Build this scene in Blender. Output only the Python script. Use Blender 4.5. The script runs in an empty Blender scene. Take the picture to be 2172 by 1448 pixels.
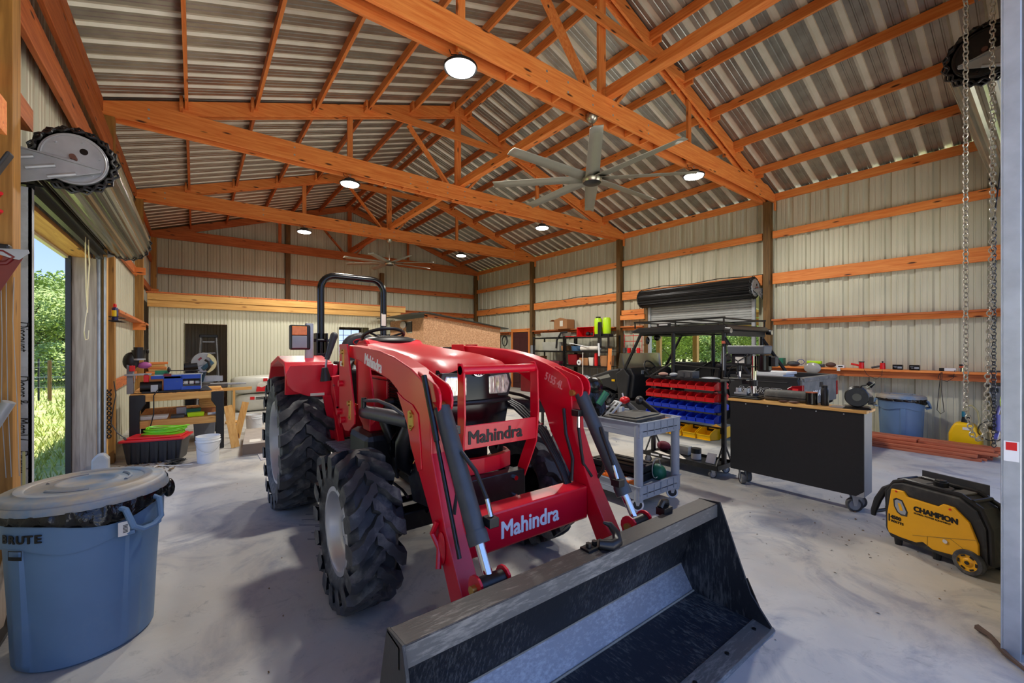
import bpy, bmesh, math, random
from mathutils import Vector, Matrix
R = random.Random(7)
PI = math.pi
sc = bpy.context.scene
col = sc.collection

# ---------------------------------------------------------------- camera
cam_d = bpy.data.cameras.new('camera')
cam = bpy.data.objects.new('camera', cam_d); col.objects.link(cam)
cam.location = (0, 0, 1.55)
cam.rotation_euler = (PI / 2, 0, -math.radians(37.2))
cam_d.sensor_width = 36; cam_d.lens = 887 / 2172 * 36
cam_d.shift_y = 11 / 2172
cam_d.clip_start = 0.05; cam_d.clip_end = 300
sc.camera = cam

# ---------------------------------------------------------------- light
w = bpy.data.worlds.new('sky'); sc.world = w; w.use_nodes = True
nt = w.node_tree; nt.nodes.clear()
tcw = nt.nodes.new('ShaderNodeTexCoord'); sep = nt.nodes.new('ShaderNodeSeparateXYZ'); nt.links.new(tcw.outputs['Generated'], sep.inputs[0])
rmp = nt.nodes.new('ShaderNodeValToRGB'); el = rmp.color_ramp.elements
el[0].position = 0.0; el[0].color = (.50, .64, .98, 1); el[1].position = .6; el[1].color = (.22, .40, .90, 1)
e2 = el.new(.18); e2.color = (.31, .46, .95, 1)
nt.links.new(sep.outputs['Z'], rmp.inputs['Fac'])
bg = nt.nodes.new('ShaderNodeBackground'); bg.inputs['Strength'].default_value = .86
wo = nt.nodes.new('ShaderNodeOutputWorld')
nt.links.new(rmp.outputs[0], bg.inputs['Color']); nt.links.new(bg.outputs[0], wo.inputs['Surface'])
sun_d = bpy.data.lights.new('sun', 'SUN'); sun_d.energy = 6.0; sun_d.angle = 0.01; sun_d.color = (1, .95, .86)
sun = bpy.data.objects.new('sun', sun_d); col.objects.link(sun)
sun.rotation_euler = Vector((.12, .07, .99)).to_track_quat('Z', 'Y').to_euler()
LAMP_W = 52
vs = sc.view_settings
sc.display_settings.display_device = 'sRGB'
vs.view_transform = 'Standard'; vs.look = 'None'; vs.gamma = 1; vs.use_curve_mapping = False
vs.exposure = 0.93
try:
    sc.cycles.use_denoising = True; sc.cycles.max_bounces = 8; sc.cycles.diffuse_bounces = 5
    sc.cycles.glossy_bounces = 3; sc.cycles.transmission_bounces = 5; sc.cycles.sample_clamp_indirect = 6
    sc.cycles.caustics_reflective = False; sc.cycles.caustics_refractive = False
except Exception:
    pass

# ---------------------------------------------------------------- materials
def s2l(c):
    return tuple(((v / 255) / 12.92 if v / 255 <= .04045 else ((v / 255 + .055) / 1.055) ** 2.4) for v in c)

_m = {}
def mat(name, rgb, rough=.5, metal=0., var=.12, scale=6., bump=0., spec=.5, coat=0., stretch=None, rand=0., emit=0., alpha=1., trans=0., dirt=None, dscale=3., dlo=.5, dhi=.7):
    """principled material with noise variation of colour, optional grime, bump and per object tint"""
    if name in _m: return _m[name]
    m = bpy.data.materials.new(name); m.use_nodes = True
    t = m.node_tree; n = t.nodes; L = t.links
    b = n['Principled BSDF']
    c = s2l(rgb)
    tc = n.new('ShaderNodeTexCoord'); mp = n.new('ShaderNodeMapping')
    if stretch: mp.inputs['Scale'].default_value = stretch
    L.new(tc.outputs['Object'], mp.inputs['Vector'])
    ns = n.new('ShaderNodeTexNoise'); ns.inputs['Scale'].default_value = scale; ns.inputs['Detail'].default_value = 4
    L.new(mp.outputs[0], ns.inputs['Vector'])
    cr = n.new('ShaderNodeValToRGB')
    cr.color_ramp.elements[0].position = .3; cr.color_ramp.elements[1].position = .7
    cr.color_ramp.elements[0].color = tuple(v * (1 - var) for v in c) + (1,)
    cr.color_ramp.elements[1].color = tuple(min(1, v * (1 + var)) for v in c) + (1,)
    L.new(ns.outputs['Fac'], cr.inputs['Fac'])
    out = cr.outputs['Color']
    if dirt:
        n2 = n.new('ShaderNodeTexNoise'); n2.inputs['Scale'].default_value = dscale; n2.inputs['Detail'].default_value = 7
        n2.inputs['Roughness'].default_value = .65
        L.new(mp.outputs[0], n2.inputs['Vector'])
        r2 = n.new('ShaderNodeValToRGB'); r2.color_ramp.elements[0].position = dlo; r2.color_ramp.elements[1].position = dhi
        L.new(n2.outputs['Fac'], r2.inputs['Fac'])
        mx = n.new('ShaderNodeMixRGB'); mx.inputs[2].default_value = s2l(dirt) + (1,)
        L.new(r2.outputs['Color'], mx.inputs[0]); L.new(out, mx.inputs[1]); out = mx.outputs[0]
    if rand:
        oi = n.new('ShaderNodeObjectInfo'); hs = n.new('ShaderNodeHueSaturation')
        mr = n.new('ShaderNodeMapRange'); mr.inputs['To Min'].default_value = 1 - rand; mr.inputs['To Max'].default_value = 1 + rand
        L.new(oi.outputs['Random'], mr.inputs['Value']); L.new(mr.outputs[0], hs.inputs['Value'])
        L.new(out, hs.inputs['Color']); out = hs.outputs[0]
    L.new(out, b.inputs['Base Color'])
    b.inputs['Roughness'].default_value = rough; b.inputs['Metallic'].default_value = metal
    b.inputs['Specular IOR Level'].default_value = spec
    if coat: b.inputs['Coat Weight'].default_value = coat; b.inputs['Coat Roughness'].default_value = .08
    if bump:
        bp = n.new('ShaderNodeBump'); bp.inputs['Strength'].default_value = bump; bp.inputs['Distance'].default_value = .01
        L.new(ns.outputs['Fac'], bp.inputs['Height']); L.new(bp.outputs[0], b.inputs['Normal'])
    if emit:
        b.inputs['Emission Color'].default_value = c + (1,); b.inputs['Emission Strength'].default_value = emit
    if alpha < 1: b.inputs['Alpha'].default_value = alpha
    if trans: b.inputs['Transmission Weight'].default_value = trans
    _m[name] = m
    return m

def wood(name, rgb, rgb2, axis, rough=.6, rand=.12, knots=(70, 28, 12)):
    """sawn timber: grain lines along the given axis, knots, per board tint"""
    if name in _m: return _m[name]
    m = bpy.data.materials.new(name); m.use_nodes = True
    t = m.node_tree; n = t.nodes; L = t.links; b = n['Principled BSDF']
    tc = n.new('ShaderNodeTexCoord'); oi = n.new('ShaderNodeObjectInfo')
    ad = n.new('ShaderNodeVectorMath'); ad.operation = 'ADD'
    ml = n.new('ShaderNodeMath'); ml.operation = 'MULTIPLY'; ml.inputs[1].default_value = 37.
    L.new(oi.outputs['Random'], ml.inputs[0])
    L.new(tc.outputs['Object'], ad.inputs[0]); L.new(ml.outputs[0], ad.inputs[1])
    mp = n.new('ShaderNodeMapping')
    s = [1, 1, 1]; s['xyz'.index(axis)] = .06
    mp.inputs['Scale'].default_value = s
    L.new(ad.outputs[0], mp.inputs['Vector'])
    ns = n.new('ShaderNodeTexNoise'); ns.inputs['Scale'].default_value = 38; ns.inputs['Detail'].default_value = 4; ns.inputs['Distortion'].default_value = .6
    L.new(mp.outputs[0], ns.inputs['Vector'])
    cr = n.new('ShaderNodeValToRGB'); cr.color_ramp.elements[0].position = .32; cr.color_ramp.elements[1].position = .68
    cr.color_ramp.elements[0].color = s2l(rgb2) + (1,); cr.color_ramp.elements[1].color = s2l(rgb) + (1,)
    L.new(ns.outputs['Fac'], cr.inputs['Fac'])
    mp2 = n.new('ShaderNodeMapping'); s2 = [9, 9, 9]; s2['xyz'.index(axis)] = 2.2; mp2.inputs['Scale'].default_value = s2
    L.new(ad.outputs[0], mp2.inputs['Vector'])
    vo = n.new('ShaderNodeTexVoronoi'); vo.inputs['Scale'].default_value = 1.
    L.new(mp2.outputs[0], vo.inputs['Vector'])
    r2 = n.new('ShaderNodeValToRGB'); r2.color_ramp.elements[0].position = .08; r2.color_ramp.elements[1].position = .16
    r2.color_ramp.elements[0].color = (1, 1, 1, 1); r2.color_ramp.elements[1].color = (0, 0, 0, 1)
    L.new(vo.outputs['Distance'], r2.inputs['Fac'])
    mx = n.new('ShaderNodeMixRGB'); mx.inputs[2].default_value = s2l(knots) + (1,)
    L.new(r2.outputs['Color'], mx.inputs[0]); L.new(cr.outputs['Color'], mx.inputs[1])
    hs = n.new('ShaderNodeHueSaturation'); mr = n.new('ShaderNodeMapRange')
    mr.inputs['To Min'].default_value = 1 - rand; mr.inputs['To Max'].default_value = 1 + rand
    L.new(oi.outputs['Random'], mr.inputs['Value']); L.new(mr.outputs[0], hs.inputs['Value'])
    L.new(mx.outputs[0], hs.inputs['Color']); L.new(hs.outputs[0], b.inputs['Base Color'])
    b.inputs['Roughness'].default_value = rough
    bp = n.new('ShaderNodeBump'); bp.inputs['Strength'].default_value = .25; bp.inputs['Distance'].default_value = .004
    L.new(ns.outputs['Fac'], bp.inputs['Height']); L.new(bp.outputs[0], b.inputs['Normal'])
    _m[name] = m
    return m

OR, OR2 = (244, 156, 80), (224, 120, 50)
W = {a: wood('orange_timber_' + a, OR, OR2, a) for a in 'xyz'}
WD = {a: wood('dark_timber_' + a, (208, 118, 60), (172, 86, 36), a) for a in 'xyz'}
WP = wood('treated_post_wood', (126, 92, 48), (92, 66, 30), 'z', knots=(56, 36, 16))
WY = {a: wood('yellow_pine_' + a, (226, 178, 104), (204, 148, 76), a, rand=.08, knots=(120, 70, 30)) for a in 'xyz'}
WG = wood('weathered_board', (176, 160, 144), (138, 122, 108), 'z')
PLY = wood('plywood', (214, 160, 92), (188, 132, 68), 'y', rand=.03)
LUM = wood('red_lumber', (206, 118, 78), (176, 88, 54), 'y', rand=.1)

RED = mat('tractor_red_paint', (214, 8, 40), .34, var=.05, scale=2, coat=.2, dirt=(196, 60, 62), dscale=9, dlo=.62, dhi=.9)
BLK = mat('black_plastic', (24, 24, 26), .42, var=.2)
BLKM = mat('black_metal', (18, 18, 19), .38, var=.2, dirt=(54, 52, 50), dscale=8, dlo=.55, dhi=.8)
BLKG = mat('gloss_black', (14, 14, 15), .2, var=.1)
RUB = mat('tyre_rubber', (56, 58, 62), .62, var=.3, scale=14, bump=.2, dirt=(128, 126, 120), dscale=7, dlo=.50, dhi=.78)
SIL = mat('silver_rim', (196, 198, 202), .32, metal=.55, var=.05)
CHR = mat('chrome', (226, 226, 228), .08, metal=1, var=.02)
STL = mat('galvanised_steel', (176, 180, 184), .40, metal=.45, var=.12, scale=9)
BRS = mat('brass_fitting', (196, 160, 84), .35, metal=.8)
CYL = mat('cylinder_paint', (58, 62, 68), .38, var=.12, scale=20)
GRY = mat('grey_plastic', (142, 148, 156), .5, var=.05)
DGR = mat('dark_grey_plastic', (62, 64, 68), .5, var=.1, dirt=(92, 90, 86), dscale=5)
WHT = mat('white_plastic', (226, 228, 228), .4, var=.03)
WHP = mat('white_lettering', (240, 240, 240), .5, var=.01)
BKP = mat('black_lettering', (12, 12, 12), .5, var=.01)
BLU = mat('blue_grey_plastic', (98, 128, 160), .42, var=.05, dirt=(112, 138, 164), dscale=7, dlo=.55, dhi=.85)
BLUL = mat('dusty_blue_lid', (104, 130, 156), .5, var=.08, dirt=(160, 150, 134), dscale=2.6, dlo=.40, dhi=.60)
BAG = mat('black_bin_bag', (16, 16, 17), .22, var=.1, bump=.8, scale=24)
CARD = mat('cardboard', (168, 118, 76), .8, var=.06)
YEL = mat('generator_yellow', (244, 176, 8), .35, var=.03, coat=.2, dirt=(196, 138, 20), dscale=6, dlo=.62, dhi=.85)
BRN = mat('red_plastic', (214, 24, 28), .35, var=.04)
BRB = mat('blue_plastic', (22, 62, 196), .35, var=.04)
BRY = mat('yellow_plastic', (246, 194, 8), .35, var=.04)
LIM = mat('lime_plastic', (186, 230, 20), .4, var=.04)
GRN = mat('green_plastic', (34, 112, 84), .45, var=.05)
ORG = mat('orange_plastic', (246, 120, 30), .4, var=.05)
PAP = mat('paper', (222, 216, 204), .8, var=.04)

def metal_sheet(name, rgb, rough, metal, rgb2, zfade=False):
    m = bpy.data.materials.new(name); m.use_nodes = True
    t = m.node_tree; n = t.nodes; L = t.links; b = n['Principled BSDF']
    tc = n.new('ShaderNodeTexCoord'); mp = n.new('ShaderNodeMapping'); mp.inputs['Scale'].default_value = (1, 1, .15)
    L.new(tc.outputs['Object'], mp.inputs['Vector'])
    ns = n.new('ShaderNodeTexNoise'); ns.inputs['Scale'].default_value = 5; ns.inputs['Detail'].default_value = 5
    L.new(mp.outputs[0], ns.inputs['Vector'])
    cr = n.new('ShaderNodeValToRGB'); cr.color_ramp.elements[0].position = .35; cr.color_ramp.elements[1].position = .65
    cr.color_ramp.elements[0].color = s2l(rgb2) + (1,); cr.color_ramp.elements[1].color = s2l(rgb) + (1,)
    L.new(ns.outputs['Fac'], cr.inputs['Fac'])
    oi = n.new('ShaderNodeObjectInfo'); hs = n.new('ShaderNodeHueSaturation'); mr = n.new('ShaderNodeMapRange')
    mr.inputs['To Min'].default_value = .95; mr.inputs['To Max'].default_value = 1.05
    L.new(oi.outputs['Random'], mr.inputs['Value']); L.new(mr.outputs[0], hs.inputs['Value'])
    L.new(cr.outputs['Color'], hs.inputs['Color']); L.new(hs.outputs[0], b.inputs['Base Color'])
    b.inputs['Roughness'].default_value = rough; b.inputs['Metallic'].default_value = metal
    return m
ROOFM = metal_sheet('galvalume_roof_sheet', (168, 169, 161), .34, .75, (150, 149, 141))
ROOFR = metal_sheet('galvalume_lit_rib', (222, 218, 202), .46, .3, (212, 208, 190))  # same metal painted lighter, standing in for the brighter reflections on the ribs
WALLM = metal_sheet('cream_backed_wall_sheet', (212, 210, 188), .45, .15, (200, 198, 176))
INNM = metal_sheet('ivory_liner_panel', (222, 220, 196), .5, .1, (216, 214, 190))

def concrete():
    m = bpy.data.materials.new('concrete_slab'); m.use_nodes = True
    t = m.node_tree; n = t.nodes; L = t.links; b = n['Principled BSDF']
    tc = n.new('ShaderNodeTexCoord')
    def noise(s, d=6, dist=0., rough=.6):
        x = n.new('ShaderNodeTexNoise'); x.inputs['Scale'].default_value = s; x.inputs['Detail'].default_value = d
        x.inputs['Distortion'].default_value = dist; x.inputs['Roughness'].default_value = rough
        L.new(tc.outputs['Object'], x.inputs['Vector']); return x
    def ramp(src, p0, p1, c0, c1):
        x = n.new('ShaderNodeValToRGB'); x.color_ramp.elements[0].position = p0; x.color_ramp.elements[1].position = p1
        x.color_ramp.elements[0].color = c0; x.color_ramp.elements[1].color = c1
        L.new(src.outputs['Fac'], x.inputs['Fac']); return x
    def c(r): return s2l(r) + (1,)
    def mix(f, a, bb):
        x = n.new('ShaderNodeMixRGB'); L.new(f, x.inputs[0]); L.new(a, x.inputs[1])
        if isinstance(bb, tuple): x.inputs[2].default_value = bb
        else: L.new(bb, x.inputs[2])
        return x.outputs[0]
    base = ramp(noise(.9, 8, .5), .36, .64, c((174, 173, 170)), c((198, 194, 184)))
    blue = ramp(noise(1.7, 9, 1.0, .68), .50, .66, (0, 0, 0, 1), (.8, .8, .8, 1))
    o = mix(blue.outputs[0], base.outputs[0], c((128, 133, 146)))
    tan = ramp(noise(.45, 7, .4), .48, .66, (0, 0, 0, 1), (.5, .5, .5, 1))
    o = mix(tan.outputs[0], o, c((180, 164, 138)))
    dk = ramp(noise(5, 10, 1.4, .75), .57, .72, (0, 0, 0, 1), (.6, .6, .6, 1))
    o = mix(dk.outputs[0], o, c((104, 104, 108)))
    sp = ramp(noise(46, 3), .70, .74, (0, 0, 0, 1), (.5, .5, .5, 1))
    o = mix(sp.outputs[0], o, c((96, 90, 82)))
    L.new(o, b.inputs['Base Color'])
    rr = ramp(noise(2.2, 6), .3, .7, (.38, .38, .38, 1), (.62, .62, .62, 1))
    L.new(rr.outputs[0], b.inputs['Roughness'])
    bp = n.new('ShaderNodeBump'); bp.inputs['Strength'].default_value = .12; bp.inputs['Distance'].default_value = .01
    L.new(noise(14, 8).outputs['Fac'], bp.inputs['Height']); L.new(bp.outputs[0], b.inputs['Normal'])
    return m

def bucket_steel(name, base, scratch, sdir, lo=.56):
    m = bpy.data.materials.new(name); m.use_nodes = True
    t = m.node_tree; n = t.nodes; L = t.links; b = n['Principled BSDF']
    tc = n.new('ShaderNodeTexCoord'); mp = n.new('ShaderNodeMapping'); mp.inputs['Scale'].default_value = sdir
    mp.inputs['Rotation'].default_value = (.2, .3, .5)
    L.new(tc.outputs['Object'], mp.inputs['Vector'])
    a = n.new('ShaderNodeTexNoise'); a.inputs['Scale'].default_value = 70; a.inputs['Detail'].default_value = 8; a.inputs['Roughness'].default_value = .72
    L.new(mp.outputs[0], a.inputs['Vector'])
    c2 = n.new('ShaderNodeTexNoise'); c2.inputs['Scale'].default_value = 3; c2.inputs['Detail'].default_value = 6
    L.new(tc.outputs['Object'], c2.inputs['Vector'])
    ad = n.new('ShaderNodeMath'); ad.operation = 'MULTIPLY_ADD'; ad.inputs[1].default_value = .35; L.new(c2.outputs['Fac'], ad.inputs[0])
    ml = n.new('ShaderNodeMath'); ml.operation = 'MULTIPLY'; ml.inputs[1].default_value = .7; L.new(a.outputs['Fac'], ml.inputs[0]); L.new(ml.outputs[0], ad.inputs[2])
    cr = n.new('ShaderNodeValToRGB'); cr.color_ramp.elements[0].position = lo; cr.color_ramp.elements[1].position = lo + .12
    cr.color_ramp.elements[0].color = s2l(base) + (1,); cr.color_ramp.elements[1].color = s2l(scratch) + (1,)
    L.new(ad.outputs[0], cr.inputs['Fac']); L.new(cr.outputs[0], b.inputs['Base Color'])
    b.inputs['Roughness'].default_value = .42; b.inputs['Metallic'].default_value = .25
    bp = n.new('ShaderNodeBump'); bp.inputs['Strength'].default_value = .2; bp.inputs['Distance'].default_value = .004
    L.new(a.outputs['Fac'], bp.inputs['Height']); L.new(bp.outputs[0], b.inputs['Normal'])
    return m
BKD = bucket_steel('scratched_black_steel', (38, 40, 44), (96, 97, 96), (1.2, 1, .16), .54)
BKT = bucket_steel('dark_rail_paint', (50, 46, 45), (104, 100, 96), (.2, 1, 1), .57)
BKL = bucket_steel('worn_grey_steel', (132, 134, 140), (158, 160, 164), (.5, 1, 1), .50)
BKR = bucket_steel('worn_rail_lip', (96, 96, 94), (136, 134, 128), (.2, 1, 1), .52)
BKF = bucket_steel('worn_floor_steel', (44, 48, 57), (112, 110, 104), (1, .3, 1), .53)

# ---------------------------------------------------------------- mesh builder
class MB:
    def __init__(s): s.v = []; s.f = []
    def add(s, vs, fs):
        o = len(s.v); s.v += [Vector(p) for p in vs]; s.f += [tuple(o + i for i in f) for f in fs]; return s
    def box(s, x0, x1, y0, y1, z0, z1):
        return s.add([(x0, y0, z0), (x1, y0, z0), (x1, y1, z0), (x0, y1, z0), (x0, y0, z1), (x1, y0, z1), (x1, y1, z1), (x0, y1, z1)],
                     [(0, 3, 2, 1), (4, 5, 6, 7), (0, 1, 5, 4), (1, 2, 6, 5), (2, 3, 7, 6), (3, 0, 4, 7)])
    def frus(s, x0, x1, y0, y1, z0, z1, ix, iy):
        """box whose bottom is inset by ix, iy"""
        return s.add([(x0 + ix, y0 + iy, z0), (x1 - ix, y0 + iy, z0), (x1 - ix, y1 - iy, z0), (x0 + ix, y1 - iy, z0), (x0, y0, z1), (x1, y0, z1), (x1, y1, z1), (x0, y1, z1)],
                     [(0, 3, 2, 1), (4, 5, 6, 7), (0, 1, 5, 4), (1, 2, 6, 5), (2, 3, 7, 6), (3, 0, 4, 7)])
    def bar(s, p, q, w, h, up=(0, 0, 1)):
        """rectangular bar from p to q, w sideways, h along up"""
        p = Vector(p); q = Vector(q); d = (q - p).normalized(); up = Vector(up)
        sd = d.cross(up)
        if sd.length < 1e-4: sd = d.cross(Vector((0, 1, 0)))
        sd.normalize(); u = sd.cross(d).normalized()
        vs = [e + sd * (a * w / 2) + u * (b * h / 2) for e in (p, q) for a, b in ((-1, -1), (1, -1), (1, 1), (-1, 1))]
        return s.add(vs, [(0, 1, 2, 3), (7, 6, 5, 4), (0, 4, 5, 1), (1, 5, 6, 2), (2, 6, 7, 3), (3, 7, 4, 0)])
    def cyl(s, p, q, r, r2=None, n=16, caps=True):
        p = Vector(p); q = Vector(q); d = (q - p).normalized(); r2 = r if r2 is None else r2
        a = d.orthogonal().normalized(); b = d.cross(a)
        vs = []
        for e, rr in ((p, r), (q, r2)):
            for i in range(n):
                t = 2 * PI * i / n; vs.append(e + (a * math.cos(t) + b * math.sin(t)) * rr)
        fs = [(i, (i + 1) % n, n + (i + 1) % n, n + i) for i in range(n)]
        if caps: fs += [tuple(range(n - 1, -1, -1)), tuple(range(n, 2 * n))]
        return s.add(vs, fs)
    def tube(s, pts, r, n=8, closed=False, rr=None):
        pts = [Vector(p) for p in pts]; N = len(pts); vs = []; fs = []; up = None
        for i, p in enumerate(pts):
            if closed: d = pts[(i + 1) % N] - pts[i - 1]
            else: d = pts[min(i + 1, N - 1)] - pts[max(i - 1, 0)]
            d.normalize()
            if up is None: up = d.orthogonal().normalized()
            up = (up - d * up.dot(d))
            if up.length < 1e-5: up = d.orthogonal()
            up.normalize(); b = d.cross(up); r_ = rr[i] if rr else r
            for k in range(n):
                t = 2 * PI * k / n; vs.append(p + (up * math.cos(t) + b * math.sin(t)) * r_)
        for i in range(N if closed else N - 1):
            j = (i + 1) % N
            for k in range(n): fs.append((i * n + k, i * n + (k + 1) % n, j * n + (k + 1) % n, j * n + k))
        if not closed: fs += [tuple(range(n - 1, -1, -1)), tuple((N - 1) * n + k for k in range(n))]
        return s.add(vs, fs)
    def lathe(s, prof, n=32, c=(0, 0, 0), axis='z', a0=0, a1=2 * PI):
        """prof: (r, h) pairs"""
        full = abs(a1 - a0 - 2 * PI) < 1e-6; m = n if full else n + 1; vs = []; fs = []
        for r, h in prof:
            for i in range(m):
                t = a0 + (a1 - a0) * i / n; x, y = r * math.cos(t), r * math.sin(t)
                p = {'z': (x, y, h), 'x': (h, x, y), 'y': (x, h, y)}[axis]
                vs.append((p[0] + c[0], p[1] + c[1], p[2] + c[2]))
        for j in range(len(prof) - 1):
            for i in range(n):
                k = (i + 1) % m; fs.append((j * m + i, j * m + k, (j + 1) * m + k, (j + 1) * m + i))
        return s.add(vs, fs)
    def prism(s, poly, axis, a, b):
        """poly: 2d points in the other two axes, extruded from a to b along axis"""
        def P(u, v, t): return {'x': (t, u, v), 'y': (u, t, v), 'z': (u, v, t)}[axis]
        n = len(poly); vs = [P(u, v, a) for u, v in poly] + [P(u, v, b) for u, v in poly]
        fs = [tuple(range(n)), tuple(range(2 * n - 1, n - 1, -1))] + [(i, n + i, n + (i + 1) % n, (i + 1) % n) for i in range(n)]
        return s.add(vs, fs)
    def ball(s, c, r, n=12, m=8, sc_=(1, 1, 1)):
        pr = [(math.sin(PI * j / m) * r, -math.cos(PI * j / m) * r) for j in range(m + 1)]
        o = len(s.v); s.lathe(pr, n)
        for i in range(o, len(s.v)): s.v[i] = Vector((s.v[i].x * sc_[0] + c[0], s.v[i].y * sc_[1] + c[1], s.v[i].z * sc_[2] + c[2]))
        return s
    def xf(s, M):
        s.v = [M @ p for p in s.v]; return s
    def mesh(s, name, m, smooth=False):
        me = bpy.data.meshes.new(name); me.from_pydata([tuple(p) for p in s.v], [], s.f); me.materials.append(m)
        bm = bmesh.new(); bm.from_mesh(me)
        bmesh.ops.remove_doubles(bm, verts=bm.verts, dist=1e-5)
        bmesh.ops.recalc_face_normals(bm, faces=bm.faces); bm.to_mesh(me); bm.free()
        if smooth:
            me.polygons.foreach_set('use_smooth', [True] * len(me.polygons))
            me.set_sharp_from_angle(angle=math.radians(smooth if smooth > 1 else 38))
        return me

org = {}
def part(name, mb, m, parent=None, smooth=False, bev=0, world=False, label=None, seg=2):
    if world and parent is not None:
        o = org[parent.name]; mb.xf(Matrix.Translation(-Vector(o)))
    me = mb.mesh(name, m, smooth)
    ob = bpy.data.objects.new(name, me); col.objects.link(ob)
    if parent is not None:
        ob.parent = parent; org[ob.name] = org.get(parent.name, (0, 0, 0))
    else: org[ob.name] = (0, 0, 0)
    if bev:
        bv = ob.modifiers.new('bevel', 'BEVEL'); bv.width = bev; bv.segments = seg; bv.limit_method = 'ANGLE'; bv.angle_limit = math.radians(35)
    if label: ob['label'] = label
    return ob
def inst(src, name=None, parent=None, loc=None, rot=None, scale=None):
    o = bpy.data.objects.new(name or src.name.split('.')[0], src if isinstance(src, bpy.types.Mesh) else src.data); col.objects.link(o)
    if parent is not None: o.parent = parent
    if loc is not None: o.location = loc
    if rot is not None: o.rotation_euler = rot
    if scale is not None: o.scale = scale
    if not isinstance(src, bpy.types.Mesh):
        for md in src.modifiers:
            if md.type == 'BEVEL':
                bv = o.modifiers.new('bevel', 'BEVEL'); bv.width = md.width; bv.segments = md.segments; bv.limit_method = 'ANGLE'; bv.angle_limit = md.angle_limit
    return o
def thing(name, label, cat, loc=(0, 0, 0), rz=0, group=None, rot=None):
    o = bpy.data.objects.new(name, None); col.objects.link(o); o.empty_display_size = .1
    o.location = loc; o.rotation_euler = rot if rot else (0, 0, rz)
    o['label'] = label; o['category'] = cat
    if group: o['group'] = group
    org[o.name] = tuple(loc)
    return o
def tag(o, label, cat, group=None, loc=None, rz=None):
    o['label'] = label; o['category'] = cat
    if group: o['group'] = group
    if loc is not None: o.location = loc
    if rz is not None: o.rotation_euler = (0, 0, rz)
    return o
def struct(name):
    o = bpy.data.objects.new(name, None); col.objects.link(o); o['kind'] = 'structure'; org[o.name] = (0, 0, 0); return o
def kids(o): return [c for c in bpy.data.objects if c.parent == o]
def copy_tree(o, parent=None):
    c = o.copy(); col.objects.link(c)
    if parent is not None: c.parent = parent
    for ch in _kids.get(o.name, []): copy_tree(ch, c)
    return c
_kids = {}
def reg(o):
    """remember the children of o so that copy_tree needs no scan"""
    ks = kids(o); _kids[o.name] = ks
    for k in ks: reg(k)
    return o
def text(name, s, size, m, parent, at, xd, yd, sx=1., world=False, thick=.0015, bold=0., shear=0., fat=0.):
    """flat lettering as a mesh: baseline start at, along xd, up along yd"""
    cu = bpy.data.curves.new(name, 'FONT'); cu.body = s; cu.size = size; cu.extrude = thick; cu.offset = bold; cu.shear = shear; cu.resolution_u = 3
    tmp = bpy.data.objects.new(name, cu)
    me = bpy.data.meshes.new_from_object(tmp); bpy.data.objects.remove(tmp)
    xd = Vector(xd).normalized(); yd = Vector(yd).normalized(); zd = xd.cross(yd)
    at = Vector(at)
    if world: at = at - Vector(org[parent.name])
    Mx = Matrix((xd * sx, yd, zd)).transposed().to_4x4(); Mx.translation = at
    if fat:                                       # heavier strokes: the outline again, shifted a little each way
        v0 = [v.co.copy() for v in me.vertices]; f0 = [tuple(p.vertices) for p in me.polygons]; n0 = len(v0)
        sh_ = [Vector((a * fat, b * fat, c * .00002)) for c, (a, b) in enumerate(((-1, 0), (1, 0), (0, -.7), (0, .7), (-.7, -.5), (.7, .5), (-.7, .5), (.7, -.5)))]
        me = bpy.data.meshes.new(name); me.from_pydata([tuple(v + s__) for s__ in sh_ for v in v0], [], [tuple(i + k * n0 for i in f) for k in range(len(sh_)) for f in f0])
    me.transform(Mx); me.materials.clear(); me.materials.append(m)
    ob = bpy.data.objects.new(name, me); col.objects.link(ob); ob.parent = parent
    org[ob.name] = org.get(parent.name, (0, 0, 0))
    return ob
# ================================================================ SETTING
XL, XR, YB, RX = -1.0, 9.82, 15.55, 4.41      # left wall, right wall, back wall, ridge
def roof_z(x): return 4.80 + (RX - XL - abs(x - RX)) * .333

# outdoors ---------------------------------------------------------
GRASS = mat('grass_ground', (126, 142, 74), .9, var=.3, scale=1.6, dirt=(176, 168, 112), dscale=2.5, dlo=.45, dhi=.65)
g = part('ground', MB().box(-70, 70, -60, 90, -.3, -.06), GRASS); g['kind'] = 'structure'
f = part('floor', MB().box(-1.18, 10.0, -.30, 15.7, -.2, 0), concrete()); f['kind'] = 'structure'
ap = part('bounce_apron', MB().box(-8, 17, -16, -.31, -.2, -.01), mat('pale_bounce_ground', (236, 230, 216), .9, var=.06, scale=8)); ap['kind'] = 'structure'  # unseen forecourt, made extra pale to bounce sunlight through the front openings

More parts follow.
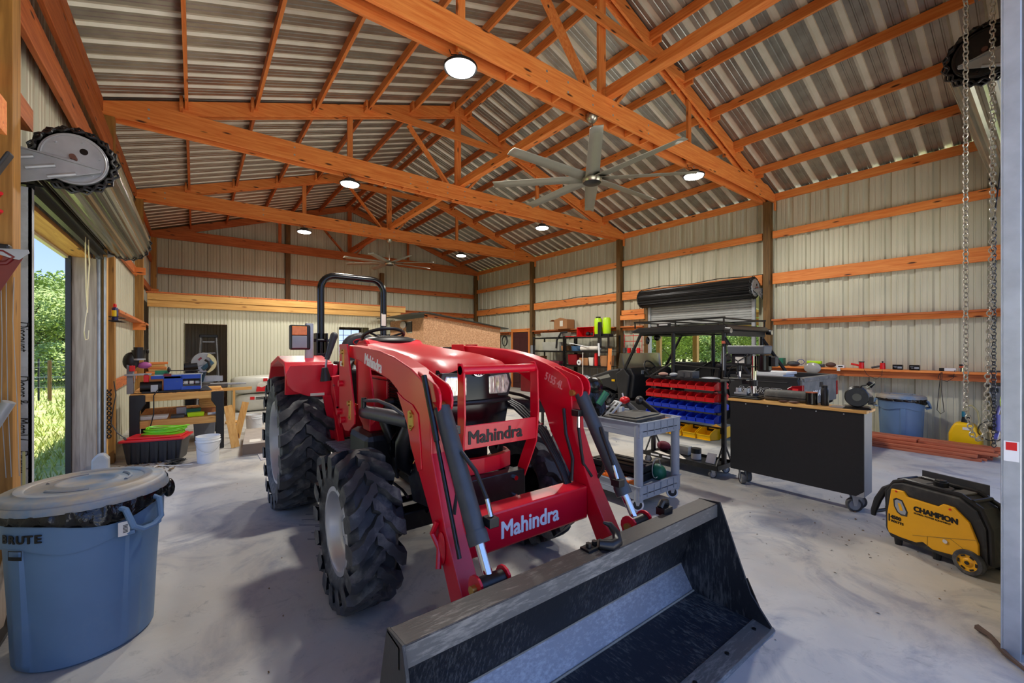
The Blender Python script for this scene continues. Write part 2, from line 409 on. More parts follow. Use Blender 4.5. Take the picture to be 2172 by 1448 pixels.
for k in range(9):                                # old tread prints on the slab between the left wheels
    x0, y0 = .72 + .05 * (k % 3), 3.35 + .11 * k
    pts_ = [(x0 + .16 * i / 5 + R.uniform(-.01, .01), y0 - .10 * i / 5 + R.uniform(-.006, .006)) for i in range(6)]
    pp = part('tread_print', MB().add([(x, y + .012, .0008) for x, y in pts_] + [(x, y - .014, .0008) for x, y in pts_], [(i, i + 1, 7 + i, 6 + i) for i in range(5)]), mat('tread_mark', (122, 124, 128), .7, var=.2, scale=30), f)
_prof = [(0, 0), (.020, 1), (.084, 1), (.104, 0), (.140, 0), (.147, .2), (.160, .2), (.167, 0), (.222, 0), (.229, .2), (.242, .2), (.249, 0)]
def sheet(o, w_, l_, n_, width, s0, top, start=0., rib=.030, prof=_prof, pitch=.3048):
    """one ribbed metal sheet: o + w*x + l*[s0..top(x)], ribs stand along n"""
    o, w_, l_, n_ = Vector(o), Vector(w_), Vector(l_), Vector(n_)
    pts = []; k = int(start // pitch) - 1
    while k * pitch < start + width + pitch:
        for a, b in prof:
            x = k * pitch + a - start
            if 0 < x < width: pts.append((x, b * rib))
        k += 1
    pts = [(0, 0)] + pts + [(width, 0)]
    mb = MB(); vs = []; fs = []
    for x, y in pts:
        p = o + w_ * x + n_ * y
        t = top(x) if callable(top) else top
        vs += [p + l_ * s0, p + l_ * t]
    for i in range(len(pts) - 1): fs.append((2 * i, 2 * i + 2, 2 * i + 3, 2 * i + 1))
    return mb.add(vs, fs)

def wall(name, o, w_, n_, total, top, openings, m, parent=None, pw=.9144, prof=_prof, pitch=.3048, rib=.034):
    root = parent or struct(name)
    edges = {0., total}
    x = 0.
    while x < total: edges.add(round(x, 4)); x += pw
    for a, b, z0, z1 in openings: edges |= {a, b}
    E_ = sorted(edges); i = 0
    while i < len(E_) - 1:
        a, b = E_[i], E_[i + 1]; i += 1
        if b - a < .03: continue
        spans = [(0., None)]
        for oa, ob, z0, z1 in openings:
            if a >= oa - 1e-4 and b <= ob + 1e-4:
                ns_ = []
                if z0 > .05: ns_.append((0., z0))
                ns_.append((z1, None)); spans = ns_
        for s0, s1 in spans:
            oo = Vector(o) + Vector(w_) * a
            tp = (lambda x_, a=a: top(a + x_)) if s1 is None else s1
            part('metal_panel', sheet(oo, w_, (0, 0, 1), n_, b - a, s0, tp, start=a, prof=prof, pitch=pitch, rib=rib), m, root)
    return root

wl = wall('wall_left', (XL, 0, 0), (0, 1, 0), (-1, 0, 0), YB, lambda y: 4.80, [(4.36, 6.98, 0, 2.62)], WALLM)
wr = wall('wall_right', (XR, 0, 0), (0, 1, 0), (1, 0, 0), YB, lambda y: 4.79, [(4.02, 6.70, 0, 2.72), (13.72, 14.5, 1.0, 2.05)], WALLM)
wb = wall('wall_back', (XL, YB, 0), (1, 0, 0), (0, 1, 0), XR - XL, lambda x: roof_z(XL + x), [(4.96, 5.78, 1.0, 2.15)], WALLM)
wf = wall('wall_front', (XL, 0.0, 0), (1, 0, 0), (0, -1, 0), XR - XL, lambda x: roof_z(XL + x), [(.15, 4.42, 0, 3.75), (6.05, 9.7, 0, 3.72)], WALLM)

def ribmat(me, n_):  # gives the rib faces the painted reflection tone
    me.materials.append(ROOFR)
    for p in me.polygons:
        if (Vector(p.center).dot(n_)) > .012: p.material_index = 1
roof = struct('ceiling')
slope = Vector((1, 0, .333)).normalized(); nrm = Vector((-.333, 0, 1)).normalized()
slopeR = Vector((-1, 0, .333)).normalized(); nrmR = Vector((.333, 0, 1)).normalized()
LEN = (RX - XL + .25) / slope.x
y = -.45; k = 0; mL = mR = None
while y < 15.9:
    oL = Vector((XL - .25, y, roof_z(XL) - .25 * .333)); oR = Vector((XR + .25, y, roof_z(XR) - .25 * .333))
    if mL is None:
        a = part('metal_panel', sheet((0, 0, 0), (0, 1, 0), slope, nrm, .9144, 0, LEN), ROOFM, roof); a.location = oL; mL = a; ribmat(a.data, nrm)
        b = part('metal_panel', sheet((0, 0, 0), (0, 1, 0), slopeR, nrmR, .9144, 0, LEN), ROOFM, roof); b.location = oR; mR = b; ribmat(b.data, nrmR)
    else:
        inst(mL, 'metal_panel', roof, oL); inst(mR, 'metal_panel', roof, oR)
    y += .9144
part('ridge_cap', MB().prism([(RX - .22, roof_z(RX) - .04), (RX, roof_z(RX) + .045), (RX + .22, roof_z(RX) - .04), (RX, roof_z(RX) + .05)], 'y', -.45, 15.9), STL, roof)
TY = [3.80, 7.70, 11.60, 15.40]
bays = [(.05, 3.69), (3.91, 7.59), (7.81, 11.49), (11.71, 15.5)]
px = [-.09, .77, 1.64, 2.51, 3.39, 4.27]
px = [(x, 1) for x in px] + [(2 * RX - x, -1) for x in px[::-1]]
for y0, y1 in bays:
    for x, s in px:
        z = roof_z(x) - .006
        mb = MB().box(x - .019, x + .019, y0 - .10, y1 + .10, z - .14, z)
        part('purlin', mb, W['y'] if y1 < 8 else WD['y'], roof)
        for yy in (y0, y1):
            part('cleat', MB().box(x - .06 * s - .019, x - .06 * s + .019, yy - .1, yy + .05, z - .19, z - .02), W['y'], roof)
    for x, s in ((XL + .03, 1), (XR - .03, -1)):      # eave boards
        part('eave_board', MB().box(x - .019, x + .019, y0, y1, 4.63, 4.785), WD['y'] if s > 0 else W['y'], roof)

WPG = wood('golden_post_wood', (190, 138, 66), (150, 104, 44), 'z', knots=(80, 50, 20))
# ---- posts and girts
def post(parent, x0, x1, y0, y1, z1, m=WP, name='post'): return part(name, MB().box(x0, x1, y0, y1, 0, z1), m, parent, bev=.004)
for yy in TY:
    post(wr, XR - .16, XR - .02, yy - .07, yy + .07, 4.62)
    post(wl, XL + .02, XL + .15, yy - .07, yy + .07, 4.62, WPG)
post(wl, XL + .02, XL + .15, .12, .26, 4.62)
for x in (2.45, 5.6): post(wb, x - .07, x + .07, YB - .17, YB - .03, roof_z(x) - .35 if x < 3 else 4.3)
post(wr, XR - .16, XR - .02, 6.72, 6.84, 2.6); post(wr, XR - .16, XR - .02, .12, .26, 4.62)
for (z0, z1) in ((3.835, 3.985), (2.87, 3.06)):
    for y0, y1 in bays:
        if z0 > 3.5: part('girt', MB().box(XR - .10, XR - .06, max(y0, .3), y1 + .02, z0, z1), W['y'], wr, bev=.003)
        else:
            part('girt', MB().box(XR - .10, XR - .06, max(y0, .3), y1 + .02, z0, z1), W['y'], wr, bev=.003)
            part('girt', MB().box(XR - .10, XR - .02, max(y0, .3), y1 + .02, z1, z1 + .035), W['y'], wr)
for y0, y1 in ((.3, 3.69), (6.86, 7.59), (7.81, 11.49), (12.95, 15.3)):
    part('girt', MB().box(XR - .10, XR - .06, y0, y1, 2.01, 2.09), W['y'] if y0 < 7 else WD['y'], wr)
    part('girt', MB().box(XR - .20, XR - .02, y0, y1, 2.09, 2.125), WD['y'], wr)
part('girt', MB().box(XR - .20, XR - .13, 6.80, 7.6, 2.30, 2.43), W['y'], wr); part('girt', MB().box(XR - .14, XR - .07, 6.80, 7.6, 2.45, 2.58), W['y'], wr)
part('shelf_board', MB().box(XR - .30, XR - .02, .3, 3.9, 1.12, 1.155), W['y'], wr, bev=.003)
part('shelf_fascia', MB().box(XR - .24, XR - .20, .3, 3.9, 1.01, 1.12), WD['y'], wr)
for z0, z1, xx, mm in ((4.02, 4.30, XL + .14, WD), (3.66, 3.92, XL + .10, WD)):      # the two heavy boards above the side door
    part('header_board', MB().box(xx - .04, xx, .3, 7.6, z0, z1), mm['y'], wl, bev=.004)
part('header_board', MB().box(XL + .02, XL + .10, .3, 4.36, 3.05, 3.2), WD['y'], wl)
for y0, y1 in ((7.81, 11.49), (11.71, 15.3)):
    for z0, z1 in ((3.9, 4.05), (3.0, 3.16), (2.02, 2.06), (.9, 1.05)):
        part('girt', MB().box(XL + .02, XL + .06 + (.12 if z0 == 2.02 else 0), y0, y1, z0, z1), WD['y'], wl)
    for z0 in (3.0, 1.9): part('girt_end', MB().box(XL + .03, XL + .22, y1 - .42, y1 - .38, z0 - .02, z0 + .12), W['x'], wl)
part('jamb_plywood', MB().box(XL + .02, XL + .14, 7.10, 7.22, 0, 2.9), WY['z'], wl)
for z0 in (3.22, 1.98, .95):
    part('girt', MB().box(XL + .02, XL + .07, 7.2, 7.62, z0, z0 + .14), W['y'], wl)
for (xa, xb) in ((XL + .17, 2.37), (2.53, 5.52), (5.68, XR - .17)):
    for z0, z1 in ((3.62, 3.76), (2.78, 2.93)):
        part('girt', MB().box(xa, xb, YB - .10, YB - .06, z0, z1), WD['x'], wb)
        part('girt', MB().box(xa, xb, YB - .15, YB - .03, z1, z1 + .03), WD['x'], wb)
# front door frame beside the camera
post(wf, 3.44, 3.60, -.02, .13, 4.0, mat('red_cedar_jamb', (120, 66, 50), .7, var=.2, stretch=(8, 8, .4)), name='door_jamb')
part('header_beam', MB().box(-.85, 3.44, .02, .10, 3.75, 4.0), W['x'], wf); part('header_beam', MB().box(5.05, 8.7, .02, .10, 3.80, 4.0), W['x'], wf)
post(wf, 4.93, 5.05, .02, .14, 4.0); post(wf, 8.70, 8.82, .02, .14, 4.0)

# inner room with loft -------------------------------------------------
wi = struct('wall_inner')
ribp = [(0, 0), (.008, 1), (.022, 1), (.030, 0)]
wall('wall_inner', (-.82, 12.4, 0), (1, 0, 0), (0, 1, 0), 5.72, lambda x: 2.46, [(.64, 1.46, 0, 2.09), (4.08, 4.92, 0, 2.11)], INNM, parent=wi, prof=ribp, pitch=.0762, rib=.010)
wall('wall_inner', (4.90, 12.42, 0), (0, 1, 0), (-1, 0, 0), 3.1, lambda x: 2.46, [], INNM, parent=wi, prof=ribp, pitch=.0762, rib=.010)
part('loft_beam', MB().box(-.84, 5.2, 12.30, 12.38, 2.60, 2.75), WY['x'], wi, bev=.004); part('loft_beam', MB().box(-.84, 5.05, 12.31, 12.38, 2.45, 2.595), WY['x'], wi, bev=.004)
part('loft_deck', MB().box(-.86, 5.2, 12.30, 15.3, 2.755, 2.79), WD['y'], wi)
for x0 in (-.86 + .02, .64 - .82 - .045, 4.08 - .82 - .045, 4.92 - .82):
    if x0 > -.8: part('door_frame', MB().box(x0, x0 + .045, 12.41, 12.47, 0, 2.1), mat('dark_bronze_frame', (46, 26, 24), .5, var=.1), wi)
part('door_frame', MB().box(-.18, .64, 12.42, 12.50, 2.09, 2.2), WD['x'], wi)
# window in the back wall, seen through the second opening; window in right wall
def window(name, o, w_, n_, width, z0, z1, fm, nx=2, nz=4):
    r = struct(name); o = Vector(o); w_ = Vector(w_); n_ = Vector(n_)
    def bx(nm, a, b, c, d, t0, t1, m):
        P = [o + w_ * u + n_ * t for u in (a, b) for t in (t0, t1)]
        return part(nm, MB().box(min(p.x for p in P), max(p.x for p in P), min(p.y for p in P), max(p.y for p in P), c, d), m, r)
    for a, b, c, d in ((-.05, width + .05, z0 - .05, z0), (-.05, width + .05, z1, z1 + .05), (-.05, 0, z0, z1), (width, width + .05, z0, z1), (0, width, (z0 + z1) / 2 - .02, (z0 + z1) / 2 + .02)):
        bx('window_frame', a, b, c, d, -.06, .02, fm)
    for i in range(1, nx): bx('muntin', width * i / nx - .008, width * i / nx + .008, z0, z1, -.01, .01, fm)
    for i in range(1, nz):
        if i * 2 != nz: z = z0 + (z1 - z0) * i / nz; bx('muntin', 0, width, z - .008, z + .008, -.01, .01, fm)
    bx('pane', 0, width, z0, z1, -.003, .003, mat('window_glass', (240, 246, 250), .02, var=0, trans=1.0, alpha=.25))
    return r
DKF = mat('dark_bronze_frame', (46, 26, 24), .5, var=.1)
window('window_1', (3.96, YB, 0), (1, 0, 0), (0, 1, 0), .82, 1.0, 2.15, DKF, 3, 6)
window('window_2', (XR, 13.72, 0), (0, 1, 0), (1, 0, 0), .78, 1.0, 2.05, DKF, 2, 4)
d1 = struct('door_1'); MAR = mat('maroon_door', (74, 30, 32), .5, var=.1)
part('door_panel', MB().box(XR - .07, XR - .02, 11.85, 12.78, 0, 2.08), MAR, d1, bev=.004)
for y0, y1 in ((11.90, 12.28), (12.36, 12.74)):
    for z0, z1 in ((.2, .95), (1.1, 1.9)): part('raised_panel', MB().box(XR - .08, XR - .065, y0, y1, z0, z1), MAR, d1, bev=.006)
part('door_handle', MB().ball((XR - .11, 11.93, 1.0), .03), BRS, d1, smooth=True)
for y0, y1, z0, z1 in ((11.75, 11.84, 0, 2.1), (12.79, 12.88, 0, 2.1), (11.75, 12.88, 2.1, 2.22)): part('door_frame', MB().box(XR - .09, XR - .02, y0, y1, z0, z1), W['z'] if z0 == 0 else W['y'], d1)

# side door opening left: header, jambs, tracks
part('opening_soffit', MB().box(XL - .16, XL + .02, 4.36, 7.0, 2.60, 2.64), PLY, wl); part('opening_soffit_trim', MB().box(XL - .20, XL - .16, 4.36, 7.0, 2.57, 2.70), mat('cream_trim', (214, 206, 178), .5, var=.03), wl)
part('jamb_board', MB().box(XL - .14, XL + .065, 6.98, 7.05, 0, 2.6), WG, wl, bev=.003)
part('jamb_board', MB().box(XL - .14, XL + .02, 4.30, 4.36, 0, 2.6), WG, wl, bev=.003)
part('rubber_seal', MB().box(XL - .185, XL - .14, 6.93, 7.05, 0, 2.6), BLK, wl)
tag(part('door_track', MB().box(XL + .08, XL + .095, 7.02, 7.10, 0, 2.64).box(XL + .05, XL + .09, 7.03, 7.045, 0, 2.64).box(XL + .125, XL + .14, 7.02, 7.10, 0, 2.64), STL), 'galvanised door track beside the grey jamb board at the far side of the left doorway', 'door track')
dt = thing('door_track', 'galvanised door track with handwriting in black marker, beside the left post', 'door track', (XL + .03, 4.2, 0))
part('channel', MB().box(XL + .0, XL + .125, 4.20, 4.21, .0, 2.62).box(XL + .11, XL + .125, 4.2, 4.26, 0, 2.62).box(XL + .0, XL + .01, 4.2, 4.26, 0, 2.62), mat('track_grey_zinc', (186, 192, 196), .5, metal=.1, var=.08, dirt=(150, 152, 150), dscale=4), dt, world=True)
part('slot', MB().box(XL + .085, XL + .098, 4.196, 4.2, .62, .85), mat('slot_gap', (214, 214, 150), .6), dt, world=True)
for i, (s_, zz) in enumerate((('Discount', 1.72), ('Doors &', 1.36), ('Metal /', 1.08), ('Dreniv', .86))):
    text('handwriting', s_, .088, BKP, dt, (XL + .055, 4.197, zz), (0, 0, -1), (1, 0, 0), sx=.62, world=True, thick=.0006, shear=.2, fat=.0008)

# ================================================================ ROOF TRUSSES
tl = ['wooden roof truss nearest the camera, carrying the close ceiling fan', 'second wooden roof truss from the camera, behind the close fan', 'third wooden roof truss from the camera, carrying the far fan', 'wooden roof truss against the back gable wall']
for ti, Y in enumerate(TY):
    t = thing('roof_truss', tl[ti], 'roof truss', (RX, Y, 4.6), group='roof trusses')
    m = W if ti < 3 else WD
    ys = (-.10, .10) if ti < 3 else (-.095,)
    for s in ys:
        part('bottom_chord', MB().prism([(XL + .03, 4.60), (XR - .03, 4.60), (XR - .03, 4.76), (XR - .4, 4.885), (XL + .4, 4.885), (XL + .03, 4.76)], 'y', Y + s - .019, Y + s + .019), m['x'], t, world=True, bev=.003)
        part('top_chord', MB().prism([(XL + .03, 4.785), (RX, roof_z(RX) - .02), (RX, roof_z(RX) - .23), (XL + .42, 4.70), (XL + .03, 4.62)], 'y', Y + s * .52 - .019, Y + s * .52 + .019), m['x'], t, world=True, bev=.003)
        part('top_chord', MB().prism([(XR - .03, 4.785), (RX, roof_z(RX) - .02), (RX, roof_z(RX) - .23), (XR - .42, 4.70), (XR - .03, 4.62)], 'y', Y + s * .52 - .019, Y + s * .52 + .019), m['x'], t, world=True, bev=.003)
    part('collar_tie', MB().prism([(2.5, 5.83), (6.35, 5.83), (6.35, 5.92), (6.15, 5.97), (2.68, 5.97), (2.5, 5.92)], 'y', Y - .115, Y - .078), m['x'], t, world=True)
    part('king_post', MB().box(RX - .07, RX + .07, Y - .02, Y + .02, 4.88, roof_z(RX) - .2), m['z'], t, world=True)
    for sg in (-1, 1):
        part('web_brace', MB().bar((RX + sg * 1.1, Y - .0, 5.86), (RX + sg * .22, Y - .0, 4.88), .04, .11, (0, 1, 0)).xf(Matrix()), m['z'], t, world=True)
        x = RX + sg * 2.2
        part('strut', MB().box(x - .045, x + .045, Y - .02, Y + .02, 4.62, roof_z(x) - .18), m['z'], t, world=True)
    if ti < 3:
        for i in range(9):
            x = RX - 1.55 + i * .36
            part('spacer_block', MB().box(x - .012, x + .012, Y - .076, Y + .076, 4.61, 4.70), W['y'], t, world=True)
        bolts = MB()
        for x in (XL + .5, 1.3, RX - 1.1, RX - .75, RX - .3, RX + .1, RX + .9, XR - 1.0):
            for dz in (4.68, 4.80): bolts.cyl((x, Y - .122, dz), (x, Y - .112, dz), .014, n=8)
        b = part('bolt_heads', bolts, STL, t, world=True); b['kind'] = 'stuff'
    part('knee_block', MB().box(XR - .10, XR - .03, Y - .14, Y - .115, 4.42, 4.62), W['z'], t, world=True)
rb = [('long timber runner from the nearest truss out over the camera', .1, 3.72), ('long timber runner between the first and second trusses', 3.72, 7.65), ('long timber runner between the second and third trusses', 7.65, 11.55), ('long timber runner between the third truss and the back truss', 11.55, 15.3)]
for lb, a, b in rb:
    tag(part('timber_runner', MB().box(RX - .02, RX + .10, a + .005, b - .005, 4.89, 5.03), W['y'] if a < 8 else WD['y'], bev=.004), lb, 'timber runner', 'ridge line runners')

# ================================================================ LAMPS
LEM = mat('lamp_lens', (255, 255, 250), .3, emit=14., var=0)
def lamp(x, Y, label, src=[None]):
    zb = 4.44
    if src[0] is None:
        t = thing('high_bay_lamp', label, 'ceiling lamp', (x, Y, zb), group='high bay lamps')
        part('lens', MB().lathe([(0, -.004), (.145, -.004), (.15, .01)], 36), LEM, t, smooth=True)
        part('housing', MB().lathe([(.15, .012), (.172, .004), (.176, .03), (.13, .045), (.09, .06), (.085, .10), (0, .105)], 36), BLK, t, smooth=True)
        part('fins', MB().lathe([(.09, .06), (.1, .062), (.1, .066), (.09, .068), (.1, .075), (.1, .08), (.09, .082)], 24), DGR, t)
        part('hook', MB().tube([(0, 0, .10), (0, 0, .14), (.02, 0, .16), (.0, 0, .185), (-.02, 0, .16)], .006, 6), STL, t, smooth=True)
        part('cable', MB().tube([(.02, 0, .1), (-.03, .03, .16), (-.08, .05, .15), (-.1, .06, .2)], .005, 6), BLK, t, smooth=True)
        src[0] = reg(t)
    else:
        t = copy_tree(src[0]); t.location = (x, Y, zb); t['label'] = label
    ld = bpy.data.lights.new('lamp_light', 'AREA'); ld.shape = 'DISK'; ld.size = .28; ld.energy = LAMP_W; ld.color = (1, .96, .88); ld.spread = math.radians(170)
    lo = bpy.data.objects.new('lamp_light', ld); col.objects.link(lo); lo.parent = t; lo.location = (0, 0, -.02)
for i, (Y, nm) in enumerate(((3.8, 'nearest truss'), (7.7, 'second truss'), (11.6, 'third truss'))):
    lamp(2.21, Y, 'lit round high bay lamp under the left half of the ' + nm, )
    lamp(6.77, Y, 'lit round high bay lamp under the right half of the ' + nm)

# ================================================================ CEILING FANS
NKL = mat('brushed_nickel', (176, 170, 156), .25, metal=.9, var=.05); BLD = mat('fan_blade_grey', (150, 150, 138), .4, metal=.3, var=.04)
def fan(x, Y, zt, zh, r, lab, a0):
    t = thing('ceiling_fan', lab, 'ceiling fan', (x, Y, zh), group='ceiling fans')
    part('canopy', MB().lathe([(0, zt - zh), (.08, zt - zh), (.075, zt - zh - .06), (.04, zt - zh - .1), (.015, zt - zh - .11)], 24), NKL, t, smooth=True)
    part('downrod', MB().cyl((0, 0, .08), (0, 0, zt - zh - .1), .013), NKL, t, smooth=True)
    part('motor', MB().lathe([(0, .09), (.05, .085), (.11, .06), (.135, .03), (.14, -.01), (.12, -.045), (0, -.05)], 32), NKL, t, smooth=True)
    part('motor_cap', MB().lathe([(0, -.062), (.1, -.06), (.118, -.046)], 32), BLK, t, smooth=True)
    mb = MB(); n = 8
    pts = []
    for i in range(9):
        u = i / 8; x0 = .11 + u * (r - .11); wd = .092 - .022 * u
        for sy, dz in ((-1, -.012), (-.3, .012), (1, .016)): pts.append((x0, sy * wd, dz + .01))
    fs = [(i * 3 + j, i * 3 + j + 1, i * 3 + j + 4, i * 3 + j + 3) for i in range(8) for j in range(2)]
    mb.add(pts, fs)
    b0 = part('blade', mb, BLD, t, smooth=True)
    sd = b0.modifiers.new('solid', 'SOLIDIFY'); sd.thickness = .006
    b0.rotation_euler = (.0, 0, a0)
    for k in range(1, 8):
        b = inst(b0, 'blade', t); b.rotation_euler = (0, 0, a0 + k * PI / 4)
        s2 = b.modifiers.new('solid', 'SOLIDIFY'); s2.thickness = .006
fan(4.225, 3.80, 4.64, 3.78, 1.34, 'large eight blade ceiling fan hanging from the nearest truss', math.radians(-1))
fan(4.42, 11.60, 4.60, 3.92, 1.27, 'large eight blade ceiling fan hanging far back under the third truss', math.radians(3))

# ================================================================ ROLL-UP DOORS
CUR = mat('door_curtain_outer', (112, 110, 96), .24, metal=.8, var=.35, scale=3, stretch=(1, .1, 1)); 
CURB = mat('black_curtain', (22, 22, 24), .3, metal=.3, var=.2)
CURW = mat('grey_curtain', (176, 178, 176), .45, metal=.3, var=.05)
def roll(name, label, a, b, axis, R0, m, wallside, plate=STL):
    """rolled steel door: ribbed drum between a and b along axis"""
    t = thing(name, label, 'rolled door', tuple((a[i] + b[i]) / 2 for i in range(3)))
    a = Vector(a); b = Vector(b); L_ = (b - a).length; d = (b - a).normalized()
    u = Vector((0, 0, 1)); v = d.cross(u)
    n = 20; mb = MB(); poly = []
    for i in range(n):                                  # corrugations of the rolled curtain
        for f_, rr in ((0, R0 * .93), (.25, R0), (.55, R0), (.75, R0 * .93)):
            th = 2 * PI * (i + f_) / n; poly.append((math.cos(th) * rr, math.sin(th) * rr))
    N = len(poly)
    vs = [a + u * p + v * q for p, q in poly] + [b + u * p + v * q for p, q in poly]
    mb.add(vs, [(i, (i + 1) % N, N + (i + 1) % N, N + i) for i in range(N)])
    part('rolled_curtain', mb, m, t, world=True, smooth=30)
    for e, sg in ((a, -1), (b, 1)):
        mm = MB()
        for k in range(3):                              # wavy sheet edges stacked round the drum end
            rr = R0 * (.99 - .045 * k); N2 = 72; pts = []
            for i in range(N2):
                th = 2 * PI * i / N2; w_ = rr * (1.01 + .055 * math.sin(18 * th + k * 2)); pts.append(e + d * (sg * .012 * (k + 1) + .006 * math.cos(18 * th + k)) + u * math.cos(th) * w_ + v * math.sin(th) * w_)
            mm.tube(pts, .009, 5, closed=True)
        part('curtain_edge', mm, BLK, t, world=True, smooth=True)
        dm = MB().cyl(e + d * sg * .012, e + d * sg * .045, R0 * .80, n=40)
        part('drum_plate', dm, plate, t, world=True, smooth=True, bev=.004)
        rg = MB().tube([e + d * sg * .046 + u * math.cos(2 * PI * i / 40) * R0 * .73 + v * math.sin(2 * PI * i / 40) * R0 * .73 for i in range(40)], .005, 6, closed=True)
        for k in range(6):
            th = k * PI / 3 + .3; c_ = e + d * sg * .045 + u * math.cos(th) * R0 * .6 + v * math.sin(th) * R0 * .6; rg.cyl(c_, c_ + d * sg * .012, .008, n=8)
        part('drum_rim', rg, plate, t, world=True, smooth=True)
        c_ = e + d * sg * .045 + u * R0 * .28 + v * R0 * .22; part('hole', MB().cyl(c_, c_ + d * sg * .003, .022), BLKG, t, world=True)
        part('axle', MB().cyl(e + d * sg * .04, e + d * sg * .10, .018, n=14), mat('rusty_axle', (98, 62, 52), .7), t, world=True, smooth=True)
        # wedge bracket from the axle down to the wall
        ws = Vector(wallside); o = e + d * sg * .075
        P = [o + ws * (R0 * 1.75) + u * .02, o + ws * (R0 * 1.75) - u * (R0 * 1.0), o + ws * (R0 * 1.1) - u * (R0 * 1.05), o - ws * (R0 * .62) - u * (R0 * .34), o - ws * (R0 * .64) - u * (R0 * .27), o - u * (R0 * .08)]
        bm_ = MB().add(P + [p + d * sg * .006 for p in P], [tuple(range(6)), tuple(range(11, 5, -1))] + [(i, (i + 1) % 6, 6 + (i + 1) % 6, 6 + i) for i in range(6)])
        br = part('bracket', bm_, STL, t, world=True, bev=.002)
        fl = MB().bar(o + ws * (R0 * 1.75) + u * .02, o - ws * (R0 * .62) - u * (R0 * .26), .05, .006)
        for k in range(3):                               # pressed ribs
            q0 = o + ws * (R0 * (1.45 - .45 * k)) - u * (R0 * (.42 + .16 * k)); fl.cyl(q0 + d * sg * .008, q0 + (-ws * .62 + u * .22) * R0 * 1.0 + d * sg * .008, .014, n=8)
        part('bracket_ribs', fl, STL, br, world=True, smooth=True)
    return t
t = roll('rolled_door', 'steel door rolled up on its drum above the left side opening', (XL + .33, 4.22, 2.86), (XL + .33, 7.08, 2.86), 'y', .22, CUR, (-1, 0, 0))
part('bottom_bar', MB().box(XL + .08, XL + .12, 4.3, 7.0, 2.60, 2.66).box(XL + .05, XL + .16, 4.3, 7.0, 2.66, 2.672), BLKM, t, world=True)
mb = MB()
for k in range(4): mb.cyl((XL + .10 + k * .012, 4.3, 2.685 + k * .04), (XL + .10 + k * .012, 7.0, 2.685 + k * .04), .02, n=10)
part('hanging_slats', mb, CUR, t, world=True, smooth=True)
rope = MB()
for dy, e in ((-.07, .0), (.07, .05)):
    rope.tube([(XL + .12, 6.05 + dy, 2.66), (XL + .13, 6.02 + dy * 1.4, 2.4), (XL + .12, 6.06 + dy * .6, 2.15), (XL + .12, 6.08, 1.95 - e)], .006, 6)
rope.tube([(XL + .12, 6.08, 1.95), (XL + .12, 6.0, 1.85), (XL + .12, 5.92, 1.7), (XL + .12, 5.98, 1.62), (XL + .12, 6.12, 1.63), (XL + .12, 6.15, 1.72)], .004, 6)
tag(part('pull_rope', rope, mat('cream_rope', (222, 206, 168), .8), smooth=True), 'cream pull rope hanging from the rolled door in the left opening', 'rope')
roll('rolled_door', 'steel door rolled up at top right beside the hanging chains', (5.02, .37, 3.88), (8.72, .37, 3.88), 'x', .235, CUR, (0, -1, 0), BLKM)
t = roll('rolled_door', 'black rolled door drum above the opening behind the utility vehicle', (XR - .36, 3.98, 2.80), (XR - .36, 6.72, 2.80), 'y', .23, CURB, (1, 0, 0))
cm = MB()
for k in range(9):
    z = 2.09 + k * .055; cm.prism([(XR - .15, z), (XR - .15, z + .052), (XR - .165, z + .04), (XR - .165, z + .012)], 'y', 4.1, 6.62)
cm.box(XR - .15, XR - .145, 4.1, 6.62, 2.05, 2.62)
cu_ = part('lowered_curtain', cm, CURW, t, world=True)
part('bottom_bar', MB().box(XR - .18, XR - .13, 4.1, 6.62, 2.03, 2.075), BLKM, cu_, world=True)
for i, y0 in enumerate((4.02, 6.62)):
    tag(part('door_track', MB().box(XR - .19, XR - .12, y0, y0 + .07, 0, 2.62), STL, bev=.004), ('near' if i == 0 else 'far') + ' galvanised track of the doorway behind the utility vehicle', 'door track')
dt = thing('door_track', 'tall galvanised door track at the right edge with a red and white sticker', 'door track', (3.3, .2, 0))
tm = MB().box(3.235, 3.245, .125, .185, 0, 4.0).box(3.235, 3.31, .18, .19, 0, 4.0).box(3.31, 3.32, .125, .19, 0, 4.0).box(3.34, 3.35, .105, .175, 0, 4.0).box(3.32, 3.40, .105, .115, 0, 4.0)
part('channel', tm, STL, dt, world=True, bev=.002); 
part('sticker', MB().box(3.2335, 3.235, .13, .18, .98, 1.08), WHP, dt, world=True); part('sticker_mark', MB().box(3.2325, 3.2335, .137, .173, 1.035, 1.075), BRN, dt, world=True)
for z in (.9, 2.4): part('bolt', MB().cyl((3.345, .11, z), (3.345, .12, z), .012, n=8), STL, dt, world=True)
# ================================================================ TRACTOR
TC = 1.475
tr = thing('tractor', 'red tractor with front loader arms and wide black bucket, parked in the middle', 'tractor', (TC, 3.4, 0))
def tp(name, mb, m, bev=0, smooth=False, parent=None, label=None): return part(name, mb, m, parent or tr, smooth=smooth, bev=bev, world=True, label=label)

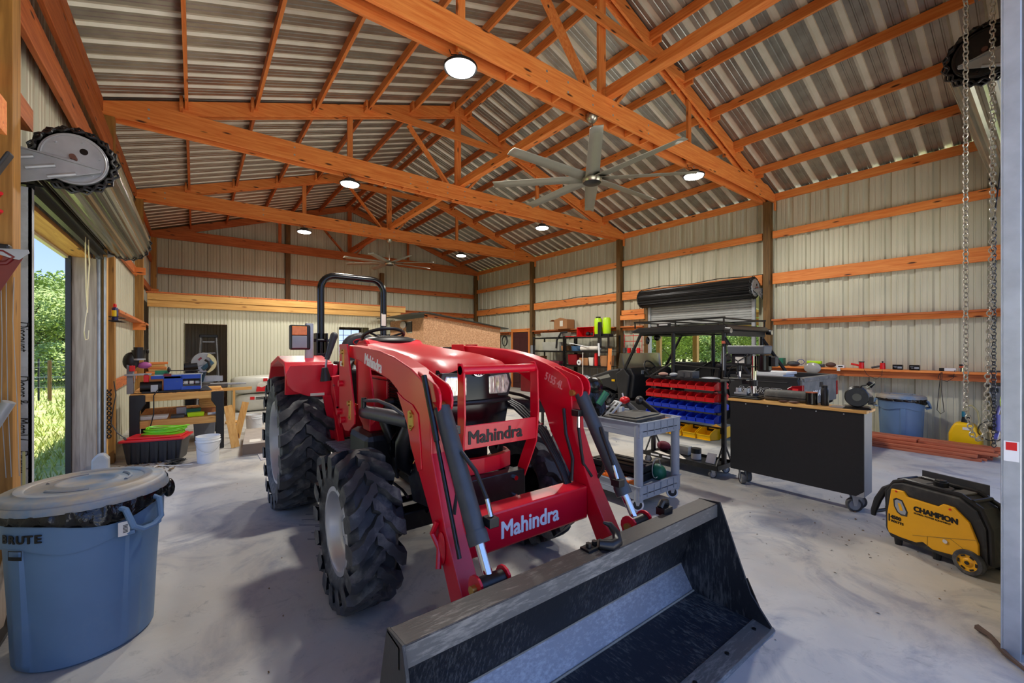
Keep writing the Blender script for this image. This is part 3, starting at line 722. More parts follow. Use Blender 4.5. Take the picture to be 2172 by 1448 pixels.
def tyre_mesh(R0, rim, Wd, nl, sweep):
    mb = MB(); b = R0 - .055; h = Wd / 2
    mb.lathe([(rim, -h * .72), (rim + .03, -h * .86), (rim + (b - rim) * .5, -h), (b - .035, -h * .94), (b, -h * .72), (b + .008, 0), (b, h * .72), (b - .035, h * .94), (rim + (b - rim) * .5, h), (rim + .03, h * .86), (rim, h * .72)], 56, axis='x')
    for s in (-1, 1):
        for k in range(nl):
            a0 = 2 * PI * (k + (.5 if s > 0 else 0)) / nl; vs = []; S = 7
            for i in range(S + 1):
                u = i / S; x = s * (-.02 + (h + .024) * min(u / .82, 1.0)); da = sweep * ((0, .10, .38, .50, .78, .92, 1.0, 1.0)[i])
                half = (PI / nl) * (.50 + .12 * u); top = R0 if u < .83 else R0 - (u - .83) / .17 * .10
                bot = b - .01 if u < .83 else top - .04
                if u >= .83: x = s * (h + .012)
                for a_, r_ in ((a0 + da - half, bot), (a0 + da - half * .72, top), (a0 + da + half * .72, top), (a0 + da + half, bot)):
                    vs.append((x, r_ * math.cos(a_), r_ * math.sin(a_)))
            fs = [(i * 4 + j, i * 4 + j + 1, i * 4 + j + 5, i * 4 + j + 4) for i in range(S) for j in range(3)] + [(0, 1, 2, 3), (S * 4, S * 4 + 1, S * 4 + 2, S * 4 + 3)]
            mb.add(vs, fs)
    return mb.mesh('tyre', RUB, 32)
def rim_mb(rim, h, side):
    return MB().lathe([(rim + .004, side * h * .74), (rim + .018, side * h * .80), (rim + .02, side * h * .86), (rim - .006, side * h * .86), (rim - .02, side * h * .70), (rim - .03, side * h * .35), (rim - .05, side * h * .18), (rim * .62, side * h * .12), (rim * .55, side * h * .3), (rim * .3, side * h * .34), (0, side * h * .34)], 48, axis='x')
def wheel(mesh, x, y, R0, rim, Wd, side):
    o = inst(mesh, 'tyre', tr, (x - TC, y - 3.4, R0)); org[o.name] = (x, y, R0)
    if side > 0: o.rotation_euler = (0, 0, PI)
    r = part('rim', rim_mb(rim, Wd / 2, -1), SIL, o, smooth=True)
    bl = MB()
    for k in range(8):
        t_ = k * PI / 4; bl.cyl((-Wd * .17, math.cos(t_) * rim * .42, math.sin(t_) * rim * .42), (-Wd * .20, math.cos(t_) * rim * .42, math.sin(t_) * rim * .42), .012, n=6)
    bl.cyl((-Wd * .17, 0, 0), (-Wd * .24, 0, 0), rim * .22, n=20)
    part('hub', bl, STL, o)
    part('inner_hub', MB().cyl((0, 0, 0), (Wd * .55, 0, 0), rim * .5, n=24), BLKM, o, smooth=True)
    return o
tf = tyre_mesh(.455, .235, .27, 16, .36); trr = tyre_mesh(.63, .37, .42, 19, .30)
wheel(tf, .785, 2.62, .455, .235, .27, -1); wheel(tf, 2.165, 2.62, .455, .235, .27, 1)
wheel(trr, .80, 4.60, .63, .37, .42, -1); wheel(trr, 2.15, 4.60, .63, .37, .42, 1)
for s_, a_ in (('INDUSTRIAL', 1.9),):
    pass

# chassis, axles, engine ------------------------------------------------
tp('front_axle', MB().bar((.95, 2.62, .42), (2.0, 2.62, .42), .13, .12).cyl((.93, 2.62, .46), (1.05, 2.62, .46), .14, n=20).cyl((1.9, 2.62, .46), (2.02, 2.62, .46), .14, n=20).box(1.33, 1.62, 2.5, 2.74, .36, .56), BLKM, bev=.01)
tp('steering_rod', MB().cyl((1.02, 2.74, .50), (1.93, 2.74, .50), .022, n=12).cyl((1.2, 2.50, .50), (1.75, 2.50, .50), .03, n=12), BLKG, smooth=True)
tp('frame_rails', MB().box(1.24, 1.30, 2.22, 4.1, .56, .74).box(1.65, 1.71, 2.22, 4.1, .56, .74).box(1.2, 1.75, 2.16, 2.24, .50, .74), BLKM, bev=.006)
tp('frame_bolts', MB().cyl((1.66, 2.14, .70), (1.66, 2.16, .70), .016, n=8).cyl((1.66, 2.14, .58), (1.66, 2.16, .58), .016, n=8).cyl((1.28, 2.14, .70), (1.28, 2.16, .70), .016, n=8), CHR)
tp('engine', MB().box(1.27, 1.68, 2.5, 3.5, .68, 1.12).cyl((1.25, 2.62, .95), (1.25, 2.66, .95), .14, n=24).cyl((1.20, 2.95, .80), (1.20, 3.1, .80), .075, n=18).box(1.2, 1.3, 3.1, 3.4, .7, .95).cyl((1.24, 2.8, 1.02), (1.20, 3.35, 1.05), .035, n=10), BLKM, bev=.008)
mb = MB()
mb.tube([(1.22, 2.55, 1.1), (1.12, 2.56, 1.05), (1.08, 2.6, .92), (1.1, 2.66, .78), (1.2, 2.7, .7)], .05, 12)
mb.tube([(1.24, 3.0, 1.15), (1.14, 3.0, 1.14), (1.10, 2.98, 1.0), (1.15, 2.96, .86)], .038, 12)
tp('radiator_hose', mb, BLK, smooth=True)
mb = MB()
for q in range(7):
    y0 = 2.5 + q * .13; z0 = .98 - .05 * (q % 3)
    mb.tube([(1.19, y0, z0), (1.13, y0 + .03, z0 - .1), (1.15, y0 + .1, z0 - .22), (1.2, y0 + .12, .68)], .007, 6)
mb.tube([(1.05, 2.45, .62), (1.12, 2.7, .58), (1.05, 3.0, .66), (1.15, 3.3, .6)], .009, 6)
tp('wiring', mb, BLKG, smooth=True)
tp('fuel_lines', MB().tube([(1.17, 2.5, .9), (1.12, 2.52, .8), (1.14, 2.6, .72)], .006, 6).tube([(1.16, 2.72, 1.0), (1.1, 2.7, .88), (1.12, 2.78, .74), (1.18, 2.9, .7)], .006, 6), CHR, smooth=True)
tp('side_support_plate', MB().prism([(2.30, .56), (2.62, .52), (2.70, .66), (2.62, .80), (2.40, .84), (2.28, .74)], 'x', 1.16, 1.18).prism([(2.9, .6), (3.5, .6), (3.4, .78), (2.95, .74)], 'x', 1.16, 1.18), DGR, bev=.003)
tp('support_bolts', MB().cyl((1.15, 2.36, .74), (1.16, 2.36, .74), .02, n=8).cyl((1.15, 2.30, .70), (1.16, 2.30, .70), .02, n=8).cyl((1.15, 2.36, .62), (1.16, 2.36, .62), .02, n=8), CHR)
tp('drive_housing', MB().box(1.28, 1.66, 3.5, 5.0, .48, .95).bar((.98, 4.6, .63), (1.97, 4.6, .63), .24, .24), BLKM, bev=.02)
tp('drive_shaft', MB().cyl((1.475, 2.7, .46), (1.475, 3.6, .5), .035, n=12), BLKM, smooth=True)
tp('fuel_tank', MB().box(.97, 1.24, 2.98, 3.42, .60, .92), BLK, bev=.05)
tp('battery_box', MB().prism([(3.28, .42), (3.82, .42), (3.82, .60), (3.74, .64), (3.36, .64), (3.28, .58)], 'x', .82, 1.14), DGR, bev=.015)

# hood and nose ----------------------------------------------------------
hood = MB()
secs = [(2.34, .27, 1.20, 1.40, .16), (2.42, .315, 1.20, 1.46, .2), (2.7, .33, 1.22, 1.50, .22), (3.2, .335, 1.25, 1.54, .22), (3.66, .335, 1.28, 1.58, .22)]
pts = []; 
for (y, hw, zb, zt, tw) in secs:
    pts += [(TC - hw, y, zb + .1), (TC - hw, y, zt - .05), (TC - hw + .05, y, zt - .012), (TC - tw, y, zt), (TC + tw, y, zt), (TC + hw - .05, y, zt - .012), (TC + hw, y, zt - .05), (TC + hw, y, zb + .1)]
fs = [(i * 8 + j, i * 8 + j + 1, i * 8 + j + 9, i * 8 + j + 8) for i in range(4) for j in range(7)] + [(0, 1, 2, 3, 4, 5, 6, 7)]
hd = tp('hood', hood.add(pts, fs), RED, smooth=True)
part('hood_vent', MB().box(TC - .338, TC - .33, 2.62, 2.98, 1.33, 1.42), BLK, hd, world=True)
part('hood_seam', MB().box(TC - .341, TC - .32, 2.36, 3.66, 1.295, 1.302).box(TC - .341, TC - .32, 3.0, 3.66, 1.37, 1.376), BLK, hd, world=True)
tp('side_grille', MB().box(TC - .30, TC + .30, 2.42, 3.6, 1.0, 1.31), BLK, bev=.01)
gl = MB()
for k in range(14): gl.box(TC - .312, TC - .298, 2.75, 3.4, 1.02 + k * .02, 1.03 + k * .02)
tp('side_louvres', gl, BLKG)
tp('lower_side_panel', MB().box(TC - .325, TC - .30, 3.08, 3.62, .95, 1.32), RED, bev=.006)
ns = MB(); pts = []
arc = [(-.315, .13), (-.27, .045), (-.14, .01), (0, 0), (.14, .01), (.27, .045), (.315, .13)]
for z, sc_, dy in ((.90, .82, .03), (.96, .90, .015), (1.12, .98, 0), (1.20, 1.0, 0), (1.38, 1.0, .012), (1.40, .98, .03)):
    pts += [(TC + x * sc_, 2.30 + y + dy, z) for x, y in arc]
ns.add(pts, [(i * 7 + j, i * 7 + j + 1, i * 7 + j + 8, i * 7 + j + 7) for i in range(5) for j in range(6)] + [tuple(range(7)), tuple(range(41, 34, -1))])
nose = tp('nose_panel', ns, BLKG, smooth=True)
part('nose_ridge', MB().tube([(TC + x * 1.01, 2.295 + y, 1.19) for x, y in arc], .016, 8), BLK, nose, world=True, smooth=True)
part('nose_ridge', MB().tube([(TC + x * .97, 2.30 + y, .99) for x, y in arc], .012, 8), DGR, nose, world=True, smooth=True)
HL = mat('headlight_glass', (214, 220, 196), .06, var=.6, scale=30, metal=.5, stretch=(3, 1, 1))
for s in (-1, 1):
    h_ = tp('headlight', MB().prism([(TC + s * .085, 1.235), (TC + s * .085, 1.355), (TC + s * .235, 1.365), (TC + s * .255, 1.30), (TC + s * .235, 1.235)], 'y', 2.305, 2.345), HL, bev=.008)
    part('headlight_bezel', MB().prism([(TC + s * .065, 1.215), (TC + s * .065, 1.375), (TC + s * .255, 1.385), (TC + s * .285, 1.30), (TC + s * .255, 1.215)], 'y', 2.318, 2.36), BLK, h_, world=True, bev=.006)
    part('reflector_ribs', MB().box(TC + s * .12 - .002, TC + s * .12 + .002, 2.302, 2.306, 1.25, 1.35).box(TC + s * .16 - .002, TC + s * .16 + .002, 2.302, 2.306, 1.25, 1.35).box(TC + s * .20 - .002, TC + s * .20 + .002, 2.302, 2.306, 1.25, 1.35), CHR, h_, world=True)
em = MB().tube([(TC + .045 * math.cos(t / 20 * 2 * PI), 2.297, 1.385 + .026 * math.sin(t / 20 * 2 * PI)) for t in range(20)], .005, 6, closed=True)
for dx in (-.018, 0, .018): em.tube([(TC + dx - .008, 2.295, 1.365), (TC + dx + .002, 2.292, 1.385), (TC + dx + .012, 2.295, 1.404)], .004, 6)
part('emblem', em, CHR, nose, world=True, smooth=True)
pts = []
for z in (.74, .84):
    pts += [(TC + x * .92, 2.235 + y * 1.2, z) for x, y in arc] + [(TC + x * .92, 2.28 + y * 1.2, z) for x, y in arc[::-1]]
tp('lower_bumper_strip', MB().add(pts, [(i, (i + 1) % 14, 14 + (i + 1) % 14, 14 + i) for i in range(14)] + [tuple(range(14)), tuple(range(27, 13, -1))]), RED, bev=.004)
tp('front_weight_bracket', MB().box(1.22, 1.73, 2.22, 2.44, .46, .72), BLKM, bev=.01)
# brush guard
def curve_plate(x0, x1, pl): return MB().prism(pl, 'x', x0, x1)
gpl = [(2.06, 1.455), (2.03, 1.40), (2.02, 1.15), (2.04, .95), (2.10, .82), (2.20, .62), (2.26, .60), (2.27, .66), (2.20, .82), (2.13, .96), (2.10, 1.1), (2.10, 1.40), (2.10, 1.455)]
gd = tp('grille_guard', curve_plate(1.20, 1.212, gpl), RED, bev=.003)
part('guard_plate', curve_plate(1.742, 1.754, gpl), RED, gd, world=True, bev=.003)
part('guard_top_tube', MB().cyl((1.20, 2.07, 1.415), (1.754, 2.07, 1.415), .026, n=20), RED, gd, world=True, smooth=True)
part('guard_name_bar', MB().box(1.212, 1.742, 2.04, 2.052, .965, 1.10), RED, gd, world=True, bev=.003)
text('guard_lettering', 'Mahindra', .105, BKP, gd, (1.232, 2.038, .995), (1, 0, 0), (0, 0, 1), sx=1.0, world=True, fat=.0035)

# loader ------------------------------------------------------------------
arm_o = [(3.26, 1.56), (3.07, 1.552), (2.61, 1.525), (2.37, 1.49), (2.14, 1.435), (2.02, 1.39), (1.94, 1.345), (1.905, 1.255), (1.885, 1.02), (1.745, .70), (1.575, .43), (1.512, .20), (1.525, .13), (1.59, .13), (1.66, .33), (1.83, .625), (2.10, .98), (2.155, 1.10), (2.24, 1.215), (2.32, 1.30), (2.44, 1.35), (2.71, 1.393), (3.04, 1.452), (3.26, 1.47)]
for s, (x0, x1) in ((-1, (.93, 1.03)), (1, (1.92, 2.02))):
    arm = tp('loader_arm', MB().prism(arm_o, 'x', x0, x1), RED, bev=.006)
    xo, xi = (x0, x1) if s < 0 else (x1, x0); d = -1 if s < 0 else 1
    # welded doubler plate and knee ears
    pl = [(2.31, 1.29), (2.22, 1.26), (2.10, 1.24), (2.03, 1.20), (2.0, 1.05), (1.985, .92), (2.03, .90), (2.12, 1.02), (2.17, 1.13), (2.26, 1.23)]
    part('weld_plate', MB().prism(pl, 'x', min(xo, xo + d * .006), max(xo, xo + d * .006)), RED, arm, world=True, bev=.002)
    ear = [(2.10, 1.42)] + [(1.93 + .085 * math.cos(t), 1.285 + .085 * math.sin(t)) for t in [PI * .62 + i * PI / 8 for i in range(9)]] + [(1.99, 1.16), (2.08, 1.2)]
    for ex in (x0 + .012, x1 - .024):
        part('knee_ear', MB().prism([(a - .03, b) for a, b in ear], 'x', ex, ex + .012), RED, arm, world=True, bev=.003)
    part('knee_pin', MB().cyl((x0 - .008, 1.895, 1.255), (x1 + .008, 1.895, 1.255), .02, n=14), BRS, arm, world=True, smooth=True)
    part('grease_plate', MB().prism([(2.11, 1.10), (2.14, 1.12), (2.145, 1.2), (2.11, 1.21), (2.08, 1.19), (2.075, 1.13)], 'x', min(xo + d * .006, xo + d * .012), max(xo + d * .006, xo + d * .012)).cyl((xo, 2.11, 1.185), (xo + d * .02, 2.11, 1.185), .014, n=10).cyl((xo, 2.11, 1.12), (xo + d * .02, 2.11, 1.12), .009, n=10), BRS, arm, world=True)
    part('pivot_boss', MB().cyl((x0 - .015, 1.56, .19), (x1 + .015, 1.56, .19), .045, n=20), RED, arm, world=True, smooth=True)
    # tower
    tw = [(3.42, 1.57), (3.22, 1.57), (3.17, 1.45), (3.03, 1.07), (3.04, 1.0), (3.17, .93), (3.27, .92), (3.40, .99), (3.42, 1.10)]
    tx0, tx1 = (x0 - .03, x0 - .018) if s < 0 else (x1 + .018, x1 + .03)
    T = tp('loader_tower', MB().prism(tw, 'x', tx0, tx1), RED, bev=.003)
    part('inner_tower_plate', MB().prism([(a, b) for a, b in tw], 'x', (x1 + .015 if s < 0 else x0 - .027), (x1 + .027 if s < 0 else x0 - .015)), RED, T, world=True, bev=.003)
    part('tower_beam', MB().box(min(x1, TC - .3) if s < 0 else TC + .3, max(x1, TC - .3) if s < 0 else x0, 3.1, 3.25, .92, 1.02), RED, T, world=True, bev=.006)
    dd = tx0 if s < 0 else tx1
    for (yy, zz, ln) in ((3.30, 1.50, .10), (3.13, 1.13, .11)):
        part('pin_keeper', MB().prism([(yy - .018, zz + .03), (yy + .018, zz + .03), (yy + .02, zz - ln), (yy - .012, zz - ln)], 'x', min(dd, dd + d * .006), max(dd, dd + d * .006)).cyl((dd, yy, zz + .01), (dd + d * .02, yy, zz + .01), .018, n=12).cyl((dd, yy, zz - ln + .02), (dd + d * .014, yy, zz - ln + .02), .009, n=8), BRS, T, world=True)
    for yy, zz in ((3.33, 1.27), (3.28, 1.0), (3.38, 1.05)): part('hitch_pin', MB().cyl((dd, yy, zz), (dd + d * .03, yy, zz), .024, n=14), RED, T, world=True, smooth=True)
    if s < 0: part('warning_sticker', MB().box(dd - .001, dd, 3.33, 3.39, 1.40, 1.44), WHP, T, world=True)
    # lift cylinder (low, horizontal) and bucket cylinder (long, diagonal)
    xc = (x0 + x1) / 2; g = -s
    lc = tp('lift_cylinder', MB().cyl((xc, 3.05, 1.08), (xc, 2.22, 1.13), .046, n=20), CYL, smooth=True)
    part('lift_hose', MB().tube([(xc - .03, 2.98, 1.17), (xc - .03, 2.7, 1.20), (xc - .03, 2.45, 1.19), (xc - .03, 2.25, 1.16)], .012, 8).cyl((xc - .03, 2.98, 1.12), (xc - .03, 2.98, 1.19), .018, n=10), BLK, lc, world=True, smooth=True)
    p, q = Vector((xc, 1.865, 1.245)), Vector((xc, 1.44, .565)); r_ = p.lerp(q, .80)
    bc = tp('bucket_cylinder', MB().cyl(p, r_, .043, n=24).cyl(r_ - (q - p).normalized() * .05, r_ + (q - p).normalized() * .004, .047, n=24), CYL, smooth=True)
    part('cylinder_rod', MB().cyl(r_, q + (q - p).normalized() * .02, .022, n=20), CHR, bc, world=True, smooth=True)
    part('rod_end', MB().cyl((xc - .06, q.y, q.z), (xc + .06, q.y, q.z), .040, n=20), BLKM, bc, world=True, smooth=True)
    part('port_block', MB().box(xc + g * .06 - .025, xc + g * .06 + .025, r_.y - .03, r_.y + .03, r_.z + .06, r_.z + .10), BLKM, bc, world=True, bev=.003); part('port_block', MB().box(xc + g * .055 - .022, xc + g * .055 + .022, p.y - .05, p.y + .01, p.z - .13, p.z - .09), BLKM, bc, world=True, bev=.003)
    part('port_fitting', MB().cyl((xc + g * .062, r_.y, r_.z + .10), (xc + g * .06, r_.y + .03, r_.z + .17), .011, n=8), CHR, bc, world=True, smooth=True); part('port_fitting', MB().cyl((xc + g * .055, p.y - .03, p.z - .13), (xc + g * .055, p.y - .03, p.z - .20), .011, n=8), CHR, bc, world=True, smooth=True)
    part('hydraulic_hose', MB().tube([(xc + g * .06, r_.y + .03, r_.z + .17), (xc + g * .045, r_.y + .10, r_.z + .28), (xc + g * .01, r_.y + .17, r_.z + .36)], .010, 8).tube([(xc + g * .055, p.y - .03, p.z - .20), (xc + g * .058, p.y - .05, p.z - .30), (xc + g * .045, p.y - .06, p.z - .42), (xc + g * .01, p.y - .10, p.z - .50)], .010, 8), BLK, bc, world=True, smooth=True)
    for ex in (xc - .075, xc + .063):
        tp('bucket_lug', MB().prism([(1.385, .50)] + [(1.44 + .055 * math.cos(t), .565 + .055 * math.sin(t)) for t in [PI * .80 - i * PI / 7 for i in range(8)]] + [(1.475, .33), (1.45, .33)], 'x', ex, ex + .012), RED, bev=.002)
    part('lug_pin', MB().cyl((xc - .095, 1.44, .565), (xc + .095, 1.44, .565), .02, n=12), BRS, bc, world=True, smooth=True)
    # thin level indicator rod on the outer side of the left arm
    if s < 0:
        tp('level_rod', MB().cyl((x0 - .015, 1.93, 1.40), (x0 - .004, 1.60, .62), .010, n=10).cyl((x0 - .016, 1.932, 1.405), (x0 - .012, 1.80, 1.10), .014, n=10), BLKG, smooth=True)
        part('arm_hook', MB().tube([(x0 - .01, 1.80, .72), (x0 - .025, 1.82, .66), (x0 - .01, 1.78, .60), (x0 - .03, 1.75, .52)], .014, 8).ball((x0 - .005, 1.77, .60), .05, sc_=(.25, .8, 1.6)), RED, arm, world=True, smooth=True)
        text('arm_lettering', 'Mahindra', .105, WHP, arm, (x0 - .0015, 2.90, 1.435), (0, -1, -.155), (0, -.155, 1), sx=.84, world=True, fat=.003)
    else:
        text('arm_lettering', '5155 4L', .075, mat('faded_lettering', (236, 150, 150), .5), arm, (x0 - .0015, 2.16, 1.33), (0, -1, -.36), (0, -.36, 1), sx=.75, world=True, fat=.0015)
cb = tp('cross_tube', MB().box(1.03, 1.92, 1.76, 1.90, .50, .70), RED, bev=.012)
text('tube_lettering', 'Mahindra', .125, WHP, cb, (1.26, 1.7585, .555), (1, 0, 0), (0, 0, 1), sx=.88, world=True, fat=.0035)
hs = MB()
for k in range(4):
    dx = .028 * k
    hs.tube([(1.72 + dx, 2.62, 1.22), (1.80 + dx, 2.35, 1.12), (1.83 + dx * .7, 2.1, .98), (1.84 + dx * .5, 1.96, .82), (1.84 + dx * .4, 1.90, .74), (1.83 + dx * .5, 1.86, .69)], .011, 8)
hs.tube([(1.86, 1.84, .68), (1.98, 1.80, .66), (2.04, 1.74, .78), (2.03, 1.72, .95)], .011, 8)
hs.tube([(1.90, 1.95, 1.15), (1.87, 1.90, 1.0), (1.89, 1.86, .85), (1.86, 1.84, .72)], .011, 8)
tp('loader_hoses', hs, BLK, smooth=True)
tp('hose_clamp', MB().box(1.78, 1.90, 2.15, 2.19, 1.0, 1.03), CHR, bev=.003)

# bucket ------------------------------------------------------------------
BX0, BX1 = .51, 2.50
prof = [(1.25, .605), (1.355, .600), (1.485, .16), (1.40, .025), (.96, .012)]
th = .008
def off_strip(pts_, t): return MB().add([(BX0 + .012, a, b) for a, b in pts_] + [(BX1 - .012, a, b) for a, b in pts_] + [(BX0 + .012, a + t[0], b + t[1]) for a, b in pts_] + [(BX1 - .012, a + t[0], b + t[1]) for a, b in pts_], [(0, 1, 3, 2), (4, 6, 7, 5), (0, 4, 5, 1), (2, 3, 7, 6), (0, 2, 6, 4), (1, 5, 7, 3)])
bk = tp('bucket', off_strip([(1.345, .60), (1.485, .16)], (.01, .004)), BKD)
part('bucket_slope_panel', off_strip([(1.484, .161), (1.40, .022)], (.01, -.006)), BKL, bk, world=True)
part('bucket_floor', off_strip([(1.402, .024), (1.02, .016)], (0, -.012)), BKF, bk, world=True)
part('rail_lip', MB().box(BX0, BX1, 1.2485, 1.2495, .535, .608), BKR, bk, world=True)
part('weld_seam', MB().cyl((BX0 + .01, 1.397, .027), (BX1 - .01, 1.397, .027), .006, n=6).cyl((BX0 + .01, 1.482, .162), (BX1 - .01, 1.482, .162), .004, n=6), mat('dusty_weld', (150, 142, 126), .9), bk, world=True)
part('bucket_top_rail', MB().prism([(1.25, .535), (1.25, .612), (1.36, .612), (1.36, .598), (1.265, .598), (1.265, .535)], 'x', BX0, BX1), BKT, bk, world=True, bev=.003)
part('cutting_edge', MB().prism([(1.05, .016), (1.05, .028), (.955, .016), (.945, .004), (.96, .0)], 'x', BX0 - .02, BX1 + .02), BKR, bk, world=True, bev=.002)
eb = MB()
for k in range(7): eb.cyl((BX0 + .1 + k * .3, 1.01, .02), (BX0 + .1 + k * .3, 1.01, .028), .011, n=8)
part('edge_bolts', eb, BLKM, bk, world=True)
side = [(1.235, .625), (1.365, .612), (1.495, .16), (1.405, .006), (.965, .004), (.955, .03), (1.06, .16)]
for xs in (BX0, BX1 - .012):
    part('bucket_side', MB().prism(side, 'x', xs, xs + .012), BKD, bk, world=True, bev=.002)
    part('side_wear_strip', MB().prism([(1.02, .02), (.98, .02), (1.085, .235), (1.115, .215)], 'x', xs - .008 if xs < 1 else xs + .012, xs if xs < 1 else xs + .020), BLKM, bk, world=True)
for hx in (1.515,):
    hk = MB().box(hx - .09, hx + .05, 1.30, 1.355, .612, .622).cyl((hx - .06, 1.33, .622), (hx - .06, 1.33, .64), .014, n=6).cyl((hx - .02, 1.33, .622), (hx - .02, 1.33, .64), .014, n=6)
    hk.tube([(hx - .02, 1.30, .635), (hx + .02, 1.262, .63), (hx + .065, 1.262, .635), (hx + .088, 1.29, .66), (hx + .085, 1.325, .69), (hx + .06, 1.345, .70)], .014, 10, rr=[.022, .026, .024, .020, .015, .006])
    part('grab_hook', hk, BLKM, bk, world=True, smooth=True, label='forged grab hook bolted on the bucket rail')

part('grab_hook', MB().box(2.09, 2.17, 1.345, 1.40, .60, .64).tube([(2.10, 1.38, .64), (2.12, 1.38, .665), (2.16, 1.38, .66), (2.18, 1.39, .63)], .018, 8), BLKM, bk, world=True, smooth=True)
# rear: fenders, platform, seat, steering wheel, roll bar, lamp ----------
for s in (-1, 1):
    X = lambda x: x if s < 0 else 2 * TC - x
    a, b = sorted((X(.64), X(1.04)))
    fp = [(4.18, 1.12), (4.15, 1.30), (4.22, 1.41), (4.60, 1.46), (5.05, 1.38), (5.22, 1.20), (5.19, 1.18), (5.03, 1.34), (4.60, 1.42), (4.25, 1.375), (4.20, 1.29), (4.21, 1.12)]
    fd = tp('fender', MB().prism(fp, 'x', a, b), RED, bev=.004)
    part('fender_face', MB().prism([(X(.66), 1.20), (X(.64), 1.30), (X(.68), 1.38), (X(1.04), 1.39), (X(1.04), 1.08), (X(.82), 1.10), (X(.70), 1.15)], 'y', 4.145, 4.165), RED, fd, world=True, bev=.006)
    a2, b2 = sorted((X(1.02), X(1.08)))
    part('fender_side', MB().prism([(4.16, 1.38), (5.1, 1.36), (5.15, .70), (4.3, .62), (3.88, .66), (4.10, 1.0)], 'x', a2, b2), RED, fd, world=True, bev=.006)
    if s < 0: part('reflector_label', MB().box(.84, .96, 4.142, 4.145, 1.10, 1.125), PAP, fd, world=True)
    st = tp('console_strip', MB().prism([(X(.985), 1.28), (X(1.09), 1.29), (X(1.15), .72), (X(1.06), .72)], 'y', 3.98, 4.06), RED, bev=.006)
    part('console_bolts', MB().cyl((X(1.0), 3.97, 1.2), (X(1.0), 3.98, 1.2), .01, n=8).cyl((X(1.03), 3.97, 1.0), (X(1.03), 3.98, 1.0), .01, n=8), CHR, st, world=True)
    part('fender_support', MB().prism([(X(.93), 1.10), (X(1.0), 1.10), (X(1.10), .60), (X(1.02), .60)], 'y', 4.07, 4.09), RED, st, world=True)
    sp_ = tp('foot_platform', MB().box(*sorted((X(.92), X(1.22))), 3.52, 4.05, .66, .69), BLKM, bev=.003)
    gr = MB()
    for k in range(8): gr.box(*sorted((X(.93), X(1.21))), 3.54 + k * .06, 3.555 + k * .06, .69, .705)
    part('platform_treads', gr, STL, sp_, world=True)
tp('fender_panel', MB().box(1.10, 1.85, 4.06, 4.10, .7, 1.0), RED, bev=.004)
tp('dash_cowl', MB().prism([(3.66, 1.0), (3.66, 1.56), (3.76, 1.62), (3.98, 1.60), (4.02, 1.4), (3.98, 1.0)], 'x', 1.20, 1.75), RED, bev=.03)
tp('dash_hood', MB().ball((TC, 3.84, 1.60), .27, 18, 10, (1.0, .55, .20)), BLK, smooth=True)
tp('steering_column', MB().cyl((TC, 3.9, 1.45), (TC, 4.02, 1.64), .035, n=14), BLK, smooth=True)
sw = MB(); c0 = Vector((TC, 4.03, 1.655)); ux, uy = Vector((1, 0, 0)), Vector((0, .94, -.34))
sw.tube([c0 + ux * .195 * math.cos(i * PI / 16) + uy * .195 * math.sin(i * PI / 16) for i in range(32)], .016, 8, closed=True)
for a_ in (-.5, PI / 2, PI + .5): sw.tube([c0 - Vector((0, 0, .03)), c0 + ux * .19 * math.cos(a_) + uy * .19 * math.sin(a_)], .011, 6)
sw.ball(c0 - Vector((0, 0, .02)), .045, 12, 8, (1, 1, .5))
tp('steering_wheel', sw, BLK, smooth=True)
stt = tp('seat', MB().box(1.24, 1.71, 4.42, 4.85, 1.06, 1.17), BLK, bev=.05)
part('seat_back', MB().prism([(1.31, 1.10)] + [(1.505 - .205 * math.cos(i * PI / 14), 1.53 + .18 * math.sin(i * PI / 14)) for i in range(15)] + [(1.70, 1.10)], 'y', 4.79, 4.91), mat('charcoal_vinyl', (52, 53, 54), .5, var=.06), stt, world=True, bev=.045, seg=4)
em = MB().tube([(TC + .02 + .085 * math.cos(t / 24 * 2 * PI), 4.783, 1.60 + .036 * math.sin(t / 24 * 2 * PI)) for t in range(24)], .004, 6, closed=True)
for dx in (-.03, 0, .03): em.tube([(TC + .02 + dx - .012, 4.783, 1.58), (TC + .02 + dx, 4.783, 1.60), (TC + .02 + dx + .02, 4.783, 1.625)], .004, 6)
part('seat_emblem', em, BRN, stt, world=True)
tp('armrest', MB().box(1.17, 1.22, 4.35, 4.7, 1.36, 1.40), BLK, bev=.02)
tp('control_console', MB().prism([(4.04, 1.0), (4.04, 1.32), (4.12, 1.42), (4.4, 1.36), (4.4, 1.0)], 'x', 1.10, 1.24), BLK, bev=.02)
tp('quadrant_slot', MB().box(1.13, 1.145, 4.03, 4.04, 1.08, 1.30), STL)
for (x, y, z, h_, m_, r_) in ((.94, 4.05, 1.34, .31, DGR, .034), (1.22, 4.1, 1.33, .14, ORG, .026), (1.19, 4.0, .98, .03, ORG, .012)):
    lv = tp('lever', MB().cyl((x, y, z - .08), (x + .06 * h_, y, z + h_ * .35), .009, n=8), STL, smooth=True)
    part('lever_knob', MB().cyl((x + .06 * h_, y, z + h_ * .3), (x + .26 * h_, y, z + h_), r_ * .62, r_, n=14).ball((x + .26 * h_, y, z + h_), r_), m_, lv, world=True, smooth=True)
tp('lever_boot', MB().cyl((.95, 4.05, 1.24), (.94, 4.05, 1.36), .05, .025, n=12), BLK, smooth=True)
ro = []
for (x, z) in ((1.12, .95), (1.12, 1.6), (1.12, 2.18)): ro.append((x, 5.0, z))
for i in range(7): t_ = PI - i * PI / 12; ro.append((1.27 + .15 * math.cos(t_), 5.0, 2.20 + .15 * math.sin(t_)))
for i in range(7): t_ = PI / 2 - i * PI / 12; ro.append((1.68 + .15 * math.cos(t_), 5.0, 2.20 + .15 * math.sin(t_)))
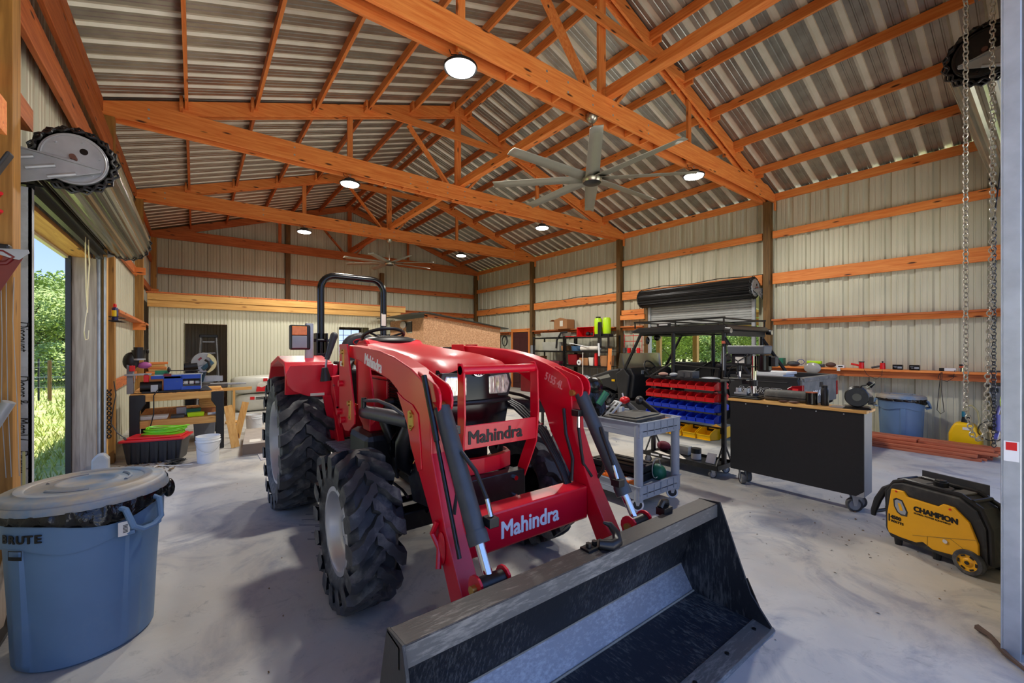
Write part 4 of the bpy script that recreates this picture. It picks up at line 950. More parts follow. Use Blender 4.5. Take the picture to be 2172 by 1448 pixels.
ro += [(1.83, 5.0, 1.6), (1.83, 5.0, .95)]
rops = tp('roll_bar', MB().tube(ro, .038, 10), BLKG, smooth=True)
for x in (1.12, 1.83):
    part('roll_bar_hinge', MB().box(x - .055, x + .055, 4.94, 5.06, 1.40, 1.48).box(x - .06, x - .045, 4.93, 5.07, 1.36, 1.70).box(x + .045, x + .06, 4.93, 5.07, 1.36, 1.70).cyl((x - .08, 4.97, 1.62), (x + .08, 4.97, 1.62), .018, n=10).cyl((x - .08, 4.97, 1.44), (x + .08, 4.97, 1.44), .018, n=10), BLKM, rops, world=True, bev=.003)
part('bar_label', MB().box(1.79, 1.80, 4.955, 4.957, 1.8, 1.95).box(1.80, 1.845, 4.958, 4.961, 1.80, 1.94), PAP, rops, world=True)
lm = tp('warning_lamp', MB().box(.72, .90, 4.42, 4.50, 1.52, 1.76), BLK, bev=.015)
part('amber_lens', MB().box(.735, .865, 4.412, 4.425, 1.66, 1.745), mat('amber_lens', (250, 140, 70), .2, var=.15, scale=40), lm, world=True, bev=.006)
part('clear_lens', MB().box(.735, .865, 4.412, 4.425, 1.535, 1.655), mat('grey_lens', (150, 156, 164), .15, var=.1), lm, world=True, bev=.006)
part('lamp_stalk', MB().box(.86, .93, 4.44, 4.50, 1.40, 1.78), STL, lm, world=True, bev=.01)
# ================================================================ LEFT SIDE
def bin_can(x, y, label, rz, S=1., cover=True, letters=True):
    """round wheeled-less refuse can with side handles, liner bag and lid; S=1: 0.83 m tall with lid"""
    t = thing('trash_can', label, 'trash can', (x, y, 0), rz)
    H = .765 * S; n = 120
    mb = MB(); pts = []; prof = [(.255, 0, 0), (.268, .012, 0), (.270, .05, 1), (.290, .56, 1), (.291, .585, 1), (.309, .588, 0), (.312, .60, 0), (.316, .755, 0), (.322, .765, 0), (.31, .765, 0), (.30, .70, 0), (.28, .3, 0)]
    for r, h, g_ in prof:
        for i in range(n):
            a = 2 * PI * i / n; rr = r
            if g_:                                  # three recessed bays with raised staves between them
                q = (a * 4 / (2 * PI)) % 1.
                if q < .10 or q > .90: rr += .014
            zz = h + (.022 * math.cos(4 * a) if .55 < h < .62 else 0)
            pts.append((rr * S * math.cos(a), rr * S * math.sin(a), zz * S))
    K = len(prof)
    mb.add(pts, [(j * n + i, j * n + (i + 1) % n, (j + 1) * n + (i + 1) % n, (j + 1) * n + i) for j in range(K - 1) for i in range(n)] + [tuple(range(n))])
    body = part('can_body', mb, BLU, t, smooth=30)
    hb = PI * 0
    for a in (0, PI):
        c_, s_ = math.cos(a), math.sin(a)
        hn = MB()
        P = lambda r, w_, z: (c_ * r * S - s_ * w_ * S, s_ * r * S + c_ * w_ * S, z * S)
        hn.tube([P(.315, -.085, .735), P(.345, -.085, .73), P(.375, -.07, .64), P(.378, -.03, .612), P(.378, .03, .612), P(.375, .07, .64), P(.345, .085, .73), P(.315, .085, .735)], .014 * S, 8)
        hn.tube([P(.315, -.085, .60), P(.35, -.082, .61), P(.372, -.06, .615)], .012 * S, 8); hn.tube([P(.315, .085, .60), P(.35, .082, .61), P(.372, .06, .615)], .012 * S, 8)
        part('handle', hn, BLU, t, smooth=True)
    # liner bag folded over the rim
    bg_ = MB(); pts = []; m_ = 120
    for j, (r, h) in enumerate(((.30, .755), (.322, .772), (.332, .765), (.336, .745), (.330, .728), (.328, .724))):
        for i in range(m_):
            a = 2 * PI * i / m_; w_ = .006 * math.sin(31 * a + j) + .006 * math.sin(17 * a - 2 * j)
            dr = .055 * max(0, math.cos(a - 5.93)) ** 6 if j >= 3 else 0
            pts.append(((r + w_ * (j > 1)) * S * math.cos(a), (r + w_ * (j > 1)) * S * math.sin(a), (h + w_ * .4 - dr) * S))
    bg_.add(pts, [(j * m_ + i, j * m_ + (i + 1) % m_, (j + 1) * m_ + (i + 1) % m_, (j + 1) * m_ + i) for j in range(5) for i in range(m_)])
    bg_.ball((.335 * S * math.cos(.9), .335 * S * math.sin(.9), .72 * S), .05 * S, 10, 8, (.6, .6, 1.1))
    part('liner_bag', bg_, BAG, t, smooth=60)
    ld = MB().lathe([(0, .828), (.10, .828), (.107, .836), (.125, .836), (.132, .828), (.225, .826), (.232, .834), (.262, .834), (.268, .826), (.305, .822), (.318, .816), (.326, .80), (.330, .768), (.336, .765), (.338, .775), (.332, .80)], 64)
    ld.v = [p * S for p in ld.v]
    for k in range(3):
        a0 = k * 2.1 + .4; ld.tube([(.17 * S * math.cos(a0 + i * .12), .17 * S * math.sin(a0 + i * .12), .828 * S) for i in range(10)], .009 * S, 6)
    l_ = part('lid', ld, BLUL, t, smooth=50)
    return t, body
c1, body = bin_can(-.455, 3.16, 'large blue-grey round trash can with black liner and dusty lid, in the left foreground', math.radians(-46))
# lettering on the camera side of the can
def curved(s, r, a0, z, size, m, par, name='lettering'):
    """letters set one by one round a cylinder of radius r, starting at angle a0"""
    a = a0
    for ch in s:
        xd = (-math.sin(a), math.cos(a), 0)
        text(name, ch, size, m, par, (r * math.cos(a), r * math.sin(a), z), xd, (0, 0, 1), sx=1.1, fat=.0022)
        a += size * .74 / r
def curved_world(s, cx_, cy_, r, a0, z, size, m, par, rz): curved(s, r, a0 - rz, z, size, m, par)
curved_world('BRUTE', 0, 0, .318, math.radians(-139), .642, .052, BKP, c1, math.radians(-42))
lg = MB()
for i, (a, b) in enumerate(((-.034, .034),)):
    am = math.radians(-118) + math.radians(42) - math.radians(8)
    for (z0, z1) in ((.565, .57), (.605, .61), (.57, .582)):
        pts = []
        for k in range(9):
            aa = am + (k / 8 - .5) * .20
            for z in (z0, z1): pts.append((.3195 * math.cos(aa), .3195 * math.sin(aa), z))
        lg.add(pts, [(2 * k, 2 * k + 2, 2 * k + 3, 2 * k + 1) for k in range(8)])
    for aa in (am - .1, am + .1): lg.add([(.3195 * math.cos(aa + d), .3195 * math.sin(aa + d), z) for d, z in ((-.006, .565), (.006, .565), (.006, .61), (-.006, .61))], [(0, 1, 2, 3)])
part('logo_outline', lg, BKP, c1)
st = part('barcode_sticker', MB().box(-.022, .022, -.001, .001, -.035, .035), PAP, c1); st.location = (.352, -.098, .64); st.rotation_euler = (0, 0, math.radians(60))
bc = MB()
for k in range(6): bc.box(-.004, .014, -.0018, -.001, -.02 + k * .007, -.016 + k * .007)
part('barcode', bc, BKP, st)

# tools hung on the nearest left post ------------------------------------
t = thing('bow_saw', 'pruning saw with dark red handle hung on the nearest left post', 'saw', (-.82, 3.62, 2.08))
part('saw_blade', MB().prism([(-.035, .0), (.035, -.01), (.03, -.03), (-.10, -.33), (-.13, -.33)], 'y', -.002, .002), mat('rusty_red_blade', (120, 50, 42), .5, var=.2), t)
part('blade_teeth', MB().add([(-.03 + .0 - .012 * k + (.022 if j == 1 else 0), -.003, -.05 - .035 * k - (.015 if j == 1 else .03 if j == 2 else 0)) for k in range(8) for j in range(3)], [(3 * k, 3 * k + 1, 3 * k + 2) for k in range(8)]), mat('rusty_red_blade', (120, 50, 42)), t)
part('saw_frame', MB().prism([(-.09, .02), (.055, .03), (.06, .01), (.02, -.035), (-.005, -.03), (-.09, .0)], 'y', -.012, -.004), STL, t, bev=.002)
part('handle', MB().tube([(-.12, 0, .01), (-.04, 0, .01), (0, 0, -.02), (-.03, 0, -.055), (-.13, 0, -.07)], .014, 8), mat('maroon_grip', (110, 22, 26), .4), t, smooth=True)
t = thing('electric_chainsaw', 'orange and black tool body hanging behind the pruning saw', 'power tool', (-.86, 3.70, 2.05))
part('housing', MB().box(-.08, .03, -.03, .03, -.06, .05), mat('rust_orange', (206, 92, 34), .4, var=.1), t, bev=.02)
part('motor_cap', MB().box(-.09, .01, -.035, .03, .05, .09), BLK, t, bev=.01)
t = thing('pry_bar', 'worn black flat bar slanting across the top of the nearest left post', 'pry bar', (-.84, 3.52, 2.5))
part('bar', MB().bar((-.09, 0, -.15), (.03, 0, .12), .018, .075, (0, 1, 0)).xf(Matrix.Identity(4)), mat('worn_black_paint', (46, 46, 50), .6, var=.3, dirt=(170, 168, 160), dscale=16, dlo=.62, dhi=.68), t, bev=.02)
t = thing('metal_pipe', 'short aluminium pipe leaning at the foot of the nearest left post', 'pipe', (-.86, 3.60, 1.1))
part('tube', MB().cyl((-.08, 0, -.10), (.03, -.02, .14), .028, n=18), STL, t, smooth=True)
wr_ = MB()
for k in (0, 2, 5): wr_.tube([(-.88 + .01 * k, 3.66, 1.95), (-.87 + .008 * k, 3.64, 1.6 + .02 * k), (-.875 + .012 * k, 3.65, 1.2), (-.86 + .01 * k, 3.66, .8)], .002, 5)
tag(part('wire_bundle', wr_, STL), 'thin grey wires hanging down the nearest left post', 'wire')
for i, z in enumerate((2.58, 2.40, 2.30)):
    tag(part('wall_hook', MB().cyl((-.90, 3.68, z), (-.865, 3.60, z + .01), .010, n=8), BRN, smooth=True), 'small red hook on the nearest left post, ' + ('topmost', 'middle', 'lowest')[i] + ' of three', 'hook', 'red hooks')
tag(part('wall_bracket_block', MB().box(-.90, -.80, 3.3, 3.42, 2.68, 2.86), W['x'], bev=.003), 'orange timber block fixed on the near side of the first left post', 'timber block')
tag(part('louvred_mat', MB().box(-.95, -.80, 3.2, 3.7, 0, .02), BLK), 'black slatted mat on the floor behind the near trash can', 'mat')
tag(part('leaning_board', MB().bar((-.86, 3.45, .02), (-.80, 3.75, .62), .03, .12), WG, bev=.004), 'pale old board leaning behind the near trash can', 'board')

# small shelf with spray can, cables, spiral drill -----------------------
t = thing('wire_basket', 'small black wire basket fixed to the left wall above the bench', 'wire basket', (-.84, 7.36, 1.88))
mb = MB()
for z in (0, .05): mb.tube([(-.03, -.08, z), (.07, -.08, z), (.09, .0, z), (.10, .3, z), (-.02, .3, z)], .005, 6, closed=True)
for k in range(6): mb.tube([(-.03, -.05 + .06 * k, 0), (.085, -.05 + .06 * k, 0)], .003, 5)
part('wires', mb, BLKM, t)
t = thing('spray_can', 'blue and yellow spray can with red cap in the wire basket', 'spray can', (-.815, 7.36, 1.886))
part('can', MB().lathe([(0, 0), (.033, 0), (.033, .15), (.026, .165), (.014, .17)], 20), mat('navy_can', (34, 40, 92), .3), t, smooth=True)
part('label_band', MB().lathe([(.0335, .05), (.0335, .13)], 20, a0=-2.6, a1=-1.0), mat('label_yellow', (246, 216, 40), .4), t)
part('label_band', MB().lathe([(.0335, .03), (.0335, .14)], 20, a0=-1.0 - 2.6, a1=-2.6), PAP, t, label='white side of the label')
part('cap', MB().lathe([(.016, .165), (.018, .2), (.012, .215), (0, .215)], 16), BRN, t, smooth=True)
sp = MB()
for s in (0, PI): sp.tube([(-.84 + .018 * math.cos(k * .7 + s), 7.12 + .018 * math.sin(k * .7 + s), 1.02 - k * .0128) for k in range(48)], .008, 5)
tag(part('drill_auger', sp, BLKM, smooth=True), 'long black spiral auger bit hanging left of the workbench', 'auger bit')
tag(part('power_cable', MB().tube([(-.80, 7.14, 1.12), (-.78, 7.12, .95), (-.81, 7.13, .75), (-.82, 7.1, .6), (-.76, 7.08, .48), (-.70, 7.06, .42)], .006, 6).cyl((-.70, 7.06, .42), (-.68, 7.05, .39), .012, n=8), BLK, smooth=True), 'black power cable with plug hanging by the auger bit', 'cable')
tag(part('plastic_jug', MB().prism([(-.95, 0), (-.95, .24), (-.90, .3), (-.84, .3), (-.80, .24), (-.80, 0)], 'y', 6.75, 6.87), mat('grey_jug', (160, 160, 158), .5), bev=.02), 'small grey plastic jug on the floor by the far doorway track', 'jug')

# workbench ---------------------------------------------------------------
bx0, bx1, by0, by1 = -.72, .36, 7.78, 9.5
t = thing('workbench', 'timber workbench with black plastic legs, left of the tractor', 'workbench', (-.18, 8.6, 0))
def wp(n_, mb, m_, par=None, **k): return part(n_, mb, m_, par or t, world=True, **k)
for (x0, x1) in ((bx0, bx0 + .17), (bx1 - .13, bx1)):
    for y in (by0, by1 - .12):
        wp('leg', MB().prism([(x0, 0), (x0, .87), (x1, .87), (x1, .74), (x0 + .11 if x0 < 0 else x1, .64), (x0 + .11 if x0 < 0 else x1, 0)] if x0 < 0 else [(x0 + .03, 0), (x0 + .03, .64), (x0 - .03, .74), (x0 - .03, .87), (x1, .87), (x1, 0)], 'y', y, y + .12), BLK, bev=.008)
wp('front_rail', MB().box(bx0 + .15, bx1 - .13, by0 + .01, by0 + .05, .775, .875), WY['x'], bev=.003)
wp('bench_top', MB().box(bx0, bx1, by0 + .05, by1, .865, .88), PLY, bev=.003)
wp('side_rail', MB().box(bx1 - .05, bx1 - .01, by0 + .1, by1 - .1, .78, .86), WY['y']); wp('back_rail', MB().box(bx0, bx1, by1 - .05, by1, .775, .865), WY['x'])
wp('shelf_rail', MB().box(bx0 + .06, bx1 - .06, by0 + .02, by0 + .06, .40, .50), WY['x'], bev=.003)
wp('lower_shelf', MB().box(bx0 + .06, bx1 - .06, by0 + .06, by1 - .06, .485, .50), PLY)
sl = MB()
for k in range(5): sl.box(-.36 + .1 * k, -.30 + .1 * k, by0 + .06, by0 + .09, .8795, .8815)
wp('dog_slots', sl, BLK)
Zb = .882
# belt sander / jointer on the front
t = thing('bench_jointer', 'blue bench top machine with open belt frame on the workbench', 'bench machine', (-.16, 7.98, Zb))
JB = mat('machine_blue', (24, 70, 176), .35, var=.06, dirt=(110, 116, 120), dscale=12, dlo=.6, dhi=.75)
part('base', MB().box(-.44, .26, -.10, .12, 0, .03), BLK, t, bev=.006)
part('motor_block', MB().box(-.20, .02, -.09, .08, .03, .24), JB, t, bev=.008)
part('upper_beam', MB().box(.0, .24, -.09, -.06, .19, .25).box(-.34, 0, -.09, -.02, .20, .245), JB, t, bev=.004)
part('lower_beam', MB().box(.0, .24, -.10, -.06, .03, .08), JB, t, bev=.004)
part('end_plate', MB().box(.235, .245, -.10, .10, .03, .26), STL, t)
for x in (.03, .10, .17): part('roller', MB().cyl((x, -.02, .13), (x + .05, -.02, .13), .03, n=14), PAP if x < .15 else STL, t, smooth=True)
part('cross_shaft', MB().cyl((.0, -.03, .13), (.24, -.03, .13), .008, n=8), CHR, t)
part('plug_box', MB().box(-.34, -.26, -.13, -.08, .02, .12), STL, t, bev=.004)
part('side_motor', MB().cyl((-.46, 0, .09), (-.22, 0, .09), .075, n=20), BLK, t, smooth=True)
part('table', MB().box(-.30, .26, -.06, .12, .245, .26), STL, t)
part('fence_rod', MB().cyl((-.12, -.05, .315), (.22, -.05, .31), .008, n=8).ball((-.14, -.05, .33), .035, sc_=(.6, 1, 1.2)), BLK, t, smooth=True)
part('name_plate', MB().box(-.20, -.11, -.094, -.09, .235, .275), mat('maroon_plate', (120, 24, 34), .4), t)
# mitre saw behind
t = thing('mitre_saw', 'grey mitre saw with cream blade guard on the back of the workbench', 'mitre saw', (.10, 8.55, Zb))
part('saw_base', MB().box(-.30, .34, -.16, .16, .0, .06).cyl((0, 0, .06), (0, 0, .09), .15, n=28), DGR, t, bev=.006)
part('fence', MB().box(-.26, .28, .03, .05, .09, .18), STL, t)
part('extension_rail', MB().cyl((.10, -.10, .05), (.52, -.16, .05), .02, n=10).cyl((.52, -.16, .05), (.60, -.17, .05), .014, n=8), STL, t, smooth=True)
gp = [(.17 * math.cos(a), .17 * math.sin(a)) for a in [PI * .28 + i * PI / 14 for i in range(13)]] + [(-.10, -.06), (.06, -.02)]
part('upper_guard', MB().prism([(x + .02, z + .40) for x, z in gp], 'y', -.05, .02), mat('saw_grey', (150, 152, 154), .4), t, bev=.008)
gp2 = [(.172 * math.cos(a), .172 * math.sin(a)) for a in [-PI * .40 + i * PI / 14 for i in range(12)]]
gp2 += [(.115 * math.cos(a), .115 * math.sin(a)) for a in [PI * .38 - i * PI / 14 for i in range(12)]]
part('lower_guard', MB().prism([(x + .02, z + .40) for x, z in gp2], 'y', -.06, .0), mat('cream_guard', (226, 214, 158), .3, trans=.2), t)
part('blade', MB().cyl((.02, -.03, .40), (.02, -.027, .40), .15, n=40), STL, t)
part('saw_arm', MB().bar((-.02, .06, .10), (.05, 0, .36), .07, .08, (0, 1, 0)).cyl((.0, -.09, .30), (.14, -.07, .42), .035, n=12), mat('teal_grey', (54, 90, 110), .4), t, bev=.01)
part('saw_motor', MB().cyl((-.22, .0, .34), (-.06, .0, .36), .07, n=20).cyl((-.24, 0, .34), (-.22, 0, .34), .055, n=20), BLK, t, smooth=True)
part('dust_chute', MB().prism([(-.32, .16), (-.30, .24), (-.1, .20), (.0, .2), (-.05, .12), (-.28, .12)], 'y', -.04, .04), BLK, t, bev=.006)
part('grip', MB().tube([(.04, -.10, .45), (.08, -.14, .42), (.10, -.14, .34), (.06, -.12, .28)], .018, 8), BLK, t, smooth=True)
part('brand_patch', MB().prism([(-.06, .46), (-.02, .50), (.0, .48), (-.04, .44)], 'y', -.052, -.05), mat('maroon_plate', (120, 24, 34)), t)
# drill/band sander, teal drum, scrap blocks
t = thing('router_table_motor', 'black upright motor tool with red clamp at the wall end of the workbench', 'power tool', (-.66, 8.0, Zb))
part('stand', MB().box(-.10, -.03, -.06, .06, 0, .42), GRY, t, bev=.006)
part('motor', MB().cyl((.02, 0, .50), (.02, 0, .62), .075, n=24).cyl((.02, 0, .62), (.02, 0, .66), .055, n=24), BLK, t, smooth=True)
part('motor_band', MB().cyl((.02, 0, .475), (.02, 0, .50), .078, n=24), STL, t, smooth=True)
part('belt_cover', MB().ball((-.06, 0, .46), .10, 16, 10, (.9, .7, 1.3)), BLK, t, smooth=True)
part('hand_knob', MB().ball((.12, 0, .60), .03, sc_=(.6, 1, 1.3)), BLK, t, smooth=True)
part('table_plate', MB().box(-.12, .16, -.10, .10, .26, .28), STL, t, bev=.003)
part('red_clamp', MB().box(.08, .14, -.10, -.04, .16, .28).box(-.07, -.01, -.10, -.04, .32, .40), BRN, t, bev=.008)
part('magenta_guard', MB().ball((.08, .02, .40), .06, sc_=(1.4, .6, .8)), mat('magenta_plastic', (170, 84, 146), .4), t, smooth=True)
part('spindle', MB().cyl((-.02, -.05, .28), (-.02, -.05, .15), .02, .008, n=10), CHR, t, smooth=True)
tag(part('teal_drum', MB().cyl((-.46, 8.02, Zb + .26), (-.30, 8.02, Zb + .26), .06, n=20), GRN, smooth=True), 'teal green drum on the blue bench machine', 'drum')
bk_ = MAT_B = WY['x']
for i in range(7):
    b = part('wood_offcut', MB().box(-.11, .11, -.04, .04, 0, .034), WY['x'] if i % 2 else W['x'], bev=.003)
    tag(b, 'wood offcut in the pile on the bench, ' + ('lowest', 'second from bottom', 'third from bottom', 'fourth from bottom', 'fifth from bottom', 'second from top', 'topmost')[i] + ' of seven', 'offcut', 'wood offcuts on the bench', (-.46 + .02 * math.sin(i * 2.3), 8.42, Zb + .001 + .036 * i + .18), R.uniform(-.25, .25))
tag(part('offcut_crate', MB().box(-.60, -.32, 8.34, 8.5, Zb + .001, Zb + .178), CARD, bev=.004), 'low box under the pile of offcuts on the workbench', 'box')
tag(part('scrap_board', MB().box(.13, .33, 8.0, 8.4, Zb + .001, Zb + .014).box(.16, .34, 8.05, 8.34, Zb + .0145, Zb + .03), WY['x']), 'thin boards lying at the front right of the workbench', 'board')
tag(part('grey_hood_piece', MB().prism([(.06, Zb + .001), (.10, Zb + .07), (.15, Zb + .08), (.22, Zb + .001)], 'y', 7.86, 7.98), DGR, bev=.01), 'dark grey plastic wedge beside the blue bench machine', 'tool part')
tag(part('hanging_cable', MB().tube([(-.42, 7.84, .93), (-.46, 7.765, .86), (-.46, 7.76, .6), (-.50, 7.74, .40), (-.52, 7.76, .30)], .007, 6), BLK, smooth=True), 'black cable dropping from the blue machine past the shelf', 'cable')
# lower shelf contents
Zs = .502
def lone(n_, mb, m_, lab, cat, **k):
    g_ = k.pop('group', None); o = part(n_, mb, m_, **k); tag(o, lab, cat, g_); return o
lone('paint_tray', MB().frus(-.64, -.30, 7.86, 8.1, Zs, Zs + .05, .02, .02), WHT, 'white flat tray on the bench lower shelf', 'tray', bev=.008)
lone('grey_case', MB().box(-.28, -.12, 7.88, 8.1, Zs, Zs + .035), DGR, 'flat dark grey case next to the white tray on the lower shelf', 'case', bev=.006)
lone('paper_block', MB().box(-.22, -.10, 8.15, 8.3, Zs, Zs + .12), PAP, 'small pale box behind the flat grey case', 'box', bev=.003)
lone('yellow_box', MB().frus(-.09, .12, 7.87, 8.02, Zs, Zs + .055, .01, .01), LIM, 'lime yellow tray in the middle of the lower shelf', 'tray', bev=.004)
lone('sandpaper_box', MB().box(-.10, .08, 8.05, 8.18, Zs, Zs + .10).box(-.06, .06, 8.04, 8.05, Zs + .02, Zs + .08), GRN, 'teal and yellow box behind the lime tray', 'box')
for i in range(5):
    lone('plank_offcut', MB().box(.06, .30, 8.22, 8.62, Zs + .08 + .033 * i, Zs + .08 + .033 * i + .031), WY['x'], 'short plank stacked on the right of the lower shelf, ' + ('lowest', 'second', 'third', 'fourth', 'topmost')[i] + ' from the bottom', 'plank', group='planks on the bench shelf', bev=.002)
lone('plank_rest', MB().box(.08, .28, 8.24, 8.60, Zs, Zs + .078), CARD, 'cardboard bundle under the short planks', 'box')
lone('white_roll', MB().cyl((.16, 7.90, Zs + .022), (.26, 7.92, Zs + .022), .021, n=12), WHT, 'small white roll at the right front of the lower shelf', 'roll', smooth=True)
# tote with hose, buckets, floor boards
t = thing('storage_tote', 'black storage tote with red lid under the workbench', 'storage tote', (-.40, 7.50, 0), math.radians(-14))
part('tub', MB().frus(-.32, .32, -.20, .20, 0, .30, .04, .03), mat('black_tote', (34, 36, 42), .4, var=.06), t, bev=.02)
rb_ = MB()
for k in range(6): x = -.24 + .095 * k; rb_.prism([(x - .02, .28), (x + .02, .28), (x + .012, .02), (x - .012, .02)], 'y', -.205, -.17)
part('tub_ribs', rb_, BLK, t)
part('lid', MB().box(-.345, .345, -.225, .225, .295, .325).box(-.30, .30, -.18, .18, .325, .345), mat('red_tote_lid', (206, 34, 44), .4, var=.05), t, bev=.012)
hs = MB()
for k in range(7):
    r_ = .20 - .012 * (k % 3); ph = k * .5
    hs.tube([(r_ * 1.15 * math.cos(i * PI / 12) + .008 * k - .02, r_ * .62 * math.sin(i * PI / 12), .012 + .013 * k + .012 * math.sin(i * PI / 6 + ph)) for i in range(24)], .0085, 6, closed=True)
o = part('air_hose', hs, mat('green_hose', (120, 214, 40), .4, var=.05), smooth=True); tag(o, 'bright green hose coiled on the red tote lid', 'hose', loc=(-.32, 7.50, .35)); 
def bucket(x, y, r, h, lab, rz=0, lid=False, m=WHT):
    t = thing('bucket', lab, 'bucket', (x, y, 0), rz)
    b = MB().lathe([(0, 0), (r * .86, 0), (r * .88, .01), (r * .985, h * .80), (r * 1.06, h * .80), (r * 1.06, h * .825), (r * .99, h * .83), (r, h * .90), (r * 1.04, h * .905), (r * 1.04, h * .92), (r * 1.01, h * .925), (r * 1.02, h), (r * .98, h), (r * .84, .02), (0, .02)], 40)
    part('pail', b, m, t, smooth=30)
    part('bail_handle', MB().tube([(r * 1.05 * math.cos(a), -.02 - r * 1.05 * math.sin(a) * .9, h * .86 - math.sin(a) * h * .42) for a in [i * PI / 12 for i in range(13)]], .003, 5), STL, t, smooth=True)
    if lid: part('lid', MB().lathe([(r * 1.07, h * .93), (r * 1.07, h + .012), (r * .9, h + .014), (r * .88, h + .006), (0, h + .006)], 36), BLK, t, smooth=30)
    return t
t = bucket(.145, 6.98, .135, .35, 'white plastic bucket with black print in front of the workbench')
part('print_mark', MB().lathe([(.1235, .13), (.1275, .20)], 8, a0=math.radians(-72), a1=math.radians(-50)), BKP, t)
pm = MB()
for k in range(4): pm.lathe([(.1195 + .001 * k, .075 + .012 * k), (.1197 + .001 * k, .08 + .012 * k)], 6, a0=math.radians(-74), a1=math.radians(-46))
part('print_lines', pm, BKP, t)
part('print_leaf', MB().lathe([(.1245, .15), (.1272, .185)], 5, a0=math.radians(-66), a1=math.radians(-57)), WHT, t)
bucket(.85, 8.75, .13, .34, 'white bucket standing behind the leaning boards', 1.0)
lone('cooler_box', MB().frus(-.02, .28, 8.55, 8.95, 0, .36, .02, .02).box(-.03, .29, 8.54, 8.96, .36, .40), mat('slate_plastic', (112, 118, 130), .5), 'slate grey cooler under the right end of the workbench', 'cooler', bev=.01)
lone('leaning_board', MB().bar((.50, 7.66, .01), (.41, 7.80, .64), .02, .11, (1, 0, 0)).xf(Matrix()), WY['z'], 'light pine board leaning on the workbench, nearer of two', 'board', bev=.002)
lone('leaning_board', MB().bar((.56, 8.42, .01), (.70, 8.5, .60), .02, .10, (1, 0, 0)), WY['z'], 'light pine board leaning right, behind the first one', 'board', bev=.002)
lone('rail_board', MB().box(.40, .95, 10.2, 10.24, .66, .72), WY['x'], 'short pine rail showing between bench and insulation bags', 'board')
lone('rail_stand', MB().box(.62, .66, 10.2, 10.24, 0, .66).box(.5, .8, 10.1, 10.34, 0, .03), WY['z'], 'pine stand carrying the short rail', 'stand')
t = thing('long_carton', 'long dusty carton lying on the floor beside the rear tyre', 'carton', (.62, 7.0, 0), math.radians(-6))
part('carton_body', MB().box(-.08, .24, 0, 1.3, 0, .17), mat('dusty_carton', (168, 158, 148), .8, var=.1), t, bev=.006)
part('open_flap', MB().box(-.08, .24, -.006, 0, .02, .165), mat('dark_card', (112, 96, 84), .8), t); part('carton_label', MB().box(.0, .14, .1, .3, .17, .172), PAP, t)  # end flap in a darker brown than the carton body
lone('plastic_sheet', MB().box(.72, 1.0, 6.6, 7.3, 0, .012), mat('clear_sheet', (196, 192, 192), .3), 'thin plastic sheet on the floor by the carton', 'sheet')
# bags of insulation
BGM = mat('insulation_wrap', (192, 192, 180), .28, var=.10, scale=5, bump=.5)
for i, (z, dx, lab) in enumerate(((0, 0, 'white bag of insulation on the floor against the inner wall'), (.425, -.06, 'white bag of insulation lying on top of the other bag'))):
    t = thing('insulation_bag', lab, 'insulation bag', (1.45 + dx, 11.95, z), group='insulation bags')
    mb = MB(); nn = 14
    pts = []
    for ix in range(nn + 1):
        u = ix / nn; e = min(1, min(u, 1 - u) * 9) ** .5
        for a in range(16):
            th_ = 2 * PI * a / 16; sx_ = math.copysign(abs(math.cos(th_)) ** .45, math.cos(th_)); sz_ = math.copysign(abs(math.sin(th_)) ** .45, math.sin(th_))
            pts.append((-.70 + 1.4 * u, sx_ * .28 * (.72 + .28 * e), .21 + sz_ * .21 * (.62 + .38 * e) + .008 * math.sin(9 * u + a)))
    mb.add(pts, [(ix * 16 + a, ix * 16 + (a + 1) % 16, ix * 16 + 16 + (a + 1) % 16, ix * 16 + 16 + a) for ix in range(nn) for a in range(16)] + [tuple(range(16)), tuple(range(nn * 16, nn * 16 + 16))])
    part('wrapped_batt', mb, BGM, t, smooth=60)
    part('red_logo', MB().box(-.40 + .33 * (i == 1), -.31 + .33 * (i == 1), -.292, -.282, .29, .36), BRN, t)
    if i: part('red_panel', MB().prism([(-.22, .05), (-.20, .17), (.25, .17), (.25, .05)], 'y', -.292, -.28), BRN, t); part('drawn_faces', MB().ball((-.10, -.287, .20), .07, sc_=(1.4, .1, 1)), PAP, t)
    else: part('print_lines', MB().box(-.28, .0, -.292, -.282, .33, .35).box(-.28, -.10, -.292, -.282, .295, .31), BKP, t)
# step ladder in the dark doorway
t = thing('step_ladder', 'aluminium step ladder with black top standing in the dark doorway', 'ladder', (.28, 12.95, 0))
for x in (-.20, .20):
    part('rail', MB().bar((x * 1.15, -.25, 0), (x * .75, 0, 1.78), .03, .06), STL, t); part('rear_rail', MB().bar((x * 1.1, .35, 0), (x * .75, .05, 1.75), .025, .03), STL, t)
for k in range(6): z = .28 * (k + 1); part('step', MB().box(-.22 + .02 * k, .22 - .02 * k, -.25 + .25 * z / 1.8 - .04, -.25 + .25 * z / 1.8 + .04, z - .02, z), STL, t)
part('top_cap', MB().box(-.19, .19, -.06, .10, 1.78, 1.85), BLK, t, bev=.01)
lone('clutter_pile', MB().box(-.20, .0, 13.5, 13.8, 0, .9).box(-.2, .05, 13.5, 13.8, .9, 1.1), BLK, 'dark crates stacked inside the inner room doorway', 'crates')
